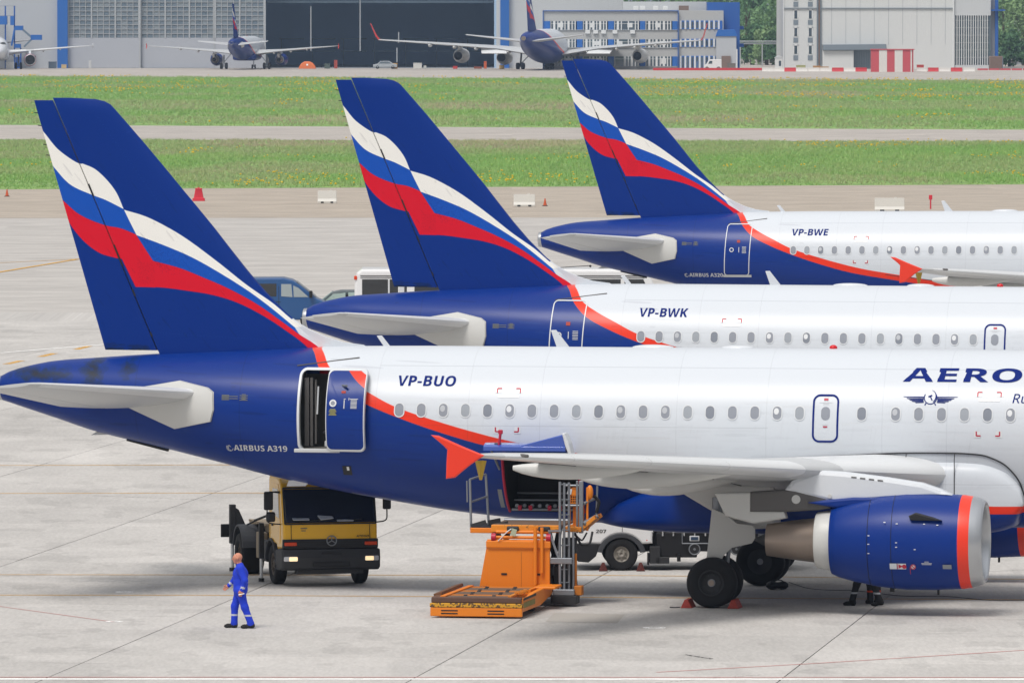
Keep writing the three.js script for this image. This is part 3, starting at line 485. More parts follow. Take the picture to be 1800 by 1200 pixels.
    many('service_print', once('e3', () => ([decal(plate(0.1, 0.012), 5.26, 1.27), decal(plate(0.24, 0.012), 5.26, 1.235), decal(plate(0.22, 0.012), 5.26, 1.21), ...[[4.3, 2.15], [4.58, 2.12], [4.58, 1.7], [3.95, 1.85], [3.95, 1.66], [3.95, 1.45], [4.58, 1.6], [5.5, 2.1], [5.2, 2.12], [5.0, 1.55]].map(([x, y]) => decal(plate(0.045, 0.018), x, y))])), M.text, e);
    part('identity_plate', once('e4', () => decal(plate(0.2, 0.1), 5.72, 1.16)), M.steel, e);
    part('cowl_joint', once('e5', () => joined([3.9, 4.45].map((x) => { const pts = []; const r = curve([[3.5, 0.925], [4.1, 1.04], [4.7, 1.095]])(x) + 0.001; for (let i = 0; i <= 40; i++) { const a = R(-80 + 160 * i / 40); pts.push([x, 1.665 + r * Math.sin(a), 5.75 + r * Math.cos(a)]); } return tube(pts, 0.006, 5); }))), M.black, e);
  }
  return e;
}
function mainGear(parent, side, dX) {
  const g = sub('main_landing_gear', parent); g.position.x = dX;
  const S = (k, f) => onSide(side, 'gear ' + k, f);
  part('strut', S('strut', () => joined([cylY(0.12, 0.12, 1.5, 0.05, 1.75, 3.8), cylY(0.08, 0.08, 0.9, 0.0, 0.85, 3.8), cylZ(0.09, 1.1, 0, 0.575, 3.8), bar([0.05, 1.2, 3.8], [0.05, 2.6, 2.6], 0.06), bar([0.25, 0.8, 3.8], [0.35, 1.5, 3.8], 0.05), bar([0.02, 0.6, 3.8], [0.25, 0.8, 3.8], 0.05)])), M.steel, g);
  part('gear_door', S('door', () => prism([[-0.04, 2.26], [0.26, 2.14], [0.55, 1.92], [0.9, 1.88], [0.96, 1.8], [0.96, 1.58], [0.88, 1.47], [0.42, 1.36], [0.24, 1.19], [0.14, 1.01], [-0.17, 1.06]], 4.0, 4.045, 0.012)), M.fairing, g);
  for (const z of [3.36, 4.24]) {
    part('tyre', S('tyre' + z, () => { const p = [[0.30, -0.18], [0.36, -0.205], [0.48, -0.21], [0.545, -0.185], [0.572, -0.12], [0.578, -0.105], [0.572, -0.095], [0.578, -0.08], [0.58, 0], [0.578, 0.08], [0.572, 0.095], [0.578, 0.105], [0.572, 0.12], [0.545, 0.185], [0.48, 0.21], [0.36, 0.205], [0.30, 0.18]]; return new THREE.LatheGeometry(p.map(([r, y]) => new THREE.Vector2(r, y)), 48).rotateX(Math.PI / 2).translate(0, 0.575, z); }), M.rubber, g);
    part('rim', S('rim' + z, () => { const s = new THREE.LatheGeometry([[0.31, 0.17], [0.28, 0.19], [0.26, 0.16], [0.24, 0.09], [0.14, 0.1], [0.02, 0.1], [0.02, -0.1], [0.3, -0.15]].map(([r, y]) => new THREE.Vector2(r, y)), 36).rotateX(Math.PI / 2).translate(0, 0.575, z); return joined([s, ...Array.from({ length: 9 }, (_, i) => { const a = i / 9 * 2 * Math.PI; return cylZ(0.028, 0.1, 0.185 * Math.cos(a), 0.575 + 0.185 * Math.sin(a), z + 0.07, 8); })]); }), M.dark, g);
    part('hub_cap', S('hub' + z, () => cylZ(0.065, 0.06, 0, 0.575, z + 0.12, 18)), M.nozzle, g);
  }
  return g;
}
function flatBox(w, h) { return new THREE.PlaneGeometry(w, h); }

function airliner({ label, group, pos, turn = -10, pitch = 0, nose = 16.1, dX = 0, reg, type, open = false, near = false, title = false, windows, exits = [], white = false }) {
  const a = thing('airliner', label, 'airplane', pos, R(turn), group);
  a.rotation.order = 'YXZ'; a.rotation.z = R(pitch);
  // hull
  let hull = once('hull' + nose, () => hullGeometry(nose));
  if (open) {
    const ev = new Evaluator(); ev.attributes = ['position', 'normal', 'uv']; ev.useGroups = false;
    let b = new Brush(mergeVertices(hull.clone(), 1e-5)); b.updateMatrixWorld();
    for (const [o, z0] of [[shiftOutline(rrect(0.8, 1.84, 0.13), -9.74, 4.32), 0.9], [shiftOutline(rrect(1.82, 1.28, 0.1), -4.39, 2.6), 0.9]]) {
      const k = new Brush(plain(prism(o, z0, 2.6))); k.updateMatrixWorld(); b = ev.evaluate(b, k, HOLLOW_SUBTRACTION);
    }
    hull = b.geometry; hull.clearGroups?.();
  }
  part('fuselage', hull, white ? M.white : open ? hullMat.sooty : hullMat.clean, a);
  part('tail_exhaust', once('apu', () => new THREE.LatheGeometry([[0.02, -17.55], [0.2, -17.6], [0.235, -17.78], [0.265, -17.76], [0.285, -17.55], [0.27, -17.5]].map(([r, y]) => new THREE.Vector2(r, y)), 28).rotateZ(-Math.PI / 2).scale(1, 1.06, 1).translate(0, 4.70, 0)), M.metal, a);
  // fin and rudder
  const xLE = curve([[5.2, -8.5], [5.76, -8.85], [5.84, -9.42], [6.12, -10.2], [6.49, -10.75], [8.87, -12.81], [11.25, -14.87], [11.44, -15.06], [11.53, -15.38], [11.56, -16]]);
  const xTE = (y) => -15.14 - (y - 5.6) * 0.291, xH = (y) => -13.93 - (y - 5.81) * 0.43, xM = (y) => -10.75 - (y - 6.49) * 0.8655;
  const half = (x, y) => { const ch = xM(y) - xTE(y), c = clamp((xM(y) - x) / ch, 0.0005, 1); return Math.max(0.012, 5 * 0.1 * ch * (0.2969 * Math.sqrt(c) - 0.126 * c - 0.3516 * c * c + 0.2843 * c ** 3 - 0.1036 * c ** 4)) * (y > 11.3 ? Math.sqrt(clamp((11.6 - y) / 0.3)) : 1); };
  const ys = [5.1, 5.5, 5.7, 5.78, 5.84, 5.95, 6.12, 6.3, 6.5, 7, 7.5, 8, 8.5, 9, 9.5, 10, 10.5, 11, 11.2, 11.3, 11.4, 11.48, 11.53, 11.56];
  const finRing = (y, x0, x1, n = 14) => { const u = []; for (let i = 0; i <= n; i++) { const t = 1 - Math.cos(Math.PI * i / n / 2); const x = x0 + (x1 - x0) * t; u.push([x, half(x, y)]); } const k = u.map(([x, h], i) => [x, y, i ? h : h * 0.15]); return [...k.reverse(), ...k.slice(0).reverse().slice(1).map(([x, yy, h]) => [x, yy, -h])]; };
  part('tail_fin', once('fin', () => loft(ys.map((y) => finRing(y, xLE(y), xH(y))), { crease: 0.6, uv: finUV })), white ? M.white : finMat, a);
  part('rudder', once('rudder', () => loft([5.62, 6, 7, 8, 9, 10, 11, 11.3, 11.42, 11.5].map((y) => { const u = []; for (let i = 0; i <= 8; i++) { const x = (xH(y) - 0.03) + (xTE(y) - xH(y) + 0.03) * i / 8; u.push([x, y, half(x, y) * 1.03 + 0.004]); } return [...u, ...u.slice().reverse().map(([x, yy, h]) => [x, yy, -h])]; }), { crease: 0.6, uv: finUV })), white ? M.white : finMat, a);
  if (near) {
    many('hinge_cover', once('hinges', () => [[9.25, 0.28], [7.6, 0.5], [6.9, 0.16], [5.95, 0.1]].map(([y, l]) => sbar([xH(y + l), y + l, half(xH(y), y) + 0.004], [xH(y), y, half(xH(y), y) + 0.006], 0.035, 0.02))), M.black, a);
    many('static_wick', once('wicks', () => [11.2, 10.9, 10.45, 10.2].map((y) => bar([xTE(y), y, 0], [xTE(y) - 0.09, y + 0.01, 0], 0.012, 5))), M.black, a);
  }
  // tailplane
  for (const s of [1, -1]) {
    const h = part('horizontal_stabilizer', onSide(s, 'stab', () => surface(STAB, 0, 0.7, { camber: -0.006 })), M.wing, a);
    part('leading_edge', onSide(s, 'stab le', () => surface(STAB.slice(0, 2), 0, 0.07, { camber: -0.006, off: 0.005, n: 6 })), M.slat, h);
    part('elevator', onSide(s, 'elevator', () => surface([between(STAB, 0.9), STAB[1]], 0.71, 1, { camber: -0.006, n: 6 })), M.wing, h);
    part('stabilizer_fairing', onSide(s, 'stab fairing', () => { const o = [[-14.55, 4.7], [-13.1, 4.95], [-12.4, 4.8], [-12.26, 4.7], [-12.24, 4.3], [-12.32, 4.02], [-13.24, 3.83], [-14.6, 4.42], [-14.75, 4.55]].map(([x, y]) => [x + 13.3, y - 4.4]); const oo = []; for (let i = 0; i < o.length; i++) for (let k = 0; k < 4; k++) { const q = o[(i + 1) % o.length]; oo.push([o[i][0] + (q[0] - o[i][0]) * k / 4, o[i][1] + (q[1] - o[i][1]) * k / 4]); } const outer = patchOn(oo, -13.3, 4.4, 0.05); const edge = ringOn(oo.map(([x, y]) => [x * 1.02, y * 1.02]), oo, -13.3, 4.4, 0.02); return joined([outer, edge]); }), M.fairing, a);
  }
  // wings
  for (const s of [1, -1]) {
    const w = part('wing', onSide(s, 'wing', () => surface(WING, 0, 1, { n: 16 })), M.wing, a); w.position.x = dX;
    for (const [z0, z1] of [[1.95, 5.15], [6.45, 9.0], [9.03, 11.6], [11.63, 14.1], [14.13, 16.3]]) part('slat', onSide(s, 'slat' + z0, () => surface([between(WING, z0), between(WING, (z0 + z1) / 2), between(WING, z1)], 0, z0 < 2 ? 0.26 : 0.115, { off: 0.008, n: 8 })), M.slat, w);
    for (const [z, x, y, l, r] of [[11.2, -3.4, 3.56, 3.0, 0.15], [8.2, -2.42, 3.2, 3.6, 0.16], [5.2, -1.9, 2.86, 3.0, 0.155]]) part('flap_track_fairing', onSide(s, 'canoe' + z, () => { // canoe shaped fairing, thickest behind its middle
      const top = between(WING, z)[3]; const rings = []; for (let i = 0; i <= 14; i++) { const t = i / 14, k = Math.pow(Math.sin(Math.PI * clamp(0.025 + t * 0.975) ** 0.8), 0.75) + 0.02, cx = x + l * t, cy = y + 0.1 * smooth(0, 0.5, t) * 0 + (top - 0.12 - y) * smooth(0.2, 1, t); rings.push(Array.from({ length: 16 }, (_, j) => { const q = j / 16 * 2 * Math.PI; return [cx, cy + r * 1.25 * k * Math.sin(q) - r * 0.5 * k, z + r * 0.85 * k * Math.cos(q)]; })); } return loft(rings, { crease: 0.8 }); }), M.fairing, w);
    part('wing_tip_fence', onSide(s, 'fence', () => prism([[-4.17, 4.55], [-4.0, 4.535], [-3.5, 4.32], [-3.0, 4.12], [-3.3, 3.92], [-3.5, 3.76], [-3.64, 3.64], [-3.84, 3.61], [-3.83, 3.95], [-3.81, 4.24], [-3.9, 4.33]], 16.93, 17.04, 0.035)), white ? M.wing : M.orange, w);
    if (s > 0 && near) {
      part('position_light', once('nav light', () => rbox(0.36, 0.07, 0.1, 0, 0, 0, 0.03).rotateY(R(-61)).translate(-2.33, 4.06, 15.85)), M.panel, w);
      part('vent_cone', once('vent cone', () => cylY(0.03, 0.13, 0.42, -3.28, 3.74, 15.9, 4)), mats['vent yellow'] ?? mat('vent yellow', '#b99a2a', 0.6), w);
    }
  }
  // belly fairing with its sealing strips
  const fTop = curve([[-3.3, 1.8], [-2.6, 2.3], [-1, 2.85], [0.62, 3.18], [1.63, 3.3], [2.95, 3.38], [4.14, 3.44], [5.26, 3.45], [5.85, 3.42], [6.37, 3.24], [6.65, 2.98], [6.8, 2.72], [6.86, 2.45]]);
  const fBot = curve([[-3.3, 1.7], [-2.6, 1.6], [-1.75, 1.53], [-0.7, 1.5], [4, 1.5], [6, 1.58], [6.6, 1.75], [6.86, 2.2]]), fHalf = curve([[-3.3, 0.5], [-2.6, 1.5], [-1, 2.08], [1, 2.12], [4, 2.13], [5.8, 2.1], [6.5, 2.03], [6.86, 1.93]]);
  part('belly_fairing', once('belly', () => { const rings = []; for (let i = 0; i <= 60; i++) { const x = i < 40 ? -3.3 + 8.8 * i / 40 : 5.5 + 1.36 * Math.sin((i - 40) / 20 * Math.PI / 2); const t = fTop(x), b = fBot(x), c = (t + b) / 2, h = (t - b) / 2, w = fHalf(x); rings.push(Array.from({ length: 48 }, (_, j) => { const q = j / 48 * 2 * Math.PI, e = 0.45; return [x, c + h * Math.sign(Math.sin(q)) * Math.abs(Math.sin(q)) ** e, w * Math.sign(Math.cos(q)) * Math.abs(Math.cos(q)) ** e]; })); } return loft(rings, { crease: 0.9, uv: hullUV }); }), white ? M.white : hullMat.clean, a).position.x = dX;
  if (near) {
    part('fairing_seal', once('seal', () => { const pts = []; for (let i = 0; i <= 40; i++) { const x = i < 26 ? 0.3 + 5.2 * i / 26 : 5.5 + 1.38 * Math.sin((i - 26) / 14 * Math.PI / 2), y = fTop(x) + 0.015; pts.push([x, y, skinZ(x, y) + 0.02]); } for (const y of [2.3, 2.1, 1.9]) pts.push([6.87 - (2.4 - y) * 0.35, y, skinZ(6.8, y) + 0.03]);
      const rib = (x) => { const q = []; for (let i = 0; i <= 10; i++) { const y = fTop(x) - i * 0.12; q.push([x, y, fHalf(x) + 0.004 - (i === 0 ? 0.06 : 0)]); } return tube(q, 0.011, 5); };
      return joined([tube(pts, 0.018, 6, 120), rib(4.18), rib(5.3)]); }), M.seam, a).position.x = dX;
    part('hull_rail', once('rail', () => tube([[0.1, 3.16], [0.8, 3.24], [1.6, 3.33]].map(([x, y]) => [x, y, skinZ(x, y) + 0.02]), 0.012, 5)), M.seam, a);
    many('flap_gap', once('flap gaps', () => [[3.4, 6.2, 0.66], [6.6, 10.6, 0.68], [10.8, 13.4, 0.7]].map(([z0, z1, c]) => tube(Array.from({ length: 9 }, (_, i) => { const z = z0 + (z1 - z0) * i / 8, s = between(WING, z), f = foil(0, 1, s[4], 0.012, 40).slice(41).reduce((b, q) => (Math.abs(q[0] - c) < Math.abs(b[0] - c) ? q : b)); const w = R(s[5]), dx = -f[0] * s[2], dy = f[1] * s[2]; return [s[1] + dx * Math.cos(w) - dy * Math.sin(w), s[3] + dx * Math.sin(w) + dy * Math.cos(w) - 0.004, z]; }), 0.014, 5, 40))), M.seam, a);
    part('underwing_box', once('underwing box', () => prism([[-1.2, 2.78], [1.3, 2.8], [1.3, 1.78], [0.7, 1.75], [-0.2, 2.2]], 2.2, 3.5, 0.08)), M.fairing, a);
  }
  for (const s of [1, -1]) { engine(a, s, dX); mainGear(a, s, dX); }
  const ng = sub('nose_landing_gear', a); ng.position.x = nose - 5.07;
  part('strut', once('nose strut', () => joined([cylY(0.08, 0.08, 1.5, 0, 1.1, 0), cylZ(0.06, 0.5, 0, 0.38, 0)])), M.steel, ng);
  for (const z of [-0.25, 0.25]) part('tyre', once('nose tyre' + z, () => new THREE.TorusGeometry(0.27, 0.11, 12, 28).translate(0, 0.38, z)), M.rubber, ng);
  part('cockpit_glazing', once('cockpit' + nose, () => joined([1, -1].map((s) => { const g = patchOn(rrect(1.1, 0.42, 0.1), nose - 2.55, 4.62, 0.012, nose); return s > 0 ? plain(g) : mirrorZ(g); }))), M.glassDark, a);
  // windows along the right side, each a pane in its surround
  const pane = (X, Y) => { const k = X > -1.9 ? 'pane' : 'pane' + X, x0 = X > -1.9 ? 0 : X; const p = part('window', once(k, () => patchOn(rrect(0.205, 0.30, 0.098), x0, Y, 0.004, 16.1, 2)), M.pane, a); const f = part('frame', once(k + ' frame', () => ringOn(rrect(0.25, 0.345, 0.12), rrect(0.2, 0.295, 0.096), x0, Y, 0.011, 16.1)), M.ring, p); if (X > -1.9) p.position.x = X; return p; };
  windows.forEach((X, i) => { const p = pane(X, 4.35); p.material = [M.pane, M.pane, paneB, M.pane, paneC][(i * 7 + Math.round(nose)) % 5]; if (near && [2, 5, 10, 12].includes((i + (open ? 0 : 3)) % 15)) { const o = Array.from({ length: 13 }, (_, k) => { const q = k / 12 * Math.PI * 2; return [0.06 * Math.cos(q) - 0.02, 0.075 * Math.sin(q) + 0.04]; }); const b = part('glint_or_blind', patchOn(o, X, 4.35, 0.0075, 16.1, 2), i % 2 ? glintA : glintB, p); b.position.x = -p.position.x; } });  // on a few panes a pale oval paints a bright reflection
  for (const X of exits) {
    const d = sub('overwing_exit', a); d.position.x = X;
    part('outline', once('exit', () => ringOn(rrect(0.61, 1.1, 0.17, 0, 0, 10), rrect(0.52, 1.01, 0.125, 0, 0, 10), 0, 4.235, 0.009)), M.navy, d);
    part('pane', once('exit pane', () => patchOn(rrect(0.205, 0.30, 0.098), 0, 4.35, 0.006, 16.1, 2)), M.pane, d);
    many('release_flap', once('exit flap', () => [wrap(new THREE.PlaneGeometry(0.1, 0.05), 0, 4.67, 0.01), wrap(new THREE.PlaneGeometry(0.1, 0.03), 0, 4.045, 0.01)]), M.red, d);
    part('print', once('exit print', () => joined([wrap(new THREE.PlaneGeometry(0.3, 0.012), 0, 4.6, 0.01), wrap(new THREE.PlaneGeometry(0.14, 0.012), 0, 4.565, 0.01), wrap(new THREE.PlaneGeometry(0.12, 0.014), 0, 4.09, 0.01)])), M.text, d);
  }
  // crown: aerials, domes, beacon
  if (!white) {
    part('aerial', once('aerial a', () => prism([[-8.62, 5.99], [-8.5, 6.0], [-8.26, 5.7], [-8.42, 5.7]], -0.02, 0.02, 0.008)), M.white, a);
    part('aerial', once('aerial b', () => prism([[-4.47, 6.15], [-4.35, 6.16], [-4.0, 5.72], [-4.32, 5.72]], -0.025, 0.025, 0.01)), M.white, a).position.x = dX;
    for (const [x, l] of [[-2.05, 0.5], [-0.05, 0.4]]) part('aerial_dome', once('dome' + x, () => new THREE.SphereGeometry(1, 24, 10).scale(l, 0.07, 0.16).translate(x, 5.765, 0)), M.white, a).position.x = dX;
    part('beacon', once('beacon', () => new THREE.SphereGeometry(0.085, 18, 10).scale(1.1, 0.8, 1).translate(2.2, 5.79, 0)), mats['beacon red'] ?? mat('beacon red', '#d01822', 0.25), a).position.x = dX;
    part('hull_strake', once('strake', () => sbar([-10.3, 5.33, skinZ(-10.3, 5.33) + 0.02], [-8.85, 5.52, skinZ(-8.85, 5.52) + 0.02], 0.025, 0.03)), M.panel, a);
    part('drain_mast', once('belly mast', () => joined([prism([[-15.5, 3.6], [-15.0, 3.62], [-15.05, 3.75], [-15.3, 3.72]], -0.03, 0.03, 0.01)])), M.wing, a);
    part('belly_vent', once('belly vent', () => sbar([-14.6, 3.53, 0.1], [-13.6, 3.285, 0.1], 0.1, 0.12)), M.black, a);
  }
  // lettering and printed marks on the right side
  if (reg) part('registration', wrap(letters(reg, 1.38, 0.235, font, 0.1), -7.84, 4.9, 0.009, nose), M.navy, a);
  if (type) {
    part('type_lettering', wrap(letters(type, 1.34, 0.14, font), -11.8, 3.33, 0.009, nose), M.text, a);
    part('maker_mark', joined([0, 1, 2].map((k) => wrap(new THREE.RingGeometry(0.03 + 0.022 * k, 0.042 + 0.022 * k, 20, 1, 0.5 + k, 3.6), -11.9, 3.4, 0.009, nose))), M.text, a);
  }
  if (reg) {
    const corner = (x, y, sx, sy, n = 16.1) => [[0.1, 0.03, 0.05 * sx, 0], [0.03, 0.1, 0, 0.05 * sy]].map(([w, h, ox, oy]) => wrap(new THREE.PlaneGeometry(w, h), x + ox, y + oy, 0.012, n));
    const spots = title ? [-5.17, 6.06] : [-5.17];
    many('jacking_mark', once('corner marks' + spots.length, () => (spots.flatMap((x) => [corner(x - 0.27, 4.86, 1, -1), corner(x + 0.27, 4.86, -1, -1), corner(x - 0.27, 3.87, 1, 1), corner(x + 0.27, 3.87, -1, 1)].map((q) => joined(q))))), M.red, a);
    many('jacking_mark_ground', once('corner pads' + spots.length, () => (spots.flatMap((x) => [[-0.25, 4.83], [0.25, 4.83], [-0.25, 3.9], [0.25, 3.9]].map(([dx, y]) => wrap(new THREE.PlaneGeometry(0.15, 0.15), x + dx, y, 0.006))).concat(spots.map((x) => wrap(new THREE.PlaneGeometry(0.5, 0.05, 6, 1), x, 4.68, 0.008))))), M.slat, a);
    part('service_print', once('tail print', () => joined([...Array.from({ length: 5 }, (_, i) => wrap(new THREE.PlaneGeometry(0.18 + 0.22 * (i % 2), 0.009, 4, 1), -11.95 + 0.11 * (i % 2), 4.64 - 0.026 * i, 0.009)), ...Array.from({ length: 6 }, (_, i) => wrap(new THREE.PlaneGeometry(0.1 + 0.1 * (i % 2), 0.009), -11.5, 4.66 - 0.026 * i, 0.009))])), M.khaki, a);
  }
  if (title) {
    part('airline_title', wrap(letters('AEROFLOT', 5.35, 0.31, font, 0.12), 4.02, 5.08, 0.009, nose), M.navy, a);
    part('airline_subtitle', wrap(letters('Russian Airlines', 2.3, 0.22, fontR, 0.2), 6.6, 4.62, 0.009, nose), M.navy, a);
    const em = []; for (const s of [1, -1]) {
      const wing = (x0, x1, y0, y1, t0, t1) => new THREE.ShapeGeometry(poly([[s * x0, y0], [s * x1, y1], [s * (x1 - 0.03), y1 - t1], [s * x0, y0 - t0]]));
      em.push(wing(0.14, 0.64, 0.02, 0.02, 0.03, 0.012), wing(0.155, 0.56, -0.022, -0.012, 0.022, 0.02), wing(0.16, 0.5, -0.05, -0.045, 0.02, 0.02), wing(0.155, 0.44, -0.077, -0.077, 0.018, 0.02), wing(0.15, 0.36, -0.1, -0.108, 0.015, 0.018), new THREE.ShapeGeometry(poly([[s * 0.09, -0.13], [s * 0.115, -0.18], [s * 0.135, -0.17], [s * 0.11, -0.12]])));
    }
    em.push(new THREE.RingGeometry(0.135, 0.155, 40, 1, R(150), R(240)), new THREE.ShapeGeometry(new THREE.Shape(Array.from({ length: 21 }, (_, i) => { const t = R(-60 + 145 * i / 20); return new THREE.Vector2(0.012 * i / 20 + 0.13 * Math.cos(t), 0.02 + 0.145 * Math.sin(t)); }).concat(Array.from({ length: 21 }, (_, i) => { const t = R(85 - 145 * i / 20); return new THREE.Vector2(0.10 * Math.cos(t) + 0.012, 0.03 + 0.13 * Math.sin(t)); })))), new THREE.ShapeGeometry(poly([[-0.06, 0.03], [0.03, 0.065], [0.04, 0.035], [-0.045, 0.0]])), new THREE.ShapeGeometry(poly([[-0.02, 0.02], [0.005, 0.03], [0.05, -0.06], [0.028, -0.07]])));
    part('airline_emblem', joined(em.map((g) => wrap(g, 4.7, 4.73, 0.009, nose))), M.navy, a);
  }
  // rear passenger door
  if (!open && reg) {
    const tilt = (o) => o.map(([x, y]) => [x + 0.05 * y, y]);
    const d = sub('passenger_door', a);
    part('door_outline', once('door line', () => ringOn(tilt(rrect(0.98, 1.95, 0.13, 0, 0, 8, 16)), tilt(rrect(0.92, 1.89, 0.1, 0, 0, 8, 16)), -9.88, 4.36, 0.012)), M.ring, d);
    part('door_sill', once('door sill', () => wrap(new THREE.PlaneGeometry(1.1, 0.09, 8, 1), -9.9, 3.37, 0.03)), M.wing, d);
    part('porthole', once('porthole', () => wrap(new THREE.RingGeometry(0.055, 0.085, 20), -10.1, 4.36, 0.014)), M.ring, d);
    part('handle_print', once('door print', () => joined([wrap(new THREE.PlaneGeometry(0.022, 0.2), -9.82, 4.36, 0.014), ...Array.from({ length: 6 }, (_, i) => wrap(new THREE.PlaneGeometry(0.16, 0.016), -9.62, 4.47 - 0.045 * i, 0.014))])), M.text, d);
    part('warning_flag', once('door flag', () => wrap(new THREE.PlaneGeometry(0.12, 0.1), -9.84, 4.68, 0.014)), M.chock, d);
  }
  if (open) openings(a);
  return a;
}
// five walls of a room inside the hull, open toward the skin and ending just behind it
function roomIn(x0, x1, y0, y1, zi) {
  const wall = (x, t) => { const o = [[zi, y0], [zi, y1]]; for (let i = 0; i <= 12; i++) { const y = y1 + (y0 - y1) * i / 12; o.push([Math.max(zi + 0.05, Math.min(skinZ(x, y), skinZ(x + t, y)) - 0.04), y]); } return prismX(o, x, x + t); };
  const lim = (y) => Math.min(skinZ(x0, y), skinZ(x1, y)) - 0.05, zf = lim(y0), zc = lim(y1);
  return joined([wall(x0, 0.02), wall(x1 - 0.02, 0.02), box(x1 - x0, 0.02, zf - zi, (x0 + x1) / 2, y0 + 0.01, (zf + zi) / 2), box(x1 - x0, 0.02, zc - zi, (x0 + x1) / 2, y1 - 0.01, (zc + zi) / 2), box(x1 - x0, y1 - y0, 0.02, (x0 + x1) / 2, (y0 + y1) / 2, zi)]);
}
function openings(a) {
  // rear door frame, the vestibule behind it and the door itself, swung out and forward
  const fr = sub('door_opening', a), z0 = 0.3;
  part('door_frame', ringOn(rrect(0.9, 1.95, 0.17, 0, 0, 8, 16), rrect(0.79, 1.83, 0.125, 0, 0, 8, 16), -9.74, 4.32, 0.016), M.ring, fr);
  part('frame_lip', loft([skinZ(-9.74, 4.32) + 0.01, skinZ(-9.74, 4.32) - 0.16].map((z, k) => rrect(0.8, 1.84, 0.13, 0, 0, 8, 12).map(([x, y]) => [x - 9.74, y + 4.32, k ? skinZ(x - 9.74, y + 4.32) - 0.16 : skinZ(x - 9.74, y + 4.32) + 0.012])), { caps: false }), M.ring, fr);
  part('vestibule', roomIn(-10.3, -9.15, 3.4, 5.24, 0.1), M.inner, fr);
  part('galley_panel', joined([box(0.1, 1.6, 0.4, -10.06, 4.25, 1.0), box(0.06, 1.6, 0.06, -9.95, 4.25, 1.15), box(0.04, 1.5, 0.05, -9.86, 4.25, 1.1)]), M.panel, fr); part('grab_handle', bar([-9.8, 4.2, 1.25], [-9.78, 4.85, 1.2], 0.022), M.ring, fr); part('jump_seat', joined([rbox(0.3, 0.1, 0.3, -9.58, 3.75, 0.8, 0.03), rbox(0.3, 0.6, 0.08, -9.58, 4.2, 0.65, 0.03)]), M.dark, fr); part('floor_box', rbox(0.24, 0.14, 0.2, -9.55, 3.5, 0.95, 0.02), M.ring, fr);
  part('door_sill', joined([rbox(1.1, 0.09, 0.08, -9.72, 3.37, skinZ(-9.7, 3.37) + 0.02, 0.02)]), M.wing, fr);
  const d = sub('passenger_door', a), dx = 0.76, gap = 0.34;
  const panelAt = (g, off) => { const p = g.attributes.position; for (let i = 0; i < p.count; i++) { const x = p.getX(i) - 9.74, y = p.getY(i) + 4.33; p.setXYZ(i, x + dx, y, skinZ(x, y) + off); } return g; };
  const o = rrect(0.94, 1.93, 0.13, 0, 0, 8, 12), skin = (off, sc) => { const n = o.length, pos = [0, 0, 0], idx = []; for (let k = 1; k <= 5; k++) for (const q of o) pos.push(q[0] * k / 5 * sc, q[1] * k / 5 * sc, 0); for (let i = 0; i < n; i++) { const j = (i + 1) % n; idx.push(0, 1 + i, 1 + j); for (let k = 0; k < 4; k++) { const A = 1 + k * n + i, B = 1 + k * n + j; idx.push(A, A + n, B, B, A + n, B + n); } } const g = new THREE.BufferGeometry(); g.setAttribute('position', new THREE.Float32BufferAttribute(pos, 3)); g.setIndex(idx); setUV(g, (x, y) => hullUV(x - 9.74, y + 4.33)); const q = panelAt(g, off); q.computeVertexNormals(); return q; };
  part('door_skin', skin(gap, 0.955), hullMat.clean, d);
  part('door_lining', skin(gap - 0.13, 0.97), M.inner, d);
  part('door_edge', loft([[gap + 0.006, 0.945], [gap + 0.004, 0.98], [gap - 0.02, 1], [gap - 0.12, 1]].map(([off, s]) => o.map(([x, y]) => [x * s + dx - 9.74, y * s + 4.33, skinZ(x * s - 9.74, y * s + 4.33) + off])), { caps: false, crease: 0.5 }), M.ring, d);
  part('door_arm', joined([bar([-9.3, 4.4, 1.7], [-8.95, 4.4, 2.05], 0.05), bar([-9.3, 4.9, 1.6], [-8.95, 4.9, 2.0], 0.03)]), M.steel, d);
  const on = (g, x, y) => { const p = g.attributes.position; for (let i = 0; i < p.count; i++) { const X = p.getX(i) + x - dx, Y = p.getY(i) + y; p.setXYZ(i, X + dx, Y, skinZ(X, Y) + gap + 0.012); } g.computeVertexNormals(); return g; };
  part('porthole', on(new THREE.RingGeometry(0.05, 0.085, 24), -9.27, 4.5), M.ring, d);
  part('porthole_glass', on(new THREE.CircleGeometry(0.052, 20), -9.27, 4.5), M.pane, d);
  part('door_print', joined([on(new THREE.PlaneGeometry(0.02, 0.2), -9.0, 4.48), on(new THREE.PlaneGeometry(0.05, 0.012), -8.99, 4.6), on(new THREE.PlaneGeometry(0.012, 0.06), -8.89, 4.6), ...Array.from({ length: 8 }, (_, i) => on(new THREE.PlaneGeometry(i ? 0.15 : 0.2, 0.014), -8.77, 4.6 - 0.03 * i))]), M.text, d);
  part('door_note', joined(Array.from({ length: 6 }, (_, i) => on(new THREE.PlaneGeometry(0.08 + 0.06 * (i % 3) / 2 + 0.05, 0.018), -9.27, 4.36 - 0.026 * i))), M.khaki, d);
  part('warning_flag', on(new THREE.PlaneGeometry(0.1, 0.055), -9.03, 4.76), M.chock, d);
  // hold and its door, swung up and outward
  const h = sub('cargo_hold', a);
  part('hold_lining', roomIn(-5.34, -3.44, 1.93, 3.28, -0.4), M.hold, h);
  part('hold_frame', joined([[-5.29, 0], [-3.5, 0]].map(([x]) => { const p = []; for (let i = 0; i <= 12; i++) { const y = 1.96 + 1.28 * i / 12; p.push([x, y, skinZ(x, y) + 0.0]); } return tube(p, 0.035, 6); })), M.red, h);
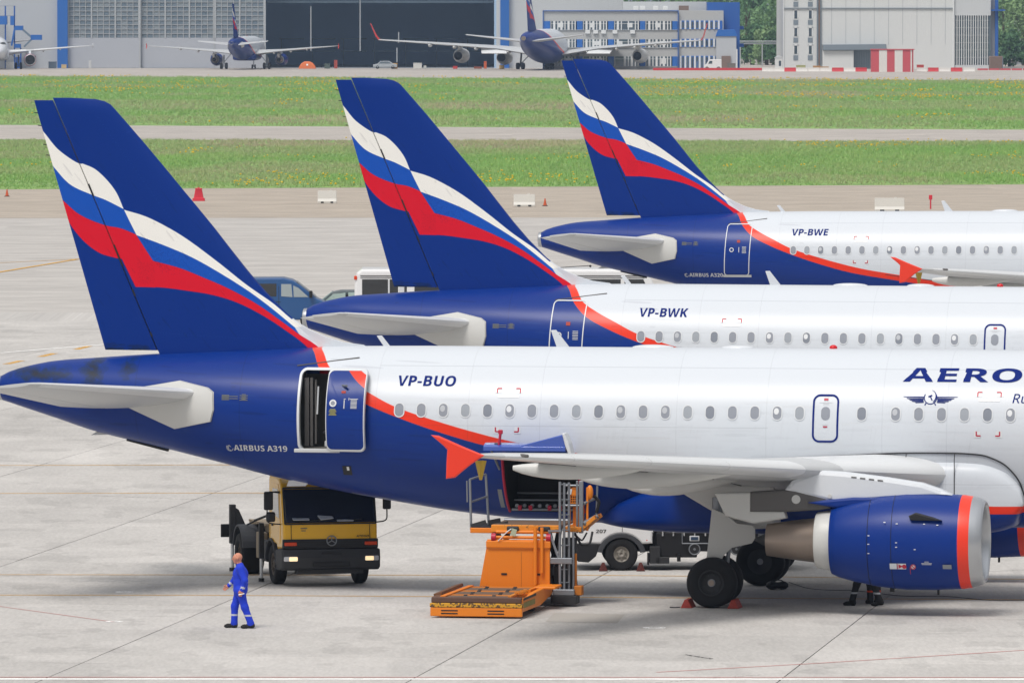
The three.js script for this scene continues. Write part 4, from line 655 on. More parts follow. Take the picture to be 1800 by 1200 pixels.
  part('sill_rollers', joined([bar([-5.2, 2.02, 1.15], [-3.6, 2.02, 1.15], 0.03), ...Array.from({ length: 9 }, (_, i) => cylZ(0.045, 0.08, -5.1 + 0.18 * i, 2.1, 1.0, 10)), bar([-5.2, 2.22, 0.8], [-3.6, 2.22, 0.8], 0.025), bar([-5.2, 2.36, 0.4], [-3.6, 2.36, 0.4], 0.025)]), M.steel, h);
  part('sill_guide', joined([-5.0, -4.75, -4.3, -4.05].map((x) => rbox(0.09, 0.12, 0.06, x, 2.06, 1.18, 0.02))), M.red, h);
  part('scuff_plate', wrap(new THREE.PlaneGeometry(0.1, 0.45, 1, 6), -5.42, 2.28, 0.01), M.steel, h);
  const c = sub('cargo_door', a), arc = curve([[0, 3.36], [0.25, 3.5], [0.6, 3.62], [0.9, 3.66], [1.15, 3.64], [1.3, 3.58]]);
  const sheet = (off, x0, x1) => { const r = []; for (let i = 0; i <= 12; i++) { const z = 1.3 * i / 12; r.push([[x0, arc(z) + off, 1.93 + z], [x1, arc(z) + off, 1.93 + z], [x1, arc(z) + off - 0.09, 1.93 + z], [x0, arc(z) + off - 0.09, 1.93 + z]]); } return loft(r, { crease: 0.5 }); };
  part('door_panel', sheet(0, -5.5, -3.58), M.blueSkySheen, c);
  part('door_shoulder', prism([[-4.75, 3.58], [-3.64, 3.88], [-3.56, 3.66], [-3.6, 3.52], [-4.3, 3.56]], 2.9, 3.2, 0.03), M.blueSkySheen, c);
  part('door_rib', prism([[-3.66, 3.9], [-3.6, 3.9], [-3.5, 3.68], [-3.43, 3.4], [-3.5, 3.4], [-3.58, 3.6]], 2.75, 3.24, 0.02), M.ring, c);
  part('door_strut', joined([bar([-3.55, 3.0, 1.95], [-3.6, 3.5, 2.8], 0.03), bar([-5.35, 3.0, 1.95], [-5.4, 3.5, 2.8], 0.03)]), M.steel, c);
  part('latch_handle', joined([rbox(0.11, 0.1, 0.05, -5.12, 3.92, 3.1, 0.02), sbar([-5.12, 3.9, 3.1], [-5.15, 3.62, 3.12], 0.06, 0.04)]), M.red, c);
  part('latch_recess', joined([box(0.16, 0.07, 0.02, -5.18, 3.63, 3.1, -0.3)]), M.black, c);
  part('service_hatch', joined([wrap(new THREE.PlaneGeometry(0.22, 0.22), -9.05, 2.9, 0.01)]), M.black, a);
  part('hatch_flap', joined([wrap(new THREE.PlaneGeometry(0.06, 0.09), -9.02, 2.95, 0.02)]), M.slat, a);
  part('access_flap', joined([prism([[-10.65, 2.6], [-10.1, 2.62], [-10.25, 2.47], [-10.7, 2.46]], 0.4, 0.42)]), M.slat, a);
  part('belly_panel', joined([tube([[-9.1, 2.35], [-9.05, 2.31], [-8.2, 2.2], [-7.9, 2.12]].map(([x, y]) => [x, y, skinZ(x, y) + 0.01]), 0.01, 5)]), M.steel, a);
}
const cabin = (n) => Array.from({ length: n }, (_, i) => -7.73 + 0.5225 * i);
const front319 = [3.12, ...Array.from({ length: 13 }, (_, i) => 3.91 + 0.532 * i)];
airliner({ label: 'nearest airliner with open rear door and open hold, marked VP-BUO', group: 'tail row airliners on the near apron', pos: [5.315, 0, -205.253], reg: 'VP-BUO', type: 'AIRBUS A319', open: true, near: true, title: true, windows: [...cabin(19), ...front319], exits: [2.28] });
airliner({ label: 'middle one of three parked blue tailed airliners, marked VP-BWK', group: 'tail row airliners on the near apron', pos: [11.55, 0, -248.05], pitch: -0.15, reg: 'VP-BWK', type: 'AIRBUS A319', near: true, windows: cabin(19), exits: [2.28] });
airliner({ label: 'third blue tailed airliner behind the other two, marked VP-BWE', group: 'tail row airliners on the near apron', pos: [18.55, 0, -332.0], pitch: 0.33, nose: 19.83, dX: 2.12, reg: 'VP-BWE', type: 'AIRBUS A320', near: true, windows: cabin(22), exits: [] });
// ---------------------------------------------------------------- people
function skin3(prims, lo, hi, res, k) { // smooth union of tapered capsules meshed on a grid; prims: [a, b, ra, rb, colour]
  const mc = new MarchingCubes(res, M.cloth, false, false, 90000); mc.isolation = 0;
  const c = lo.map((v, i) => (v + hi[i]) / 2), h = lo.map((v, i) => (hi[i] - v) / 2), half = res / 2;
  const P = prims.map(([a, b, ra, rb]) => ({ a, d: [b[0] - a[0], b[1] - a[1], b[2] - a[2]], ra, rb })); for (const p of P) p.l2 = Math.max(1e-9, p.d[0] ** 2 + p.d[1] ** 2 + p.d[2] ** 2);
  const dist = (p, x, y, z) => { const ax = x - p.a[0], ay = y - p.a[1], az = z - p.a[2], t = clamp((ax * p.d[0] + ay * p.d[1] + az * p.d[2]) / p.l2); return Math.hypot(ax - p.d[0] * t, ay - p.d[1] * t, az - p.d[2] * t) - (p.ra + (p.rb - p.ra) * t); };
  for (let z = 0; z < res; z++) for (let y = 0; y < res; y++) for (let x = 0; x < res; x++) {
    const X = c[0] + h[0] * (x - half) / half, Y = c[1] + h[1] * (y - half) / half, Z = c[2] + h[2] * (z - half) / half; let d = 9;
    for (const p of P) { const e = dist(p, X, Y, Z); const q = Math.max(k - Math.abs(d - e), 0) / k; d = Math.min(d, e) - q * q * k / 4; }
    mc.field[x + y * res + z * res * res] = -d;
  }
  mc.update();
  const n = mc.count, pos = new Float32Array(n * 3), col = new Float32Array(n * 3);
  for (let i = 0; i < n; i++) {
    const q = [0, 1, 2].map((j) => c[j] + h[j] * mc.positionArray[i * 3 + j]); pos.set(q, i * 3);
    let best = 9, bi = 0; P.forEach((p, j) => { const e = dist(p, ...q); if (e < best) { best = e; bi = j; } }); const cc = prims[bi][4]; const C = typeof cc === 'function' ? cc(q) : cc; col.set([C.r, C.g, C.b], i * 3);
  }
  let g = new THREE.BufferGeometry(); g.setAttribute('position', new THREE.BufferAttribute(pos, 3)); g.setAttribute('color', new THREE.BufferAttribute(col, 3));
  g = mergeVertices(g, 1e-5); g.computeVertexNormals(); return g.toNonIndexed();
}
const C3 = (s) => new THREE.Color(s);
const bodyMat = mat('skin and clothing', '#ffffff', 0.8, { vertexColors: true });
function person({ name = 'person', label, pos, turn, J, col, group }) {
  // J: joints in metres; the figure faces -x
  const { suit, skin, shoe, band, hair, tee = suit } = col;
  const leg = (y0) => (q) => (band && q[1] > y0 && q[1] < y0 + 0.04 ? band : suit);
  const prims = [];
  const S = (n, s) => J[n + s];
  prims.push([J.pelvis, J.waist, 0.158, 0.152, suit], [J.waist, J.chest, 0.152, 0.165, suit], [J.chest, J.neckBase, 0.16, 0.085, suit]);
  for (const s of ['N', 'F']) {
    prims.push([J.chest, S('shoulder', s), 0.12, 0.085, suit], [S('shoulder', s), S('elbow', s), 0.088, 0.068, suit], [S('elbow', s), S('wrist', s), 0.06, 0.045, band ? (q) => { const w = S('wrist', s), d = Math.hypot(q[0] - w[0], q[1] - w[1], q[2] - w[2]); return d > 0.06 && d < 0.095 ? band : suit; } : suit]);
    prims.push([J.pelvis, S('hip', s), 0.13, 0.115, suit], [S('hip', s), S('knee', s), 0.108, 0.078, suit], [S('knee', s), S('ankle', s), 0.08, 0.072, leg(S('ankle', s)[1] + 0.14)], [S('ankle', s), S('heel', s), 0.05, 0.045, shoe], [S('heel', s), S('ball', s), 0.042, 0.042, shoe], [S('ball', s), S('toe', s), 0.042, 0.03, shoe]);
  }
  const body = skin3(prims, [-0.56, -0.03, -0.38], [0.56, 1.52, 0.38], 84, 0.05);
  const [hx, hy, hz] = J.head, at = (x, y, z) => [hx + x, hy + y, hz + z];
  const face = (q) => { const x = q[0] - hx, y = q[1] - hy, z = q[2] - hz; if (hair && (y > 0.055 + 0.02 * Math.sin(z * 60) && (x > -0.07 || y > 0.085))) return hair; if (hair && x > 0.035 && y > -0.04) return hair; if (x < -0.07 && Math.abs(Math.abs(z) - 0.03) < 0.012 && Math.abs(y - 0.012) < 0.008) return C3('#2c2420'); if (x < -0.07 && Math.abs(z) < 0.026 && Math.abs(y + 0.055) < 0.006) return C3('#9a5548'); return skin; };
  const head = skin3([[at(0.012, 0.03, 0), at(-0.01, 0.02, 0), 0.095, 0.088, face], [at(-0.03, -0.03, 0), at(-0.045, -0.075, 0), 0.066, 0.042, face], [at(-0.088, 0.022, 0.032), at(-0.088, 0.022, -0.032), 0.014, 0.014, face], [at(-0.095, 0.012, 0), at(-0.115, -0.02, 0), 0.01, 0.016, skin], [at(-0.078, -0.052, 0.015), at(-0.078, -0.052, -0.015), 0.014, 0.014, face],
    [at(0.01, 0.01, 0.092), at(0.014, -0.025, 0.09), 0.018, 0.012, skin], [at(0.01, 0.01, -0.092), at(0.014, -0.025, -0.09), 0.018, 0.012, skin], [at(0.02, -0.05, 0), J.neckBase, 0.058, 0.062, skin]], [hx - 0.15, hy - 0.2, hz - 0.14], [hx + 0.15, hy + 0.15, hz + 0.14], 72, 0.018);
  const hands = ['N', 'F'].map((s) => { // palm, four bent fingers of unequal length, thumb from the side of the palm
    const w = J['wrist' + s], d = V(...J['hand' + s]).sub(V(...w)).normalize(), side = V(0, 0, s === 'N' ? 1 : -1), f = d.clone().cross(side).normalize(); if (f.x > 0) f.negate(); const n = side.clone().addScaledVector(d, -side.dot(d)).normalize(), W = V(...w), p = (a, b, c) => W.clone().addScaledVector(d, a).addScaledVector(f, b).addScaledVector(n, c).toArray();
    const q = [[p(0, 0, 0), p(0.045, 0, 0), 0.027, 0.026, skin], [p(0.045, -0.022, 0), p(0.085, -0.026, 0), 0.02, 0.015, skin], [p(0.045, 0.02, 0), p(0.085, 0.026, 0), 0.022, 0.016, skin]];
    [[-0.03, 0.062], [-0.0105, 0.076], [0.0105, 0.082], [0.031, 0.07]].forEach(([b, l]) => q.push([p(0.085, b, 0), p(0.085 + l * 0.55, b, -0.008), 0.0095, 0.009, skin], [p(0.085 + l * 0.55, b, -0.008), p(0.085 + l * 0.85, b * 0.95, -0.03), 0.009, 0.0075, skin]));
    q.push([p(0.03, 0.03, -0.005), p(0.062, 0.056, -0.012), 0.014, 0.011, skin], [p(0.062, 0.056, -0.012), p(0.092, 0.06, -0.02), 0.011, 0.009, skin]);
    const m = W.clone().addScaledVector(d, 0.08); return skin3(q, [m.x - 0.14, m.y - 0.14, m.z - 0.14], [m.x + 0.14, m.y + 0.14, m.z + 0.14], 64, 0.008);
  });
  const g = mergeGeometries([body, head, ...hands]);
  const o = single(name, g, bodyMat, label, 'person', group, pos); o.rotation.y = turn; return o;
}
const walkJ = { pelvis: [0.03, 0.86, 0], waist: [0.035, 1.0, 0], chest: [0.03, 1.21, 0], neckBase: [0.02, 1.385, 0], head: [-0.035, 1.545, 0],
  shoulderN: [0.05, 1.33, 0.17], elbowN: [0.16, 1.07, 0.235], wristN: [0.1, 0.86, 0.23], handN: [0.06, 0.76, 0.23], shoulderF: [0.0, 1.34, -0.17], elbowF: [-0.11, 1.1, -0.25], wristF: [-0.26, 0.93, -0.24], handF: [-0.34, 0.86, -0.23],
  hipN: [0.04, 0.83, 0.09], kneeN: [0.14, 0.47, 0.1], ankleN: [0.27, 0.13, 0.1], heelN: [0.31, 0.065, 0.1], ballN: [0.13, 0.045, 0.11], toeN: [0.075, 0.04, 0.11],
  hipF: [0.0, 0.83, -0.09], kneeF: [-0.11, 0.48, -0.09], ankleF: [-0.12, 0.13, -0.09], heelF: [-0.1, 0.055, -0.09], ballF: [-0.265, 0.045, -0.1], toeF: [-0.325, 0.04, -0.1] };
const man = person({ label: 'person in blue coveralls with pale cuffs walking across the apron', pos: [-6.04, 0, -194.6], turn: R(-6), J: walkJ, col: { suit: C3('#1237c8'), skin: C3('#c98a72'), shoe: C3('#1b1b1d'), band: C3('#c4c6cc'), hair: null } });
{ // things he carries: a white card in the near hand, pens in the chest pocket
  const paper = single('paper_slip', rbox(0.13, 0.012, 0.05, 0, 0, 0, 0.004, 0.3, 0.2, 0.25), mat('white paper', '#e9e9e6', 0.8), 'small white slip of paper held by the walking person', 'paper'); paper.position.set(-5.98, 0.775, -194.35);
}
const standJ = { ...walkJ, kneeF: [-0.2, 0.5, -0.1], ankleF: [-0.3, 0.13, -0.1], heelF: [-0.27, 0.05, -0.1], ballF: [-0.43, 0.045, -0.11], toeF: [-0.49, 0.04, -0.11], kneeN: [0.17, 0.48, 0.1], ankleN: [0.3, 0.14, 0.1], heelN: [0.35, 0.075, 0.1], ballN: [0.2, 0.045, 0.11], toeN: [0.13, 0.04, 0.11] };
const uprightJ = { ...walkJ, kneeN: [0.0, 0.47, 0.1], ankleN: [0.02, 0.13, 0.1], heelN: [0.05, 0.055, 0.1], ballN: [-0.12, 0.045, 0.11], toeN: [-0.18, 0.04, 0.11], kneeF: [0.0, 0.47, -0.09], ankleF: [0.02, 0.13, -0.09], heelF: [0.05, 0.055, -0.09], ballF: [-0.12, 0.045, -0.1], toeF: [-0.18, 0.04, -0.1] };
person({ label: 'person in dark clothes behind the engine with white ankle bands', pos: [8.12, 0, -201.7], turn: R(4), J: standJ, col: { suit: C3('#16171c'), skin: C3('#b98570'), shoe: C3('#101012'), band: C3('#b9bdc4'), hair: C3('#2a211c') } });
person({ label: 'person behind the engine with an orange band on the trouser leg', pos: [8.33, 0, -202.35], turn: R(-70), J: uprightJ, col: { suit: C3('#191b20'), skin: C3('#b98570'), shoe: C3('#121214'), band: C3('#d2401c'), hair: C3('#2a211c') } });

// ---------------------------------------------------------------- vehicles
// wheel about its own centre, axle along x; returns [tyre, rim]
function wheelGeos(r, w, rimR, bolts = 8) {
  const t = new THREE.LatheGeometry([[rimR, -w / 2 * 0.8], [rimR + 0.04, -w / 2], [r * 0.9, -w / 2], [r * 0.98, -w / 2 * 0.8], [r, -w / 2 * 0.5], [r, w / 2 * 0.5], [r * 0.98, w / 2 * 0.8], [r * 0.9, w / 2], [rimR + 0.04, w / 2], [rimR, w / 2 * 0.8]].map(([a, b]) => new THREE.Vector2(a, b)), 36).rotateZ(Math.PI / 2);
  const m = joined([new THREE.LatheGeometry([[rimR + 0.01, w / 2 * 0.8], [rimR - 0.03, w / 2 * 0.75], [rimR - 0.05, w / 2 * 0.35], [0.1, w / 2 * 0.45], [0.08, w / 2 * 0.75], [0.01, w / 2 * 0.75], [0.01, -w / 2 * 0.75], [0.08, -w / 2 * 0.75], [0.1, -w / 2 * 0.45], [rimR - 0.05, -w / 2 * 0.35], [rimR, -w / 2 * 0.8]].map(([a, b]) => new THREE.Vector2(a, b)), 30).rotateZ(Math.PI / 2), ...Array.from({ length: bolts }, (_, i) => { const a = i / bolts * 2 * Math.PI, q = rimR * 0.6; return cylX(0.022, w * 0.9, 0, q * Math.cos(a), q * Math.sin(a), 6); })]);
  return [t, m];
}
function wheel(parent, x, y, z, geos, rimMat, turn = 0) { const g = sub('wheel', parent); g.position.set(x, y, z); g.rotation.y = turn; part('tyre', geos[0], M.rubber, g); part('rim', geos[1], rimMat, g); return g; }
const rimGrey = mat('dusty grey wheel steel', '#8d8880', 0.6), rimDark = mat('dirty wheel steel', '#5f564d', 0.7), fender = mat('worn dark fender', '#3b3d42', 0.65), greyMetal = mat('dusty chassis paint', '#57524b', 0.75), dirtTan = mat('dusty beige steel', '#9a8c78', 0.8), lens = mat('headlamp lens', '#fff0cf', 0.15, { emissive: new THREE.Color('#ffd9a0'), emissiveIntensity: 0.9 }), lensClear = mat('clear lamp glass', '#c9ccd0', 0.1, { clearcoat: 1 }), blinker = mat('orange lamp glass', '#d9441a', 0.25), busWhite = mat('bus white paint', '#e6e7e8', 0.35, { clearcoat: 0.4 }), chromeDim = mat('polished rod', '#d5d8da', 0.25, { metalness: 0.5 });
{ // yellow lorry cab and chassis facing the camera
  const t = thing('yellow_truck', 'yellow cab lorry with lit headlamps standing under the blue tail', 'truck', [-4.6, 0, -209.35], R(13.3));
  const side = [[1.34, 0.92], [1.33, 1.12], [1.3, 1.5], [1.06, 2.32], [0.98, 2.44], [0.8, 2.56], [0.5, 2.6], [-0.28, 2.6], [-0.36, 2.5], [-0.38, 1.1], [-0.3, 0.98], [0.52, 0.98], [0.62, 0.86]];
  const cab = part('cab', prismX(side, -1.14, 1.14, 0.06), M.yellow, t);
  part('windscreen', prismX([[1.34, 1.53], [1.1, 2.31], [1.05, 2.31], [1.25, 1.53]], -1.08, 1.08, 0.01), M.glassDark, t);
  part('windscreen_rubber', joined([sbar([-1.1, 1.5, 1.33], [1.1, 1.5, 1.33], 0.03, 0.05), sbar([-1.1, 1.5, 1.33], [-1.1, 2.34, 1.085], 0.03, 0.04), sbar([1.1, 1.5, 1.33], [1.1, 2.34, 1.085], 0.03, 0.04), sbar([-1.1, 2.34, 1.085], [1.1, 2.34, 1.085], 0.04, 0.03)]), M.black, t);
  part('dashboard_paper', joined([rbox(0.4, 0.02, 0.14, -0.72, 1.62, 1.33, 0.01, 0.3), rbox(0.34, 0.02, 0.2, -0.12, 1.66, 1.31, 0.01, 0.5, 0.3, 0.1), rbox(0.4, 0.02, 0.1, 0.35, 1.58, 1.33, 0.01, 0.3)].map((g) => g.translate(0, 0.0, 0.012))), mat('pale papers', '#b9c0c6', 0.6), t);
  part('wiper', bar([-0.75, 1.56, 1.36], [-0.1, 1.6, 1.345], 0.012), M.black, t); part('wiper', bar([0.1, 1.56, 1.36], [0.75, 1.6, 1.345], 0.012), M.black, t);
  part('grille', joined([prismX([[1.345, 0.92], [1.36, 1.0], [1.352, 1.14], [1.25, 1.14], [1.2, 0.9]], -1.15, 1.15, 0.02), ...[0.97, 1.03, 1.09].map((y) => sbar([-0.8, y, 1.36], [0.8, y, 1.36], 0.02, 0.02))]), M.black, t);
  part('bumper', joined([prismX([[1.28, 0.4], [1.42, 0.46], [1.44, 0.7], [1.4, 0.9], [1.1, 0.92], [0.62, 0.86], [0.62, 0.5]], -1.19, 1.19, 0.04), box(1.6, 0.1, 0.3, 0, 0.36, 1.15)]), M.dark, t);
  part('bumper_inlet', joined([rbox(0.9, 0.12, 0.04, 0, 0.55, 1.43, 0.02), rbox(0.5, 0.06, 0.03, 0, 0.8, 1.43, 0.01)]), M.black, t);
  part('brand_emblem', joined([new THREE.TorusGeometry(0.115, 0.014, 8, 28).translate(0.02, 1.1, 1.375), ...[90, 210, 330].map((a) => sbar([0.02, 1.1, 1.378], [0.02 + 0.11 * Math.cos(R(a)), 1.1 + 0.11 * Math.sin(R(a)), 1.378], 0.018, 0.012))]), M.steel, t);
  part('model_lettering', letters('ATEGO', 0.3, 0.05, font, 0.2).translate(0.62, 1.175, 1.352), M.dark, t);
  part('worn_print', joined([box(0.16, 0.02, 0.012, -0.64, 1.395, 1.32), box(0.11, 0.016, 0.012, -0.65, 1.34, 1.325)]), M.panel, t);
  part('bonnet_joint', joined([sbar([-0.95, 1.14, 1.345], [-0.95, 1.5, 1.315], 0.012, 0.01), sbar([0.95, 1.14, 1.345], [0.95, 1.5, 1.315], 0.012, 0.01)]), M.black, t);
  for (const s of [-1, 1]) {
    const h = part('headlamp', rbox(0.36, 0.13, 0.08, s * 0.98, 0.68, 1.41, 0.04), lensClear, t); part('lit_bulb', rbox(0.2, 0.1, 0.03, s * 0.92, 0.68, 1.452, 0.03), lens, h);
    part('indicator', rbox(0.3, 0.085, 0.05, s * 0.97, 1.03, 1.365, 0.02), blinker, t);
    const m = sub('mirror', t); part('mirror_arm', joined([tube(s > 0 ? [[1.14, 1.5, 1.0], [1.35, 1.53, 1.05], [1.42, 1.6, 1.08], [1.42, 1.9, 1.08]] : [[-1.14, 2.22, 0.9], [-1.42, 2.25, 0.98], [-1.45, 2.1, 1.0], [-1.45, 1.55, 1.0], [-1.14, 1.48, 1.0]], 0.016), s < 0 ? bar([-1.14, 2.25, 0.88], [-1.4, 2.25, 0.98], 0.015) : null]), M.black, m);
    part('mirror_head', s > 0 ? rbox(0.2, 0.34, 0.1, 1.42, 1.98, 1.08, 0.04) : joined([rbox(0.22, 0.44, 0.1, -1.43, 2.04, 1.0, 0.04), rbox(0.22, 0.24, 0.12, -1.38, 1.66, 1.02, 0.05)]), M.black, m);
    const d = part('door', prismX([[0.98, 1.02], [1.0, 1.5], [0.86, 2.3], [0.75, 2.42], [0.05, 2.42], [0.02, 1.02]], s > 0 ? 1.138 : -1.15, s > 0 ? 1.15 : -1.138, 0.004), M.yellow, t);
    part('door_window', prismX([[0.9, 1.62], [0.78, 2.24], [0.7, 2.3], [0.15, 2.3], [0.12, 1.72], [0.3, 1.66]], s > 0 ? 1.148 : -1.156, s > 0 ? 1.156 : -1.148, 0.003), M.glassDark, d);
    part('door_handle', rbox(0.02, 0.04, 0.16, s * 1.165, 1.42, 0.15, 0.008), M.black, d);
    const f = []; for (let i = 0; i <= 12; i++) { const a = R(8 + 164 * i / 12); f.push([0.62 * Math.cos(a), 0.48 + 0.62 * Math.sin(a)]); } for (let i = 12; i >= 0; i--) { const a = R(8 + 164 * i / 12); f.push([0.56 * Math.cos(a), 0.48 + 0.56 * Math.sin(a)]); }
    part('front_fender', prismX(f, s > 0 ? 0.82 : -1.19, s > 0 ? 1.19 : -0.82, 0.015), fender, t);
    part('rear_fender', prismX(f.map(([z, y]) => [z - 3.8, y + 0.1]), s > 0 ? 0.6 : -1.2, s > 0 ? 1.2 : -0.6, 0.015), fender, t);
    part('step', joined([box(0.3, 0.04, 0.4, s * 1.02, 0.45, 0.85), box(0.03, 0.4, 0.4, s * 1.15, 0.6, 0.85)]), M.dark, t);
    part('stabilizer_leg', joined([rbox(0.12, 0.85, 0.12, s * 1.22, 0.98, -0.85, 0.02), cylY(0.07, 0.07, 0.08, s * 1.22, 0.05, -0.85)]), M.dark, t); part('leg_rod', cylY(0.04, 0.04, 0.55, s * 1.22, 0.33, -0.85, 14), chromeDim, t);
    part('rear_stabilizer_leg', joined([rbox(0.15, 0.95, 0.16, s * 1.13, 1.15, -4.75, 0.02), prism([[s * 1.15, 1.6], [s * 1.15, 1.1], [s * 0.8, 1.1], [s * 0.98, 1.5]], -4.8, -4.7, 0.01), cylY(0.08, 0.08, 0.08, s * 1.13, 0.05, -4.75)]), M.dark, t); part('leg_rod', cylY(0.045, 0.045, 0.6, s * 1.13, 0.38, -4.75, 14), chromeDim, t);
    part('tool_box', rbox(0.2, 0.62, 0.42, s * 1.02, 0.82, -1.75, 0.02), dirtTan, t);
    part('side_tank', joined([rbox(0.3, 0.5, 0.6, s * 0.95, 0.72, -1.15, 0.04)]), M.dark, t);
  }
  part('rear_light_box', rbox(0.22, 0.32, 0.06, -1.27, 0.98, -4.95, 0.02), M.black, t);
  part('chassis', joined([box(0.22, 0.26, 5.6, -0.42, 0.86, -2.3), box(0.22, 0.26, 5.6, 0.42, 0.86, -2.3), ...[-0.9, -2.2, -3.2, -4.8].map((z) => box(0.8, 0.2, 0.12, 0, 0.86, z)), box(1.9, 0.4, 0.5, 0, 0.6, 0.55), cylX(0.1, 1.7, 0, 0.5, -3.8), cylX(0.09, 1.9, 0, 0.47, 0)]), M.dark, t);
  part('hook_frame', joined([box(0.16, 0.2, 4.2, -0.5, 1.14, -2.9), box(0.16, 0.2, 4.2, 0.5, 1.14, -2.9), box(1.6, 0.05, 2.0, 0, 1.26, -3.4), box(1.3, 0.16, 0.3, 0, 1.16, -4.9)]), dirtTan, t);
  part('hook_arm', joined([sbar([-0.2, 1.3, -1.5], [-0.2, 2.1, -0.75], 0.24, 0.3), bar([-0.9, 1.32, -3.2], [-0.55, 1.56, -2.4], 0.03), bar([-0.55, 1.56, -2.4], [-0.1, 1.55, -1.6], 0.035), bar([-1.0, 1.2, -3.6], [-0.6, 1.55, -2.5], 0.02), rbox(0.3, 0.3, 0.3, -0.5, 1.4, -2.2, 0.04)]), M.dark, t);
  part('rear_wall_mast', joined([sbar([-0.75, 1.2, -0.55], [-0.75, 2.75, -0.6], 0.16, 0.16), sbar([0.75, 1.2, -0.55], [0.75, 2.7, -0.6], 0.16, 0.16), box(1.6, 0.14, 0.14, 0, 2.68, -0.6)]), M.dark, t);
  const wf = wheelGeos(0.48, 0.28, 0.27), wr = wheelGeos(0.5, 0.56, 0.27);
  for (const s of [-1, 1]) { wheel(t, s * 0.99, 0.48, 0, wf, rimDark); wheel(t, s * 0.9, 0.5, -3.8, wr, rimDark); }
}
{ // cargo loader: low deck toward the camera, raised bridge at the hold
  const cs = Math.cos(R(10)), sn = Math.sin(R(10)), px = -4.6, pz = 8.5, t = thing('cargo_loader', 'orange cargo loader with low deck and raised bridge at the open hold', 'loader', [5.315 + px * cs - pz * sn, 0, -205.253 + px * sn + pz * cs], R(-10));
  const wornOrange = mat('chipped orange paint', null, 0.6, { map: dataTex(512, 512, (i, j) => { const a = fbm(i / 30, j / 30, 5), b = fbm(i / 9, j / 20, 4, noise2); return a + 0.4 * b > 0.82 ? [92, 62, 44] : a > 0.56 ? [188, 116, 36] : [222, 128 + 20 * b, 30]; }) });
  const wornYellow = mat('chipped yellow bumper', null, 0.7, { map: dataTex(512, 128, (i, j) => { const a = fbm(i / 12, j / 9, 5); return a > 0.56 ? [84, 62, 40] : a > 0.5 ? [170, 128, 40] : [205, 150, 34]; }) });
  const deck = sub('low_deck', t);
  part('deck_frame', joined([box(0.14, 0.26, 3.9, -1.06, 0.3, -1.98), box(0.12, 0.1, 3.6, -0.9, 0.44, -1.9), box(1.9, 0.08, 3.7, -0.1, 0.26, -1.95)]), M.amber, deck);
  part('side_beam', joined([prism([[0, 0.14], [0, 0.42], [1.1, 0.42], [1.5, 0.48], [3.95, 0.52], [3.95, 0.3], [2.4, 0.14]], 0, 0.12, 0.015).rotateY(Math.PI / 2).translate(0.82, 0, -0.03), rbox(0.5, 0.06, 0.9, 0.95, 0.5, -3.3, 0.02), box(0.06, 0.1, 1.5, 0.72, 0.46, -2.9)]), M.amber, deck);
  part('side_marking', joined(Array.from({ length: 9 }, (_, i) => box(0.012, 0.12, 0.1, 0.946, 0.29, -0.2 - 0.17 * i, 0, 0, 0))), M.khaki, deck);
  part('rub_strip', sbar([0.95, 0.43, -0.1], [0.95, 0.44, -1.7], 0.02, 0.05), M.black, deck);
  part('front_face', rbox(2.1, 0.2, 0.1, -0.11, 0.14, 0.0, 0.02), M.amber, deck);
  part('front_bumper', setUV(joined([rbox(2.12, 0.1, 0.12, -0.11, 0.29, 0.0, 0.02)]), (x, y, z) => [x / 1.5, (y + z) * 2]), wornYellow, deck);
  part('front_lip', rbox(2.06, 0.13, 0.2, -0.11, 0.405, -0.06, 0.03), mat('rusty brown steel', '#5b4136', 0.8), deck);
  for (const x of [-0.72, 0.34]) for (const y of [0.17, 0.105]) part('front_slot', box(0.38, 0.028, 0.02, x, y, 0.045), M.black, deck);
  part('left_flap', joined([rbox(0.2, 0.08, 3.0, -1.17, 0.47, -2.3, 0.02, 0, 0.02, 0.25), rbox(0.3, 0.06, 0.4, -1.0, 0.44, -0.4, 0.02)]), mat('rusty brown flap', '#6b4a33', 0.8), deck);
  for (let i = 0; i < 8; i++) { part('deck_plank', setUV(rbox(1.42, 0.035, 0.3, -0.12, 0.45, -0.42 - 0.44 * i, 0.008), (x, y, z) => [x, z]), i % 3 === 1 ? M.amberWorn : M.rust, deck); part('deck_roller', cylX(0.03, 1.4, -0.12, 0.43, -0.2 - 0.44 * i, 12), M.steel, deck); }
  for (let i = 0; i < 7; i++) for (const x of [-0.45, 0.2]) part('castor', joined([rbox(0.085, 0.035, 0.07, x + 0.06 * (i % 2), 0.477, -0.5 - 0.46 * i, 0.015)]), M.dark, deck);
  part('deck_stop', joined([sbar([0.62, 0.47, -0.15], [0.62, 0.49, -2.2], 0.08, 0.05), ...Array.from({ length: 6 }, (_, i) => box(0.16, 0.05, 0.05, 0.66, 0.5, -1.0 - 0.18 * i, 0, 0.5))]), wornOrange, deck);
  // upright body between deck and bridge
  const body = sub('upright_body', t);
  part('body_panel', joined([rbox(1.46, 1.3, 0.08, 0.16, 0.88, -3.95, 0.015), rbox(1.5, 0.16, 0.12, 0.16, 1.42, -3.94, 0.02), prism([[-0.75, 0.45], [-0.56, 1.5], [-0.52, 1.5], [-0.55, 0.45]], -4.1, -3.93, 0.01)]), M.amber, body);
  part('panel_slot', box(0.13, 0.045, 0.02, -0.17, 0.74, -3.905), M.black, body); part('panel_slot', box(0.1, 0.045, 0.02, 0.62, 0.74, -3.905), M.black, body);
  part('panel_joint', joined([box(0.012, 0.8, 0.012, 0.23, 0.85, -3.908), box(1.4, 0.014, 0.012, 0.16, 1.335, -3.878)]), M.amberWorn, body);
  part('cross_bar', cylX(0.035, 1.3, 0.2, 1.58, -3.95, 12), M.amber, body); part('cross_bar', cylX(0.04, 1.25, 0.25, 1.7, -4.0, 12), M.amber, body);
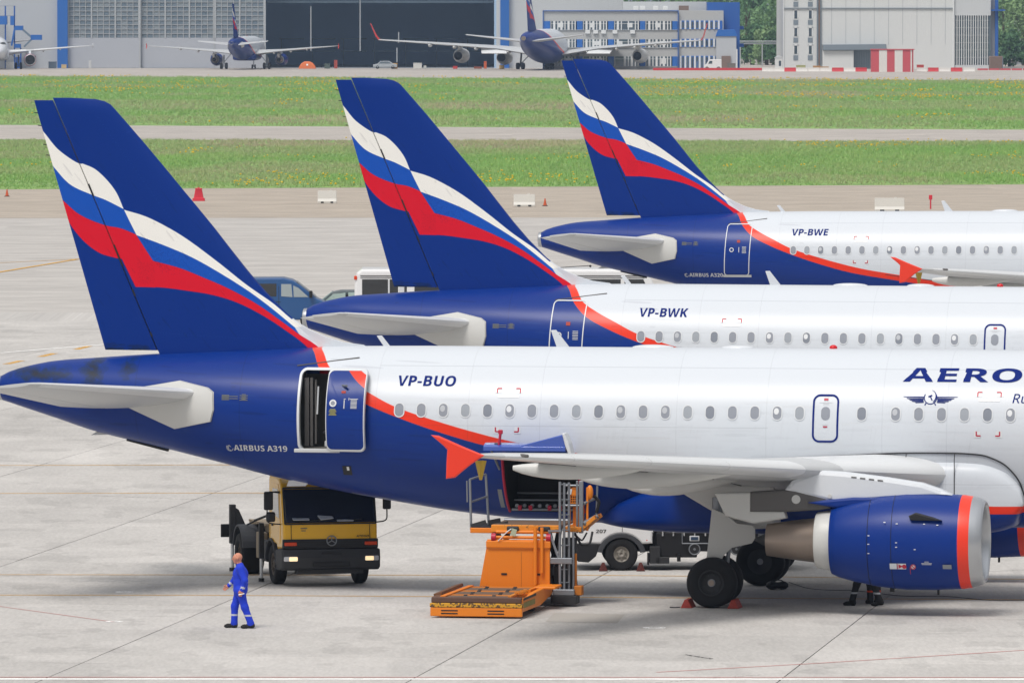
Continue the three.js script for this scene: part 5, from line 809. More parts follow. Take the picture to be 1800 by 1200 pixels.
  part('vertical_pipe', bar([0.57, 0.5, -3.82], [0.57, 1.82, -3.82], 0.045, 12), M.amber, body); part('vertical_pipe', bar([0.72, 0.78, -3.84], [0.72, 1.82, -3.84], 0.04, 12), M.amber, body);
  part('roller_end', cylX(0.09, 0.1, -0.42, 1.58, -3.95, 16), M.red, body); part('roller_end', cylX(0.09, 0.1, 0.86, 1.58, -3.95, 16), M.red, body);
  part('scissor_arm', joined([sbar([-0.4, 0.5, -4.2], [-0.4, 1.75, -5.9], 0.1, 0.14), sbar([-0.4, 1.75, -4.2], [-0.4, 0.5, -5.9], 0.1, 0.14), sbar([0.8, 0.5, -4.2], [0.8, 1.75, -5.9], 0.1, 0.14), sbar([0.8, 1.75, -4.2], [0.8, 0.5, -5.9], 0.1, 0.14)]), M.dark, body);
  part('chassis', joined([box(1.4, 0.36, 2.3, 0.2, 0.5, -5.2), box(1.3, 0.3, 0.3, 0.2, 0.35, -4.3)]), M.dark, body);
  const wl = wheelGeos(0.32, 0.24, 0.18); for (const [x, z] of [[-0.75, -5.4], [1.12, -5.4], [0.7, -2.5], [-0.8, -2.5]]) { const k = z > -3 ? 0.6 : 1; const w = wheel(body, x, 0.32 * k, z, wl, rimDark); w.scale.setScalar(k); }
  part('hose', tube([[-0.3, 1.5, -3.86], [-0.1, 1.7, -3.84], [0.0, 1.78, -3.9]], 0.014), M.slat, body); part('tag_plate', rbox(0.12, 0.16, 0.02, 0.06, 1.7, -3.86, 0.005, 0, 0, -0.3), mat('pale green tag', '#aab39a', 0.6), body);
  const br = sub('bridge', t);
  part('bridge_deck', setUV(joined([rbox(1.62, 0.06, 1.75, 0.3, 1.83, -4.95, 0.02)]), (x, y, z) => [x, z]), M.rust, br);
  part('bridge_beam', setUV(joined([rbox(1.62, 0.17, 0.12, 0.32, 1.775, -4.05, 0.02)]), (x, y) => [x / 2, y]), wornOrange, br);
  part('bumper_pad', rbox(0.28, 0.11, 0.07, 0.02, 1.78, -3.97, 0.04), M.dark, br); part('bumper_pad', rbox(0.28, 0.11, 0.07, 0.75, 1.78, -3.97, 0.04), M.dark, br);
  part('side_walkway', joined([rbox(0.56, 0.12, 1.6, -0.72, 1.72, -4.9, 0.02)]), M.amber, br);
  part('walkway_tread', joined([box(0.5, 0.015, 1.55, -0.72, 1.79, -4.9), box(0.36, 0.1, 0.06, -0.82, 1.86, -4.2, 0, 0, 0.3), box(0.3, 0.16, 0.05, -0.5, 1.88, -4.5, 0, 0.6, 0.15)]), M.dark, br);
  part('handrail', joined([bar([-1.0, 1.73, -4.25], [-1.03, 2.88, -4.25], 0.03), bar([-0.76, 1.78, -5.2], [-0.83, 2.95, -5.2], 0.03), bar([-1.03, 2.88, -4.25], [-0.83, 2.95, -5.2], 0.025), bar([-1.01, 2.36, -4.25], [-0.8, 2.44, -5.2], 0.025), bar([-1.09, 2.36, -4.25], [-1.1, 2.85, -4.25], 0.018)]), M.steel, br);
  part('side_curb', setUV(prism([[-0.75, 1.8], [-0.2, 1.92], [-0.2, 1.82], [-0.6, 1.76]], -4.6, -4.5, 0.01), (x, y) => [x, y]), M.dark, br);
  part('sill_roller', cylX(0.05, 1.5, 0.25, 1.86, -5.8, 12), M.steel, br);
  const ms = sub('lift_mast', t);
  for (const [x, z, r, y1] of [[1.11, -4.0, 0.032, 2.86], [1.2, -4.06, 0.03, 2.84], [1.29, -4.18, 0.03, 2.84], [1.38, -4.25, 0.03, 1.7], [1.05, -4.3, 0.03, 1.7]]) part('mast_tube', bar([x, 0.2, z], [x, y1, z], r, 10), M.steel, ms);
  part('mast_clamp', joined([rbox(0.56, 0.14, 0.14, 1.12, 1.05, -4.02, 0.02), rbox(0.5, 0.14, 0.16, 1.2, 0.33, -4.02, 0.02)]), M.steel, ms); part('mast_bracket', joined([sbar([0.87, 1.72, -3.95], [1.08, 1.12, -3.98], 0.05, 0.05), box(0.3, 0.04, 0.1, 1.0, 1.74, -3.95)]), M.steel, ms);
  part('mast_rung', joined([0.55, 0.85, 1.4, 1.75, 2.1, 2.45, 2.8].map((y) => bar([1.11, y, -4.02], [1.3, y, -4.14], 0.015))), M.steel, ms);
  part('mast_core', joined([box(0.3, 1.3, 0.3, 1.25, 0.9, -4.5), box(0.2, 0.6, 0.2, 1.02, 0.6, -4.4)]), M.dark, ms); part('mast_foot', joined([rbox(0.6, 0.2, 0.5, 1.2, 0.16, -4.2, 0.02)]), M.dark, ms); part('mast_panel', rbox(0.1, 0.9, 0.05, 1.4, 0.75, -4.33, 0.01), M.amberWorn, ms); part('foot_block', rbox(0.18, 0.22, 0.3, 1.5, 0.36, -4.3, 0.02), M.amberWorn, ms);
  const cb = sub('operator_platform', t);
  part('platform_floor', joined([rbox(0.4, 0.12, 1.2, 1.32, 1.74, -5.1, 0.02), prism([[1.5, 1.69], [1.5, 1.8], [1.8, 2.06], [1.84, 1.98]], -5.6, -4.6, 0.01)]), wornOrange, cb);
  part('platform_post', rbox(0.1, 1.2, 0.08, 1.5, 2.25, -4.62, 0.015), M.steel, cb); part('platform_post', rbox(0.05, 1.2, 0.05, 1.4, 2.25, -4.66, 0.01), M.steel, cb); part('platform_post', rbox(0.04, 1.05, 0.04, 1.22, 2.25, -4.7, 0.01), M.amber, cb); part('platform_post', rbox(0.05, 1.0, 0.05, 1.63, 2.2, -4.7, 0.01), M.amber, cb);
  part('guard_rail', joined([bar([1.1, 2.28, -4.66], [1.52, 2.28, -4.66], 0.028), bar([1.1, 2.74, -4.66], [1.52, 2.74, -4.66], 0.025), bar([1.55, 1.86, -4.6], [1.82, 2.02, -4.9], 0.06), bar([1.56, 2.33, -4.6], [1.8, 2.45, -5.0], 0.035), bar([1.8, 2.0, -4.95], [1.82, 2.72, -4.95], 0.025)]), M.steel, cb);
  part('control_basket', joined([box(0.22, 0.02, 0.2, 1.29, 2.33, -4.8), ...Array.from({ length: 5 }, (_, i) => box(0.012, 0.2, 0.012, 1.19 + 0.05 * i, 2.42, -4.7)), ...Array.from({ length: 4 }, (_, i) => box(0.22, 0.014, 0.012, 1.29, 2.34 + 0.055 * i, -4.7))]), M.amber, cb); part('control_box', joined([rbox(0.16, 0.18, 0.12, 1.33, 2.6, -4.75, 0.02)]), M.amber, cb); part('control_panel', rbox(0.1, 0.13, 0.02, 1.22, 2.6, -4.68, 0.005, 0, 0, -0.2), M.text, cb);
  part('side_sheet', joined([rbox(0.26, 0.5, 0.03, 1.4, 2.03, -4.85, 0.01)]), M.amber, cb); part('warning_cap', new THREE.SphereGeometry(0.1, 16, 12).scale(0.8, 1.7, 0.8).translate(1.68, 2.58, -4.75), M.amber, cb); part('cable_bundle', joined([tube([[1.35, 1.66, -4.6], [1.5, 1.4, -4.6], [1.7, 1.42, -4.6], [1.75, 1.68, -4.7]], 0.03), tube([[1.3, 1.66, -4.7], [1.5, 1.48, -4.7], [1.62, 1.66, -4.7]], 0.022), tube([[1.75, 2.5, -4.9], [1.86, 2.35, -4.95], [1.8, 2.1, -4.95]], 0.04)]), M.black, cb);
}
{ // white service lorry behind the first airliner, seen below its belly; it faces left
  const t = thing('service_truck', 'white service lorry numbered 207 seen under the belly of the airliner', 'truck', [2.66, 0, -213.95], R(2));
  part('cab', prism([[-1.12, 0.62], [-1.16, 1.1], [-1.0, 1.5], [-0.75, 2.1], [-0.5, 2.2], [0.72, 2.2], [0.76, 0.66], ...Array.from({ length: 9 }, (_, i) => { const a = R(32 + 116 * i / 8); return [0.58 * Math.cos(a), 0.36 + 0.54 * Math.sin(a)]; }), [-0.75, 0.66]], -2.1, 0.05, 0.05), busWhite, t);
  part('cab_window', prism([[-0.85, 1.5], [-0.6, 2.05], [0.4, 2.05], [0.4, 1.5]], 0.045, 0.06, 0.004), M.glassDark, t);
  part('windscreen', prism([[-1.05, 1.48], [-0.78, 2.08], [-0.7, 2.08], [-0.97, 1.48]], -2.0, -0.05, 0.01), M.glassDark, t);
  part('fleet_number', letters('207', 0.25, 0.085, font).translate(-0.62, 0.92, 0.056), M.black, t);
  part('door_joint', joined([box(0.012, 0.9, 0.01, 0.02, 1.4, 0.053)]), M.black, t);
  part('bumper', prism([[-1.16, 0.32], [-1.05, 0.22], [-0.8, 0.2], [-0.62, 0.35], [-0.5, 0.66], [-1.14, 0.68]], -2.12, 0.06, 0.03), M.black, t);
  part('headlamp', rbox(0.06, 0.14, 0.2, -1.15, 0.5, -0.15, 0.03), lensClear, t);
  const f = []; for (let i = 0; i <= 14; i++) { const a = R(10 + 160 * i / 14); f.push([0.6 * Math.cos(a), 0.36 + 0.55 * Math.sin(a)]); } for (let i = 14; i >= 0; i--) { const a = R(10 + 160 * i / 14); f.push([0.47 * Math.cos(a), 0.36 + 0.44 * Math.sin(a)]); }
  part('fender', prism(f, -0.3, 0.08, 0.02), fender, t);
  part('side_lamp', new THREE.SphereGeometry(0.035, 12, 8).translate(0.62, 0.74, 0.02), blinker, t);
  part('chassis', joined([box(5.6, 0.28, 0.2, 1.9, 0.66, -0.4), box(5.6, 0.28, 0.2, 1.9, 0.66, -1.7), box(4.0, 0.5, 1.8, 2.4, 0.7, -1.1)]), M.black, t);
  part('pump_box', rbox(1.0, 0.62, 0.6, 1.35, 0.62, -0.35, 0.03), M.black, t); part('step_box', joined([rbox(0.26, 0.42, 0.3, 0.82, 0.38, -0.1, 0.02), rbox(0.34, 0.16, 0.3, 1.0, 0.25, -0.1, 0.02)]), M.dark, t);
  part('panel_light', rbox(0.24, 0.13, 0.03, 1.78, 0.78, 0.03, 0.02), M.text, t); part('panel_glass', rbox(0.18, 0.08, 0.03, 1.78, 0.78, 0.045, 0.01), mat('blue grey display', '#3c4c63', 0.2), t);
  part('pipe_rail', joined([bar([1.48, 0.66, 0.05], [3.6, 0.66, 0.05], 0.015), bar([1.48, 0.66, 0.05], [1.48, 1.0, 0.05], 0.012)]), M.steel, t);
  for (const x of [1.78, 2.25, 2.8]) { const h = part('hose_reel', cylZ(0.15, 0.1, x, 0.52, 0.0, 24), M.dark, t); part('reel_disc', joined([new THREE.TorusGeometry(0.13, 0.014, 6, 24).translate(x, 0.52, 0.06), cylZ(0.03, 0.04, x, 0.52, 0.06, 10)]), M.steel, h); }
  part('valve_row', joined(Array.from({ length: 9 }, (_, i) => joined([bar([0.75 + 0.26 * i, 0.84, -0.02], [0.75 + 0.26 * i, 1.02, -0.02], 0.02), new THREE.SphereGeometry(0.035, 8, 6).translate(0.75 + 0.26 * i, 0.94 + 0.06 * (i % 2), 0.0)]))), chromeDim, t);
  part('equipment_housing', joined([rbox(3.8, 1.25, 1.9, 2.6, 1.62, -1.05, 0.05)]), M.dark, t);
  const w = wheelGeos(0.4, 0.26, 0.19, 6); for (const [x, z] of [[0, -0.08], [0, -1.95], [3.86, -0.08], [3.86, -1.95]]) wheel(t, x, 0.4, z, w, rimGrey, -Math.PI / 2);
  part('mud_flap', rbox(0.04, 0.3, 0.26, 0.66, 0.28, -0.1, 0.01), M.black, t); part('drain_pipe', bar([1.4, 0.22, 0.0], [1.4, 0.4, 0.0], 0.045), M.black, t);
}
// chocks
const chockGeo = () => joined([prism([[-0.13, 0], [-0.04, 0.19], [0.04, 0.19], [0.13, 0]], -0.32, 0.32, 0.012), cylZ(0.03, 0.66, 0, 0.08, 0, 10)]);
const toPlane = (x, z) => [5.315 + x * Math.cos(R(10)) - z * Math.sin(R(10)), 0.003, -205.253 + x * Math.sin(R(10)) + z * Math.cos(R(10))];
const cg = chockGeo();
for (const [x, z, tag] of [[-0.56, 4.2, 'aft of'], [0.52, 4.2, 'ahead of']]) { const o = single('wheel_chock', cg, M.chock, `faded red chock ${tag} the near main wheel`, 'chock', 'chocks at the main wheels', toPlane(x, z)); o.rotation.y = R(-10); }
single('chock_cord', tube([[-0.7, 0.02, 4.45], [-0.85, 0.015, 4.5], [-0.95, 0.012, 4.42]].map(([x, y, z]) => { const p = toPlane(x, z); return [p[0], y, p[2]]; }), 0.012), M.black, 'short dark cord on the ground by the red chock', 'cord');
const darkChock = mat('dark red rubber', '#5c2a26', 0.8);
for (const [x, tag] of [[2.22, 'front'], [3.13, 'back']]) { const o = single('truck_chock', cg, darkChock, `dark red chock at the ${tag} of the lorry wheel`, 'chock', 'chocks at the service lorry', [x, 0.003, -213.85]); o.scale.set(0.8, 1, 0.6); }
{ // soft black bag on the ground
  const r = []; for (let i = 0; i <= 10; i++) { const t = i / 10, k = Math.sin(Math.PI * clamp(0.04 + 0.92 * t)) ** 0.45; r.push(Array.from({ length: 18 }, (_, j) => { const a = j / 18 * 2 * Math.PI, n = 1 + 0.16 * (noise(i * 0.7 + 3, j * 0.6) - 0.5); return [(t - 0.5) * 0.52, 0.1 + 0.1 * k * n * Math.sin(a) * (1 + 0.25 * Math.sin(t * 9)), 0.16 * k * n * Math.cos(a)]; })); }
  const b = thing('bag', 'black soft bag lying on the apron behind the main wheels', 'bag', [6.25, 0, -207.2]); part('bag_body', loft(r, { crease: 1.2 }), M.black, b); part('strap', tube([[-0.2, 0.1, 0.14], [-0.1, 0.22, 0.08], [0.1, 0.22, 0.06], [0.22, 0.1, 0.1]], 0.014), M.black, b);
}
{ // cable trailing from the nose side to the lorry
  const pts = []; for (let i = 0; i <= 16; i++) { const t = i / 16; pts.push([6.6 + 5.4 * t, 0.012, -209.6 + 6.5 * Math.sqrt(t) + 0.45 * Math.sin(t * 17) * (1 - t * 0.4)]); }
  single('ground_cable', tube(pts, 0.007, 5, 120), M.black, 'thin dark cable wandering over the apron behind the engine', 'cable');
}
{ // blue van
  const van = mat('blue van paint', '#0f4c85', 0.35, { clearcoat: 0.6 });
  const t = thing('blue_van', 'dark blue van parked behind the nearest tail fin', 'van', [-10.1, 0, -367], 0);
  part('van_body', prism([[-2.5, 0.35], [-2.52, 1.0], [-2.42, 1.95], [-2.3, 2.08], [0.55, 2.1], [0.95, 2.0], [1.3, 1.78], [1.95, 1.24], [2.4, 1.05], [2.5, 0.8], [2.48, 0.35]], -1.9, 0, 0.07), van, t);
  part('side_window', prism([[-1.0, 1.33], [-0.98, 1.85], [0.28, 1.86], [0.28, 1.33]], -0.005, 0.012, 0.004), M.glassDark, t); part('rear_side_window', prism([[-2.2, 1.33], [-2.18, 1.85], [-1.15, 1.85], [-1.15, 1.33]], -0.005, 0.012, 0.004), M.glassDark, t);
  const clearGlass = mat('pale van glass', '#9aa5a8', 0.08, { clearcoat: 1 });
  part('cab_window', prism([[0.48, 1.33], [0.48, 1.84], [0.9, 1.84], [0.95, 1.3]], -0.005, 0.012, 0.004), clearGlass, t); part('quarter_window', prism([[1.0, 1.3], [0.98, 1.78], [1.2, 1.68], [1.62, 1.3]], -0.005, 0.012, 0.004), clearGlass, t);
  part('windscreen', prism([[1.06, 1.88], [1.86, 1.28], [1.92, 1.3], [1.12, 1.93]], -1.75, -0.15, 0.01), M.glassDark, t);
  part('roof_vent', prism([[-1.95, 2.26], [-1.7, 2.26], [-1.0, 2.1], [-1.5, 2.1]], -0.9, -0.5, 0.02), M.black, t);
  part('door_mirror', rbox(0.14, 0.3, 0.2, 1.72, 1.42, 0.14, 0.04), M.black, t); part('bumper', rbox(0.3, 0.3, 1.9, 2.42, 0.5, -0.95, 0.06), M.black, t); part('headlamp', rbox(0.2, 0.2, 0.3, 2.38, 0.95, -0.2, 0.05), lensClear, t); part('sliding_door_joint', joined([box(0.02, 1.3, 0.01, -1.07, 1.1, 0.003), box(0.02, 1.3, 0.01, 0.38, 1.1, 0.003), box(2.9, 0.03, 0.01, -1.0, 1.1, 0.003)]), M.black, t);
  const w = wheelGeos(0.33, 0.22, 0.2, 5); for (const [x, z] of [[-1.55, -0.1], [1.6, -0.1], [-1.55, -1.8], [1.6, -1.8]]) wheel(t, x, 0.33, z, w, rimGrey, -Math.PI / 2);
}
{ // small car
  const paintc = mat('dark green car paint', '#3a4a4d', 0.35, { clearcoat: 0.6 }), gl = mat('green tinted glass', '#a9bfb8', 0.08, { clearcoat: 1 });
  const t = thing('small_car', 'small dark car with pale glass between the van and the bus', 'car', [-6.6, 0, -370], 0);
  part('car_body', prism([[-1.7, 0.25], [-1.75, 0.7], [-1.55, 0.92], [-1.0, 1.38], [-0.6, 1.46], [0.7, 1.46], [1.2, 1.34], [1.9, 0.95], [2.0, 0.6], [1.95, 0.25]], -1.65, 0, 0.08), paintc, t);
  part('side_window', prism([[-1.3, 1.0], [-0.92, 1.32], [-0.4, 1.38], [-0.4, 1.0]], -0.005, 0.012, 0.004), gl, t); part('side_window', prism([[-0.28, 1.0], [-0.28, 1.39], [0.65, 1.39], [0.65, 1.0]], -0.005, 0.012, 0.004), gl, t); part('windscreen', prism([[-1.55, 0.98], [-1.0, 1.41], [-0.94, 1.41], [-1.45, 0.98]], -1.5, -0.15, 0.01), gl, t);
  part('head_restraint', rbox(0.16, 0.2, 0.02, -0.33, 1.2, 0.0, 0.02), M.black, t);
  const w = wheelGeos(0.3, 0.2, 0.18, 5); for (const [x, z] of [[-1.2, -0.1], [1.3, -0.1], [-1.2, -1.55], [1.3, -1.55]]) wheel(t, x, 0.3, z, w, rimGrey, -Math.PI / 2);
}
{ // long white apron bus
  const t = thing('apron_bus', 'long white apron bus standing between the second and third airliner', 'bus', [-6.28, 0, -350], 0), L = 12.6;
  part('bus_body', prism([[0.0, 0.3], [0.02, 2.4], [0.1, 2.85], [0.3, 3.0], [11.3, 3.0], [11.7, 2.86], [12.5, 1.2], [12.6, 0.8], [12.6, 0.3]], -3.0, 0, 0.1), busWhite, t);
  for (const [x0, x1] of [[0.32, 1.35], [1.42, 1.75], [1.82, 2.1], [2.4, 4.3], [4.5, 6.4], [6.6, 8.5], [8.7, 10.6]]) part('window', prism([[x0, 1.3], [x0, 2.6], [x1, 2.6], [x1, 1.3]], -0.01, 0.012, 0.004), M.glassDark, t);
  part('front_quarter_window', prism([[10.75, 1.3], [10.75, 2.6], [11.5, 2.6], [12.1, 1.3]], -0.01, 0.012, 0.004), M.glassDark, t);
  part('window_post', joined([rbox(0.07, 1.25, 0.03, 1.385, 1.95, 0.01, 0.01), rbox(0.2, 1.2, 0.02, 1.9, 1.95, 0.016, 0.01)]), M.text, t);
  part('rain_gutter', joined([box(11.3, 0.035, 0.03, 5.9, 2.74, 0.01), box(11.3, 0.02, 0.02, 5.9, 2.66, 0.008)]), M.panel, t);
  part('marker_lamp', rbox(0.12, 0.16, 0.1, 0.06, 2.66, -0.02, 0.03), blinker, t);
  part('roof_hatch', rbox(0.7, 0.1, 0.7, 10.6, 3.05, -1.2, 0.04), busWhite, t); part('aerial', joined([bar([7.6, 3.0, -0.8], [9.4, 3.12, -0.8], 0.014), new THREE.SphereGeometry(0.05, 8, 6).translate(9.4, 3.1, -0.8)]), M.black, t);
  part('skirt', box(12.3, 0.3, 2.7, 6.3, 0.32, -1.5), M.dark, t);
  const w = wheelGeos(0.46, 0.28, 0.26, 8); for (const [x, z] of [[2.2, -0.15], [10.2, -0.15], [2.2, -2.85], [10.2, -2.85]]) wheel(t, x, 0.46, z, w, rimGrey, -Math.PI / 2);
}
// barriers along the grass
const plasticW = mat('white plastic barrier', '#d9d8d2', 0.6), plasticR = mat('red plastic barrier', '#d02c3e', 0.55);
const barrier = (m, label, x, z, w, h) => { const t = thing('water_barrier', label, 'barrier', [x, 0, z], 0, 'plastic barriers along the edge of the grass'); part('block', joined([prism([[-0.28, 0], [-0.3, 0.12], [-0.2, 0.3], [-0.16, h], [0.16, h], [0.2, 0.3], [0.3, 0.12], [0.28, 0]], -w / 2, w / 2, 0.03).rotateY(Math.PI / 2)]), m, t); part('fork_slot', joined([-0.25, 0.25].map((k) => box(w * 0.14, 0.1, 0.02, k * w, 0.07, 0.3))), M.dark, t); part('fill_cap', cylY(0.07, 0.07, 0.05, w * 0.2, h + 0.02, 0, 12), m, t); return t; };
barrier(plasticW, 'white barrier block by the grass, beside the second tail fin', -12.2, -581.3, 1.25, 0.82);
barrier(plasticW, 'white barrier block by the grass, near the small cone', 0.8, -572.2, 1.4, 0.8);
barrier(plasticW, 'widest white barrier block by the grass, above the third airliner', 24.0, -560, 1.9, 0.85);
{ const t = thing('red_barrier', 'tapered red plastic barrier alone by the grass beside the first fin', 'barrier', [-20.9, 0, -587.5]); part('block', loft([[0, 0.42, 0.3], [0.18, 0.4, 0.28], [0.22, 0.32, 0.22], [0.78, 0.22, 0.16], [0.82, 0.24, 0.18], [0.86, 0.22, 0.16]].map(([y, w, d]) => rrect(2 * w, 2 * d, 0.06).map(([x, z]) => [x, y, z]))), plasticR, t); part('fill_cap', cylY(0.06, 0.06, 0.06, 0, 0.88, 0, 12), plasticR, t); }
const cone = (label, x, z, h) => { const t = thing('traffic_cone', label, 'cone', [x, 0, z]); part('cone_body', new THREE.LatheGeometry([[0.13, 0.03], [0.12, 0.05], [0.03, h], [0.01, h]].map(([r, y]) => new THREE.Vector2(r, y)), 16), mats['cone orange'] ?? mat('cone orange', '#c4572e', 0.7), t); part('cone_base', rbox(0.36, 0.04, 0.36, 0, 0.02, 0, 0.01), M.dark, t); };
cone('small orange cone beside the middle white barrier', 2.15, -573.7, 0.5); cone('small dark cone at the picture edge by the grass', -34.4, -600, 0.5);
single('marker_post', joined([cylY(0.05, 0.05, 0.75, 0, 0.37, 0, 10), rbox(0.22, 0.3, 0.1, 0, 0.75, 0, 0.02)]), plasticR, 'short red marker post behind the third airliner', 'post', undefined, [26.9, 0, -566]);
// ---------------------------------------------------------------- far side of the field: hangars, offices, trees, parked aircraft
const F = {
  grey: mat('hangar grey cladding', '#b9bec4', 0.7), pale: mat('pale grey cladding', '#c6cacd', 0.7), wallW: mat('whitewashed wall panels', '#d5d8d8', 0.75), blue: mat('blue cladding', '#1f66b8', 0.6), blueDeep: mat('deep blue cladding', '#1a58a8', 0.6),
  door: mat('grey hangar door', '#afb4bd', 0.65), frame: mat('pale glazing frame', '#aeb3b7', 0.6), inside: mat('haze toned hangar lining', '#a9c6e4', 0.85), insideFloor: mat('hangar floor', '#8a9096', 0.9), beam: mat('roof steel', '#6f8294', 0.7),  // bay lining is paled to blue so its colour carries the far haze
  sill: mat('concrete band', '#b4b6b6', 0.8), winW: mat('white window frame', '#dfe2e3', 0.5), roofGrey: mat('grey sheet roof', '#7c8892', 0.6), redW: mat('red barrier paint', '#c9353c', 0.6), whiteB: mat('white barrier paint', '#dcdad6', 0.7), pinkRed: mat('faded red sheet', '#c4525a', 0.7), rustBox: mat('rusty container', '#7d6a60', 0.8), tent: mat('orange tent cloth', '#d4703c', 0.8),
};
const paneMats = ['#7f8b96', '#75828f', '#8b959d', '#6d7c8a'].map((c, i) => mat('hangar pane ' + 'abcd'[i], c, 0.2, { clearcoat: 0.6 }));
const darkPane = ['#4c5a66', '#5d6b76', '#3e4b57'].map((c, i) => mat('office pane ' + 'abc'[i], c, 0.12, { clearcoat: 1 }));
const slab3 = (x0, x1, y0, y1, z0, z1) => box(x1 - x0, y1 - y0, z1 - z0, (x0 + x1) / 2, (y0 + y1) / 2, (z0 + z1) / 2);
{ // hangar with glazed sliding doors and an open bay
  const Z = 1570, X = (p) => gx(p, Z), t = thing('hangar', 'large grey hangar with glazed sliding doors and an open dark bay', 'hangar', [0, 0, -Z]), top = 24;
  part('side_wall', slab3(X(-260), X(101), 0, top, -70, 0), F.grey, t);
  part('blue_pillar', slab3(X(101), X(119), 0, top, -2, 1.2), F.blue, t); part('blue_pillar', slab3(X(879.5), X(895), 0, top, -2, 1.2), F.blue, t); part('pale_pillar', slab3(X(872.5), X(879.4), 0, top, -2, 0.9), F.pale, t);
  part('end_wall', slab3(X(895.1), X(1096), 0, top, -70, 0), F.pale, t);
  const pw = new THREE.BoxGeometry(1, 1, 1), sc = (name, m, p, x0, x1, y0, y1, z0, z1) => { const o = part(name, pw, m, p); o.position.set((x0 + x1) / 2, (y0 + y1) / 2, (z0 + z1) / 2); o.scale.set(x1 - x0, y1 - y0, z1 - z0); return o; };
  const split = 5.35; [[119, 247, 12], [247.4, 378, 12], [378.4, 467, 8]].forEach(([a, b, n], k) => {
    const d = sub('sliding_door', t), z = k === 1 ? -0.7 : 0; sc('lower_leaf', F.door, d, X(a), X(b), 0.05, split, z - 0.4, z); sc('edge_post', F.frame, d, X(b) - 0.28, X(b), 0, top, z - 0.45, z + 0.08); sc('backing', F.beam, d, X(a), X(b), split, top, z - 0.5, z - 0.4);
    const w = (X(b) - X(a) - 0.3) / n; for (let i = 0; i < n; i++) for (let j = 0; j < 9; j++) sc('pane', paneMats[Math.floor(rnd() * 4)], d, X(a) + w * i + 0.07, X(a) + w * (i + 1) - 0.07, split + 0.06 + j * 0.8, split + 0.74 + j * 0.8, z - 0.22, z - 0.16);
    sc('upper_panes', paneMats[0], d, X(a), X(b) - 0.3, split + 7.3, top, z - 0.22, z - 0.16);
    for (let i = 0; i <= n; i++) sc('mullion', F.frame, d, X(a) + w * i - (i % 4 === 0 ? 0.13 : 0.055), X(a) + w * i + (i % 4 === 0 ? 0.13 : 0.055), split, top, z - 0.2, z + (i % 4 === 0 ? 0.06 : 0)); for (let j = 0; j <= 9; j++) sc('glazing_bar', F.frame, d, X(a), X(b) - 0.3, split - 0.05 + j * 0.8, split + 0.05 + j * 0.8, z - 0.2, z - 0.02);
  });
  const bay = sub('open_bay', t), bx0 = X(467), bx1 = X(872.5);
  part('back_wall', slab3(bx0 - 36, bx1, 0, top, -70, -69), F.inside, bay); part('bay_side', slab3(bx1 - 0.4, bx1, 0, top, -69, -1), F.inside, bay); part('bay_floor', slab3(bx0 - 36, bx1 - 0.4, 0, 0.03, -69, 0), F.insideFloor, bay); part('bay_ceiling', slab3(X(119), bx1, top - 0.3, top, -69, 0), F.inside, bay);
  for (let i = 0; i < 6; i++) part('roof_beam', slab3(bx0, bx1 - 0.5, 11.6 - 0.02 * i, 12.0, -10 * i - 9, -10 * i - 8.4), F.beam, bay);
  for (const [p, y0, y1] of [[545, 3, 11], [632, 3, 13], [697, 1, 3.6], [700, 4.4, 6.4]]) part('hanging_pipe', bar([X(p), y0, -6], [X(p), y1, -6], 0.12), F.frame, bay);
  for (let i = 0; i < 7; i++) part('work_shelf', joined([slab3(X(480 + 56 * i), X(526 + 56 * i), 2.6, 2.9, -40, -38), slab3(X(480 + 56 * i), X(526 + 56 * i), 4.9, 5.1, -40, -38), slab3(X(483 + 56 * i), X(485 + 56 * i), 0, 5.1, -40, -39.7)]), F.beam, bay);
}
{ // blue access stairs by the side wall
  const Z = 1562, X = (p) => gx(p, Z), Y = (p) => gy(p, Z), t = thing('access_stairs', 'blue steel access stairs and platforms beside the parked aircraft', 'stairs', [0, 0, -Z]);
  for (const [a, b, y0, y1] of [[-14, 12, 28, 43], [18, 25, 28, 44], [26, 40, 45, 53], [54, 73, 61, 70], [25, 36, 77, 84]]) part('platform', slab3(X(a), X(b), Y(y1), Y(y0), -1.5, 0.5), F.blue, t);
  for (const p of [9, 25, 36]) part('post', slab3(X(p) - 0.12, X(p) + 0.12, 0, Y(p === 36 ? 84 : 10), -0.4, -0.1), F.blueDeep, t);
  part('stair_flight', sbar([X(40), Y(52), 0], [X(56), Y(66), 0], 0.35, 0.8), F.beam, t); part('stair_flight', sbar([X(56), Y(68), 0], [X(42), Y(82), 0], 0.3, 0.8), F.beam, t); part('stair_flight', sbar([X(26), Y(48), 0], [X(20), Y(80), 0], 0.3, 0.8), F.blue, t); part('base_block', slab3(X(27), X(36), 0, Y(100), -1, 0.2), F.blueDeep, t);
  part('canopy_rail', joined([slab3(X(-14), X(27), Y(10.5), Y(10), -0.3, -0.1), slab3(X(-14), X(27), Y(27.5), Y(27), -0.3, -0.1)]), F.beam, t);
}
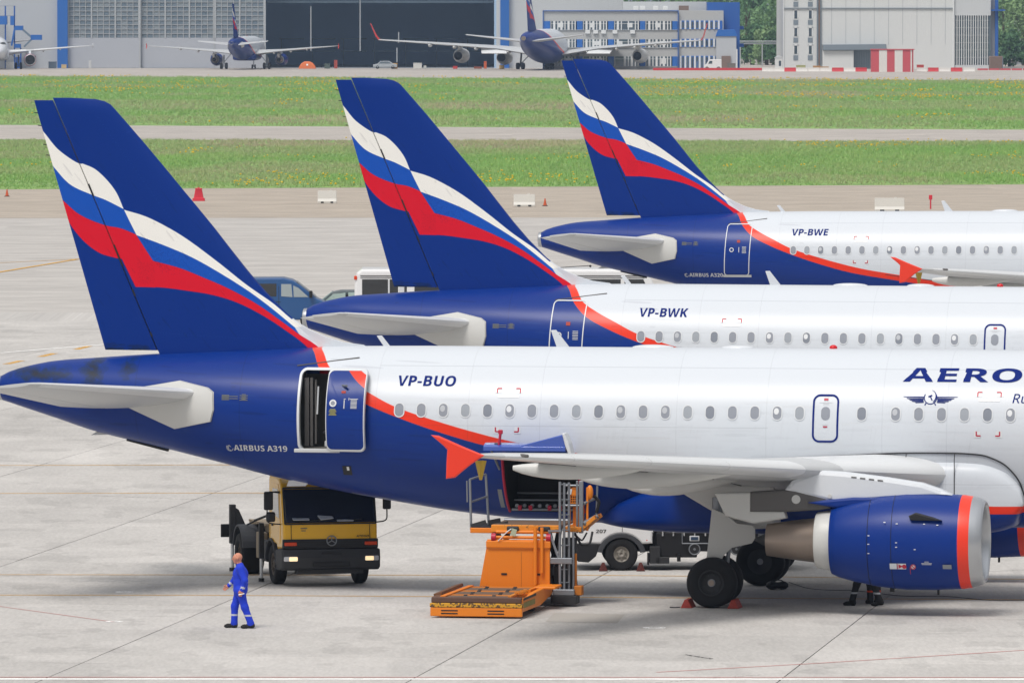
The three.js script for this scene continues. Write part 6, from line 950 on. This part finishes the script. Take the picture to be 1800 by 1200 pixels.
{ // office block with blue panels
  const Z = 1545, X = (p) => gx(p, Z), Y = (p) => gy(p, Z), t = thing('office_building', 'three storey office building with blue and white window bands', 'building', [0, 0, -Z]);
  part('wall', slab3(X(955), X(1192), 0, Y(18), -14, 0), F.sill, t); part('roof_edge', joined([slab3(X(954.5), X(1193), Y(19.5), Y(18), -0.2, 0.3), slab3(X(954), X(955.5), 0, Y(18), -0.2, 0.3), slab3(X(1191.5), X(1193), 0, Y(18), -0.2, 0.35)]), F.blueDeep, t);
  const rows = [[37, 52], [69, 83], [99, 116]], bays = [[968, 1012], [1025, 1067], [1080, 1123], [1135, 1180]], blues = [[956, 968], [1012, 1025], [1067, 1080], [1123, 1135], [1180, 1191]];
  for (const [y0, y1] of rows) {
    for (const [a, b] of blues) part('blue_panel', slab3(X(a), X(b), Y(y1), Y(y0), 0.0, 0.12), F.blue, t);
    for (const [a, b] of bays) { const w = part('window', slab3(X(a), X(b), Y(y1), Y(y0), 0.0, 0.06), darkPane[Math.floor(rnd() * 3)], t); for (let i = 0; i <= 7; i++) if (rnd() < 0.93) part('mullion', slab3(X(a + (b - a) * i / 7) - 0.09 - 0.1 * (i % 2), X(a + (b - a) * i / 7) + 0.09 + 0.1 * (i % 2), Y(y1), Y(y0), 0.06, 0.12), F.winW, w); part('transom', slab3(X(a), X(b), Y(y0 + 4.6), Y(y0 + 4), 0.06, 0.1), F.winW, w); if (rnd() < 0.8) { const q = rr(a + 5, b - 14); part('glint_or_blind', slab3(X(q), X(q + 9), Y(y1 - 4), Y(y0 + 3), 0.05, 0.075), F.winW, w); } }
    part('window_sill', slab3(X(956), X(1191), Y(y1 + 0.8), Y(y1), 0, 0.2), F.frame, t);
  }
  for (const p of [1033, 1061, 1081, 1112, 1047]) part('air_conditioner', rbox(0.85, 0.6, 0.4, X(p), Y(56), 0.25, 0.05), F.winW, t);
  const wing = sub('side_wing', t);
  part('wall', slab3(X(1193.2), X(1272), 0, Y(18.5), -12, -0.4), F.sill, wing);
  for (const [y0, y1] of [[36, 51], [68, 82], [98, 121]]) { part('blue_band', slab3(X(1194), X(y0 < 40 ? 1270 : 1258), Y(y1), Y(y0), -0.4, -0.3), F.blue, wing); for (let i = 0; i < 9; i++) part('wall_pier', slab3(X(1196.5 + 8.4 * i) - 0.16, X(1196.5 + 8.4 * i) + 0.16, Y(y1), Y(y0), -0.3, -0.18), F.winW, wing); for (let i = 0; i < 8; i++) part('pane', slab3(X(1199 + 8.4 * i), X(1202.4 + 8.4 * i), Y(y1 - 2), Y(y0 + 2), -0.32, -0.26), darkPane[i % 3], wing); }
  const tw = sub('stair_tower', t); part('wall', slab3(X(1245), X(1302), 0, Y(4), -20, -6), F.blueDeep, tw); part('balcony', slab3(X(1302), X(1310), Y(52), Y(46), -16, -9), F.blueDeep, tw); part('balcony', slab3(X(1302), X(1310), Y(83), Y(77), -16, -9), F.blueDeep, tw);
  const po = sub('entrance_block', t); part('wall', slab3(X(1259), X(1294), 0, Y(63), -6, 2), F.grey, po); part('sloping_roof', prism([[X(1258), Y(63.5)], [X(1262), Y(52)], [X(1291), Y(52)], [X(1296), Y(63.5)]], -6.2, 2.2, 0.05), F.blue, po); part('drain_pipe', slab3(X(1294), X(1296), 0, Y(86), 1.6, 2), F.winW, po); part('base_stack', slab3(X(1268), X(1284), 0, Y(98), 2, 2.4), F.rustBox, po);
  part('rear_parapet', slab3(X(1097), X(1245), 0, Y(3), -22, -14.1), F.pale, t); for (const p of [1118, 1130, 1153, 1170]) part('roof_unit', rbox(0.9, 0.7, 0.8, X(p), Y(14), -3, 0.08), F.winW, t); part('roof_cabin', slab3(X(1195), X(1212), Y(18), Y(10), -9, -6), F.rustBox, t);
}
{ // pale workshop on the right
  const Z = 1556, X = (p) => gx(p, Z), Y = (p) => gy(p, Z), t = thing('workshop_building', 'tall pale workshop building with two columns of narrow windows', 'building', [0, 0, -Z]), top = 24;
  part('wall', slab3(X(1377), X(1676), 0, top, -40, 0), F.wallW, t); part('wall_ledge', slab3(X(1378), X(1675), Y(15), Y(13.6), 0, 0.25), F.roofGrey, t); part('corner_strip', slab3(X(1376.3), X(1378), 0, top, -0.1, 0.25), F.winW, t); part('corner_strip', slab3(X(1675), X(1677.4), 0, top, -0.1, 0.3), F.winW, t);
  for (let i = 0; i < 9; i++) part('panel_joint', slab3(X(1462 + 25 * i) - 0.04, X(1462 + 25 * i) + 0.04, Y(78), top, 0, 0.03), F.frame, t);
  for (const p of [1399, 1424.5]) for (const [a, b] of [[-15, 0.5], [16, 32.5], [47, 63.5], [78, 94.5]]) { const w = part('window', slab3(X(p) - 0.26, X(p) + 0.26, Y(b), Y(a + 2), 0.0, 0.05), darkPane[2], t); part('frame', joined([slab3(X(p) + 0.26, X(p) + 0.46, Y(b), Y(a), 0, 0.12), slab3(X(p) - 0.4, X(p) - 0.26, Y(b), Y(a), 0, 0.12), slab3(X(p) - 0.4, X(p) + 0.46, Y(a + 2), Y(a - 1), 0, 0.12)]), F.winW, w); part('spandrel', slab3(X(p) - 0.42, X(p) + 0.42, Y(b + 11), Y(b + 2.5), 0, 0.08), F.roofGrey, t); }
  part('wall_pipe', bar([X(1437), 0.5, 0.3], [X(1437), top, 0.3], 0.12), F.roofGrey, t); part('wall_pipe', bar([X(1440.5), 0.5, 0.3], [X(1440.5), top, 0.3], 0.14), F.rustBox, t); part('wall_pipe', bar([X(1443), 0.5, 0.3], [X(1443), top, 0.3], 0.1), F.roofGrey, t);
  part('canopy', prism([[X(1446), Y(88)], [X(1446), Y(78)], [X(1557), Y(77)], [X(1558), Y(87)]], 0, 2.4, 0.06), F.roofGrey, t); part('gate', joined(Array.from({ length: 10 }, (_, i) => slab3(X(1501 + 3 * i), X(1503.8 + 3 * i), 0, Y(88), 0, 0.1 + 0.04 * (i % 2)))), F.roofGrey, t); part('lean_to', slab3(X(1446), X(1500), 0, Y(88.5), 0, 1.8), F.wallW, t);
  const g = sub('glazed_bay', t); part('header', slab3(X(1677.6), X(1742), Y(27), top, -2, -0.2), F.pale, g); part('backing', slab3(X(1677.6), X(1742), 0.3, Y(27), -2, -0.6), darkPane[1], g); part('plinth', slab3(X(1677.6), X(1742), 0, Y(114), -2, -0.1), F.pale, g); for (let i = 0; i < 15; i++) part('fin', slab3(X(1678.5 + 4.1 * i) - 0.06, X(1678.5 + 4.1 * i) + 0.06, Y(114), Y(27), -0.6, -0.05), F.winW, g); for (let i = 0; i < 6; i++) part('glazing_bar', slab3(X(1677.6), X(1739), Y(36 + 13 * i), Y(35.2 + 13 * i), -0.6, -0.5), F.frame, g);
  part('end_return', slab3(X(1742), X(1755), 0, top, -30, -2), F.grey, t); part('blue_riser', slab3(X(1750), X(1755.5), 0.5, top, -2, -0.8), F.blueDeep, t); part('riser_platform', slab3(X(1743), X(1767), Y(19), Y(16.6), -2.2, 0.5), F.blueDeep, t);
}
{ // striped shelter and small buildings
  const Z = 1497, X = (p) => gx(p, Z), t = thing('striped_shelter', 'red and white striped metal shelter before the pale workshop', 'shelter', [0, 0, -Z]);
  [[1532, 1545.5], [1545.5, 1559.5], [1559.5, 1573], [1573, 1587], [1587, 1601]].forEach(([a, b], i) => part('stripe_panel', slab3(X(a), X(b), 0, 3.72, -3, 0.04 * (i % 2)), i % 2 ? F.whiteB : F.pinkRed, t)); part('side_post', slab3(X(1601), X(1603.4), 0, 3.85, -3, 0), F.whiteB, t); part('side_post', slab3(X(1604), X(1606), 0, 3.85, -3, 0), F.pinkRed, t); part('roof_edge', slab3(X(1531), X(1608), 3.75, 3.9, -3.1, 0.15), F.pinkRed, t);
  const h = thing('guard_hut', 'tiny pale hut at the corner of the workshop', 'hut', [gx(1369, 1530), 0, -1530]); part('wall', rbox(1.3, 2.2, 1.6, 0, 1.1, 0, 0.04), F.wallW, h); part('roof', prism([[-0.8, 2.15], [0, 2.6], [0.8, 2.15]], -0.9, 0.9, 0.03), F.pale, h); part('window', rbox(0.4, 0.9, 0.05, 0.2, 1.2, 0.81, 0.01), darkPane[2], h);
  const c = thing('rusty_container', 'weathered brown container at the foot of the workshop end', 'container', [gx(1751, 1535), 0, -1535]); part('box', rbox(2.3, 2.4, 4, 0, 1.2, 0, 0.05), F.rustBox, c); for (let i = 0; i < 7; i++) part('rib', box(0.08, 2.2, 0.06, -0.95 + 0.32 * i, 1.2, 2.02), F.rustBox, c); part('door_bar', box(0.1, 2.3, 0.08, 1.1, 1.2, 2.03), F.beam, c);
  const s = thing('far_shed', 'grey shed wall among the trees at the picture edge', 'shed', [gx(1808, 1640), 0, -1640]); part('wall', slab3(-2.5, 8, 0, 9.3, -4, 0), F.pale, s); for (let i = 0; i < 4; i++) part('wall_rib', box(0.1, 9.2, 0.08, -2.2 + 0.9 * i, 4.6, 0.04), F.roofGrey, s);
  const f = thing('pipe_bridge', 'pale pipe rack running between the blue tower and the workshop', 'pipe', [gx(1340, 1600), 0, -1600]); part('pipe_run', joined([bar([-5, 4.2, 0], [5, 4.2, 0], 0.16), bar([-5, 4.6, 0.3], [5, 4.6, 0.3], 0.1)]), F.frame, f); for (const x of [-4, 0, 4]) part('trestle', slab3(x - 0.1, x + 0.1, 0, 4.3, -0.1, 0.1), F.frame, f);
}
{ // far row of barrier blocks
  const Z = 1503, seq = [[1340, 'w'], [1359, 'w'], [1379, 'r'], [1400, 'w'], [1421, 'w'], [1442, 'w'], [1463, 'r'], [1484, 'w'], [1504, 'r'], [1612, 'w'], [1630, 'r'], [1651, 'w'], [1672, 'r'], [1694, 'w']], g = prism([[-0.3, 0], [-0.28, 0.14], [-0.16, 0.34], [-0.13, 0.7], [0.13, 0.7], [0.16, 0.34], [0.28, 0.14], [0.3, 0]], -0.98, 0.98, 0.03).rotateY(Math.PI / 2), ord = ['first', 'second', 'third', 'fourth', 'fifth', 'sixth', 'seventh', 'eighth', 'ninth'], n = { w: 0, r: 0 };
  for (const [p, c] of seq) { const k = n[c]++; single('barrier_block', g, c === 'r' ? F.redW : F.whiteB, `${ord[k]} ${c === 'r' ? 'red' : 'white'} block from the hut in the far barrier row`, 'barrier', 'barrier blocks before the workshop', [gx(p + 10, Z), 0, -Z]); }
  const r2 = thing('low_red_fence', 'long low red fence at the foot of the office building', 'fence', [0, 0, -1520]); for (let i = 0; i < 16; i++) part('fence_panel', box(1.95, 0.42, 0.06, gx(1150 + 12 * i + 0 * i, 1520) + 0.4 + 0.8 * i * 0, 0.28, 0).scale(0.6, 1, 1).translate(gx(1150 + 12 * i, 1520) * 0.4 + 0.16, 0, 0), F.redW, r2);
  const r3 = thing('low_red_rail', 'low faded red rail on the right before the container', 'fence', [0, 0, -1512]); for (let i = 0; i < 5; i++) part('rail_panel', box(1.8, 0.3, 0.06, gx(1728 + 20 * i, 1512), 0.32, 0), F.pinkRed, r3);
}
{ // small things by the hangars
  const at = (p, Z) => [gx(p, Z), 0, -Z];
  const tn = thing('orange_tent', 'small orange tent in front of the open hangar bay', 'tent', at(540, 1558)); part('tent_cloth', loft([[0, 1.55, 1], [0.5, 1.4, 0.9], [1.0, 1.0, 0.7], [1.3, 0.45, 0.4]].map(([y, w, d]) => rrect(2 * w, 2 * d, 0.3).map(([x, z]) => [x, y, z])), { crease: 0.4 }), F.tent, tn); part('tent_mark', box(0.3, 0.34, 0.03, 0, 0.7, 0.84, -0.5), F.winW, tn);
  const cr = thing('silver_car', 'silver car parked before the open hangar bay', 'car', at(677, 1556)); part('car_body', prism([[-2.1, 0.3], [-2.15, 0.75], [-1.4, 0.9], [-0.8, 1.38], [0.7, 1.4], [1.4, 0.95], [2.1, 0.8], [2.1, 0.3]], -0.8, 0.8, 0.08), mat('silver car paint', '#aab2b8', 0.3, { clearcoat: 0.6 }), cr); part('side_glass', prism([[-1.15, 0.95], [-0.72, 1.3], [0.62, 1.3], [1.1, 0.95]], 0.79, 0.82), darkPane[1], cr); for (const x of [-1.35, 1.35]) part('tyre', new THREE.TorusGeometry(0.22, 0.1, 8, 18).translate(x, 0.32, 0.72), M.rubber, cr);
  const vn = thing('white_van', 'white van parked before the office entrance block', 'van', at(1253, 1528)); part('van_body', prism([[-1.5, 0.3], [-1.55, 0.8], [-1.1, 1.1], [-0.7, 1.75], [-0.4, 1.9], [1.5, 1.9], [1.55, 0.3]], -0.9, 0.9, 0.08), busWhite, vn); part('windscreen', prism([[-1.08, 1.12], [-0.72, 1.7], [-0.62, 1.7], [-0.98, 1.12]], -0.8, 0.8, 0.01), darkPane[2], vn); part('cab_window', prism([[-0.8, 1.15], [-0.55, 1.65], [-0.1, 1.65], [-0.1, 1.15]], 0.89, 0.92), darkPane[2], vn); for (const x of [-1.0, 1.0]) part('tyre', new THREE.TorusGeometry(0.24, 0.1, 8, 18).translate(x, 0.33, 0.85), M.rubber, vn);
  const boxes = [[693, 1556, 1.1, 1.0, '#c2923a', 'ochre crate before the open hangar bay'], [734, 1556, 1.5, 1.05, '#cfd0cc', 'white box before the open hangar bay'], [747, 1556, 0.5, 0.6, '#b9bcb8', 'small pale box beside the white box'], [800, 1555, 0.8, 0.5, '#c23a36', 'red toolbox under the outer left jet engine'], [853, 1558, 0.5, 1.3, '#c65c2e', 'orange drum near the blue hangar pillar'], [840, 1558, 1.4, 0.4, '#8c4a34', 'low brown crate near the blue hangar pillar'], [882, 1554, 0.9, 0.7, '#c4a468', 'tan crate at the foot of the blue hangar pillar'], [112, 1566, 0.9, 0.7, '#c9b183', 'tan crate by the far blue pillar on the left'], [17, 1545, 1.4, 1.3, '#d5d7d6', 'white cart under the leftmost parked aircraft'], [92, 1566, 1.4, 1.2, '#5f6f80', 'grey equipment cart beside the far blue pillar'], [158, 1568, 0.5, 1.4, '#c5c8ca', 'pale cabinet before the glazed hangar door'], [590, 1562, 0.6, 1.5, '#a8483c', 'rust red cabinet inside the open bay'], [575, 1560, 1.0, 0.9, '#4f5d58', 'dark green bin inside the open bay'], [1408, 1540, 1.6, 0.8, '#a7a878', 'low olive crate by the workshop wall'], [1436, 1540, 1.3, 0.7, '#b58a5c', 'brown crate by the workshop pipes'], [1450, 1540, 1.4, 0.55, '#bb9468', 'low tan crate beside the workshop pipes'], [1618, 1525, 1.2, 1.0, '#b8453e', 'red handcart beside the striped shelter'], [1286, 1532, 1.4, 1.2, '#77716a', 'grey pallet stack by the entrance block'], [1226, 1530, 0.5, 1.5, '#4d6a94', 'blue bin before the office wing']];
  for (const [p, Z, w, h, c, l] of boxes) { const kind = ['bin,', 'bin ', 'drum', 'cabinet', 'toolbox', 'handcart', 'cart', 'pallet stack', 'box'].find((k) => (l + ' ').includes(k.trim() === 'bin' ? ' bin ' : k)) ?? 'crate', word = { 'bin,': 'bin', 'bin ': 'bin', drum: 'drum', cabinet: 'cabinet', toolbox: 'toolbox', handcart: 'cart', cart: 'cart', 'pallet stack': 'pallets', box: 'box' }[kind] ?? 'crate', o = thing(word === 'pallets' ? 'pallet_stack' : word, l, word, at(p, Z)); const m = mat('far crate ' + p, c, 0.75); part('case', rbox(w, h * 0.86, w * 0.7, 0, h * 0.45, 0, 0.05), m, o); part('lid', rbox(w * 1.04, h * 0.13, w * 0.74, 0, h * 0.94, 0, 0.03), m, o); }
}
// ---- trees
const leafMats = ['#5f8558', '#52774e', '#6f9160', '#83a06c'].map((c, i) => mat('leaves ' + 'abcd'[i], c, 0.9)), bark = mat('bark', '#5a4d40', 0.95);
function tree(label, p, Z, h, rad, mi) {
  const t = thing('tree', label, 'tree', [gx(p, Z), 0, -Z], 0, 'trees behind the far buildings'); const pos = [], idx = [];
  const lumps = Array.from({ length: 26 }, () => { const a = rr(0, 6.28), q = Math.sqrt(rnd()), yy = rr(0.18, 0.97), w = Math.sin(Math.PI * Math.min(1, 0.2 + yy * 0.8)) ** 0.6; return [Math.cos(a) * q * rad * w, h * yy, Math.sin(a) * q * rad * w, rad * rr(0.22, 0.42)]; });
  for (const [x, y, z, r] of lumps) for (let k = 0; k < 90; k++) { const u = rr(-1, 1), a = rr(0, 6.28), q = r * Math.cbrt(rr(0.3, 1)), s = Math.sqrt(1 - u * u), cx = x + q * s * Math.cos(a), cy = y + q * u, cz = z + q * s * Math.sin(a), L = rr(0.25, 0.6), b = pos.length / 3; for (let m = 0; m < 3; m++) pos.push(cx + rr(-L, L), cy + rr(-L, L), cz + rr(-L, L)); idx.push(b, b + 1, b + 2); }
  const g = new THREE.BufferGeometry(); g.setAttribute('position', new THREE.Float32BufferAttribute(pos, 3)); g.setIndex(idx); g.computeVertexNormals();
  part('crown', g, leafMats[mi], t).userData.kind = 'stuff';
  part('trunk', joined([cylY(0.35, 0.15, h * 0.7, 0, h * 0.35, 0, 8), ...lumps.slice(0, 6).map(([x, y, z]) => { const k = y * 0.55; return bar([0, k, 0], [x, y, z], 0.09, 5); })]), bark, t);
}
[[1312, 1680, 15, 4.6, 0, 'dark leafy tree close behind the blue tower'], [1334, 1700, 17, 5, 1, 'deep green tree between the tower and the workshop, taller'], [1356, 1670, 13, 4.4, 2, 'mid green tree just left of the workshop'], [1374, 1690, 18, 5, 0, 'tall tree partly hidden by the workshop corner'], [1322, 1640, 7, 3, 1, 'low shrubby tree behind the pipe rack'], [1348, 1635, 6.5, 3.2, 3, 'pale low tree behind the pipe rack'], [1366, 1628, 6, 2.6, 1, 'small dark tree behind the hut'],
  [1764, 1640, 15, 4.2, 2, 'leafy tree right of the workshop end'], [1782, 1660, 18, 5, 0, 'tall dark tree at the right picture edge'], [1800, 1620, 13, 4.6, 3, 'light green tree at the right picture edge'], [1775, 1600, 6, 3, 1, 'low bushy tree beside the rusty container'], [1806, 1690, 20, 6, 2, 'tallest tree beyond the shed at the picture edge'], [1255, 1760, 21, 7, 2, 'tall tree rising behind the office roof'], [1215, 1770, 19, 6, 3, 'pale tree rising behind the roof cabin'], [1160, 1775, 19, 6.5, 0, 'tree rising behind the roof units'], [1120, 1770, 19, 6, 2, 'tree rising behind the office next to the hangar wall'], [1292, 1745, 20, 6, 1, 'tall tree behind the blue stair tower']].forEach(([p, Z, h, r, m, l]) => tree(l, p, Z, h, r, m));
struct('far_woods_ground', flat([[-400, -1800], [400, -1800], [-700, -2600], [700, -2600]], 0.004, stripUV(30, 60)), grassMat);
{ const n = 5200, g = new THREE.BufferGeometry(); g.setAttribute('position', new THREE.Float32BufferAttribute([-1, 0, 0, 1, 0, 0.3, 0, 1.4, 0, 0, 0, -1, 0.2, 0.2, 1, 0, 1.2, 0.2], 3)); g.setIndex([0, 1, 2, 3, 4, 5]); g.computeVertexNormals(); const o = new THREE.InstancedMesh(plain(g), leafMats[1], n); o.name = 'far_wood'; const m4 = new THREE.Matrix4(), q = new THREE.Quaternion(); for (let i = 0; i < n; i++) { const x = rr(-260, 260), z = -rr(1830, 1900), s = rr(0.6, 1.3), hh = 15 + 5 * fbm(x * 0.05 + 30, 2, 3); m4.compose(V(x, hh * Math.sqrt(rnd()), z), q.setFromEuler(new THREE.Euler(rr(0, 6), rr(0, 6), rr(0, 6))), V(s, s, s)); o.setMatrixAt(i, m4); } o.userData = { kind: 'stuff', label: 'dense green wood far behind the buildings', category: 'wood' }; scene.add(o); }
// ---- parked aircraft by the hangars
airliner({ label: 'blue tailed twin jet parked before the glazed hangar door, seen from behind', group: 'aircraft parked by the hangars', pos: [gx(431, 1550), 0, -1550], turn: 84, windows: [], exits: [] });
airliner({ label: 'white jet cut off by the left picture edge, facing the camera', group: 'aircraft parked by the hangars', pos: [gx(-6, 1552), 0, -1552], turn: -86, windows: [], exits: [], white: true });
{ // four engined wide body seen from behind
  const Z = 1545, t = thing('wide_body_jet', 'four engined jet with blue tail and upturned orange wing tips', 'airplane', [gx(968, Z), 0, -Z], R(80), 'aircraft parked by the hangars');
  const wideUV = (x, y) => hullUV(x / 1.5, (y + 1.35) / 1.47);
  part('fuselage', setUV(hullGeometry(16.1).scale(1.55, 1.47, 1.5).translate(0, -1.35, 0), (x, y) => hullUV(x / 1.55, (y + 1.35) / 1.47)), hullMat.clean, t);
  part('tail_fin', once('fin', () => 0).clone().scale(1.5, 1.45, 1.5).translate(-0.5, -1.3, 0), finMat, t); part('rudder', once('rudder', () => 0).clone().scale(1.5, 1.45, 1.5).translate(-0.5, -1.3, 0), finMat, t);
  const W = [[0, 9, 13, 2.6, 0.13, 1], [3, 7.5, 11, 2.9, 0.13, 1], [9, 3.4, 7, 3.7, 0.115, 0], [20, -4.4, 4.2, 4.6, 0.1, 0], [28.4, -9.9, 2.4, 5.2, 0.09, 0]], S = [[1, -19.5, 5.6, 5.1, 0.1, 0], [10.2, -25.5, 2.1, 6.2, 0.09, 0]];
  for (const s of [1, -1]) {
    const side = (g) => (s > 0 ? g : mirrorZ(g));
    const w = part('wing', side(surface(W, 0, 1)), M.wing, t); part('slat', side(surface([between(W, 3.5), between(W, 9), between(W, 27)], 0, 0.1, { off: 0.02, n: 6 })), M.slat, w);
    part('winglet', side(loft([[28.4, 5.2, -9.9, 2.4], [28.9, 5.9, -10.6, 1.9], [29.7, 8.1, -12.3, 0.9]].map(([z, y, x, c]) => [[x, y, z], [x - c * 0.4, y, z + 0.09], [x - c, y, z], [x - c * 0.4, y, z - 0.09]]))), M.orange, w);
    for (const z of [7, 12.5, 16, 20]) part('flap_track_fairing', side(new THREE.SphereGeometry(1, 12, 8).scale(1.6, 0.3, 0.26).translate(between(W, z)[1] - between(W, z)[2] * 0.85, between(W, z)[3] - 0.35, z)), M.fairing, w);
    part('inner_flap', side(box(1.6, 0.12, 4.4, between(W, 9)[1] - between(W, 9)[2] - 0.4, 3.2, 9.4, 0, -0.25, 0.5)), M.slat, w);
    part('horizontal_stabilizer', side(surface(S, 0, 1, { camber: 0 })), M.wing, t);
    for (const [z, dx] of [[9.1, 4.6], [15.9, -0.4]]) { const e = sub('engine', t); const L = (pts) => side(new THREE.LatheGeometry(pts.map(([x, r]) => new THREE.Vector2(r, x)), 28).rotateZ(-Math.PI / 2).translate(dx, 2.05 + (z > 10 ? 0.35 : 0), z)); part('nacelle', L([[-2.9, 0.75], [-2.7, 0.85], [-1, 1.2], [0.8, 1.32], [1.9, 1.25], [2.3, 1.1]]), M.fairing, e); part('exhaust', L([[-2.88, 0.74], [-2.2, 0.7], [-2.0, 0.02]]), M.black, e); part('inlet', L([[2.3, 1.1], [2.2, 0.95], [1.4, 0.9], [1.4, 0.02]]), M.dark, e); part('pylon', side(box(3.2, 1.0, 0.35, dx - 0.8, 3.4 + (z > 10 ? 0.35 : 0), z, 0, 0, -0.12)), M.fairing, e); }
    const g = sub('main_landing_gear', t); part('strut', side(joined([bar([-1, 0.6, 5.2], [-1, 3.2, 5.0], 0.16), bar([-1, 0.9, 5.2], [-0.6, 2.8, 3.4], 0.08), bar([-1.9, 0.55, 5.2], [-0.1, 0.55, 5.2], 0.12)])), M.dark, g); for (const x of [-1.7, -0.3]) for (const z of [4.75, 5.65]) part('tyre', side(new THREE.TorusGeometry(0.4, 0.2, 10, 22).translate(x, 0.6, z)), M.rubber, g);
  }
  const c = sub('centre_landing_gear', t); part('strut', bar([-1, 0.6, 0], [-1, 2.2, 0], 0.16), M.dark, c); for (const x of [-1.7, -0.3]) for (const z of [-0.45, 0.45]) part('tyre', new THREE.TorusGeometry(0.4, 0.2, 10, 22).translate(x, 0.6, z), M.rubber, c);
  const n = sub('nose_landing_gear', t); part('strut', bar([19, 0.4, 0], [19, 1.8, 0], 0.12), M.dark, n); for (const z of [-0.35, 0.35]) part('tyre', new THREE.TorusGeometry(0.32, 0.15, 10, 20).translate(19, 0.47, z), M.rubber, n);
  part('tail_exhaust', cylX(0.4, 0.4, -27.5, 5.6, 0, 18), M.nozzle, t);
}
scene.traverse((o) => { if (o.isMesh) { o.castShadow = true; o.receiveShadow = true; } });
renderer.render(scene, camera);
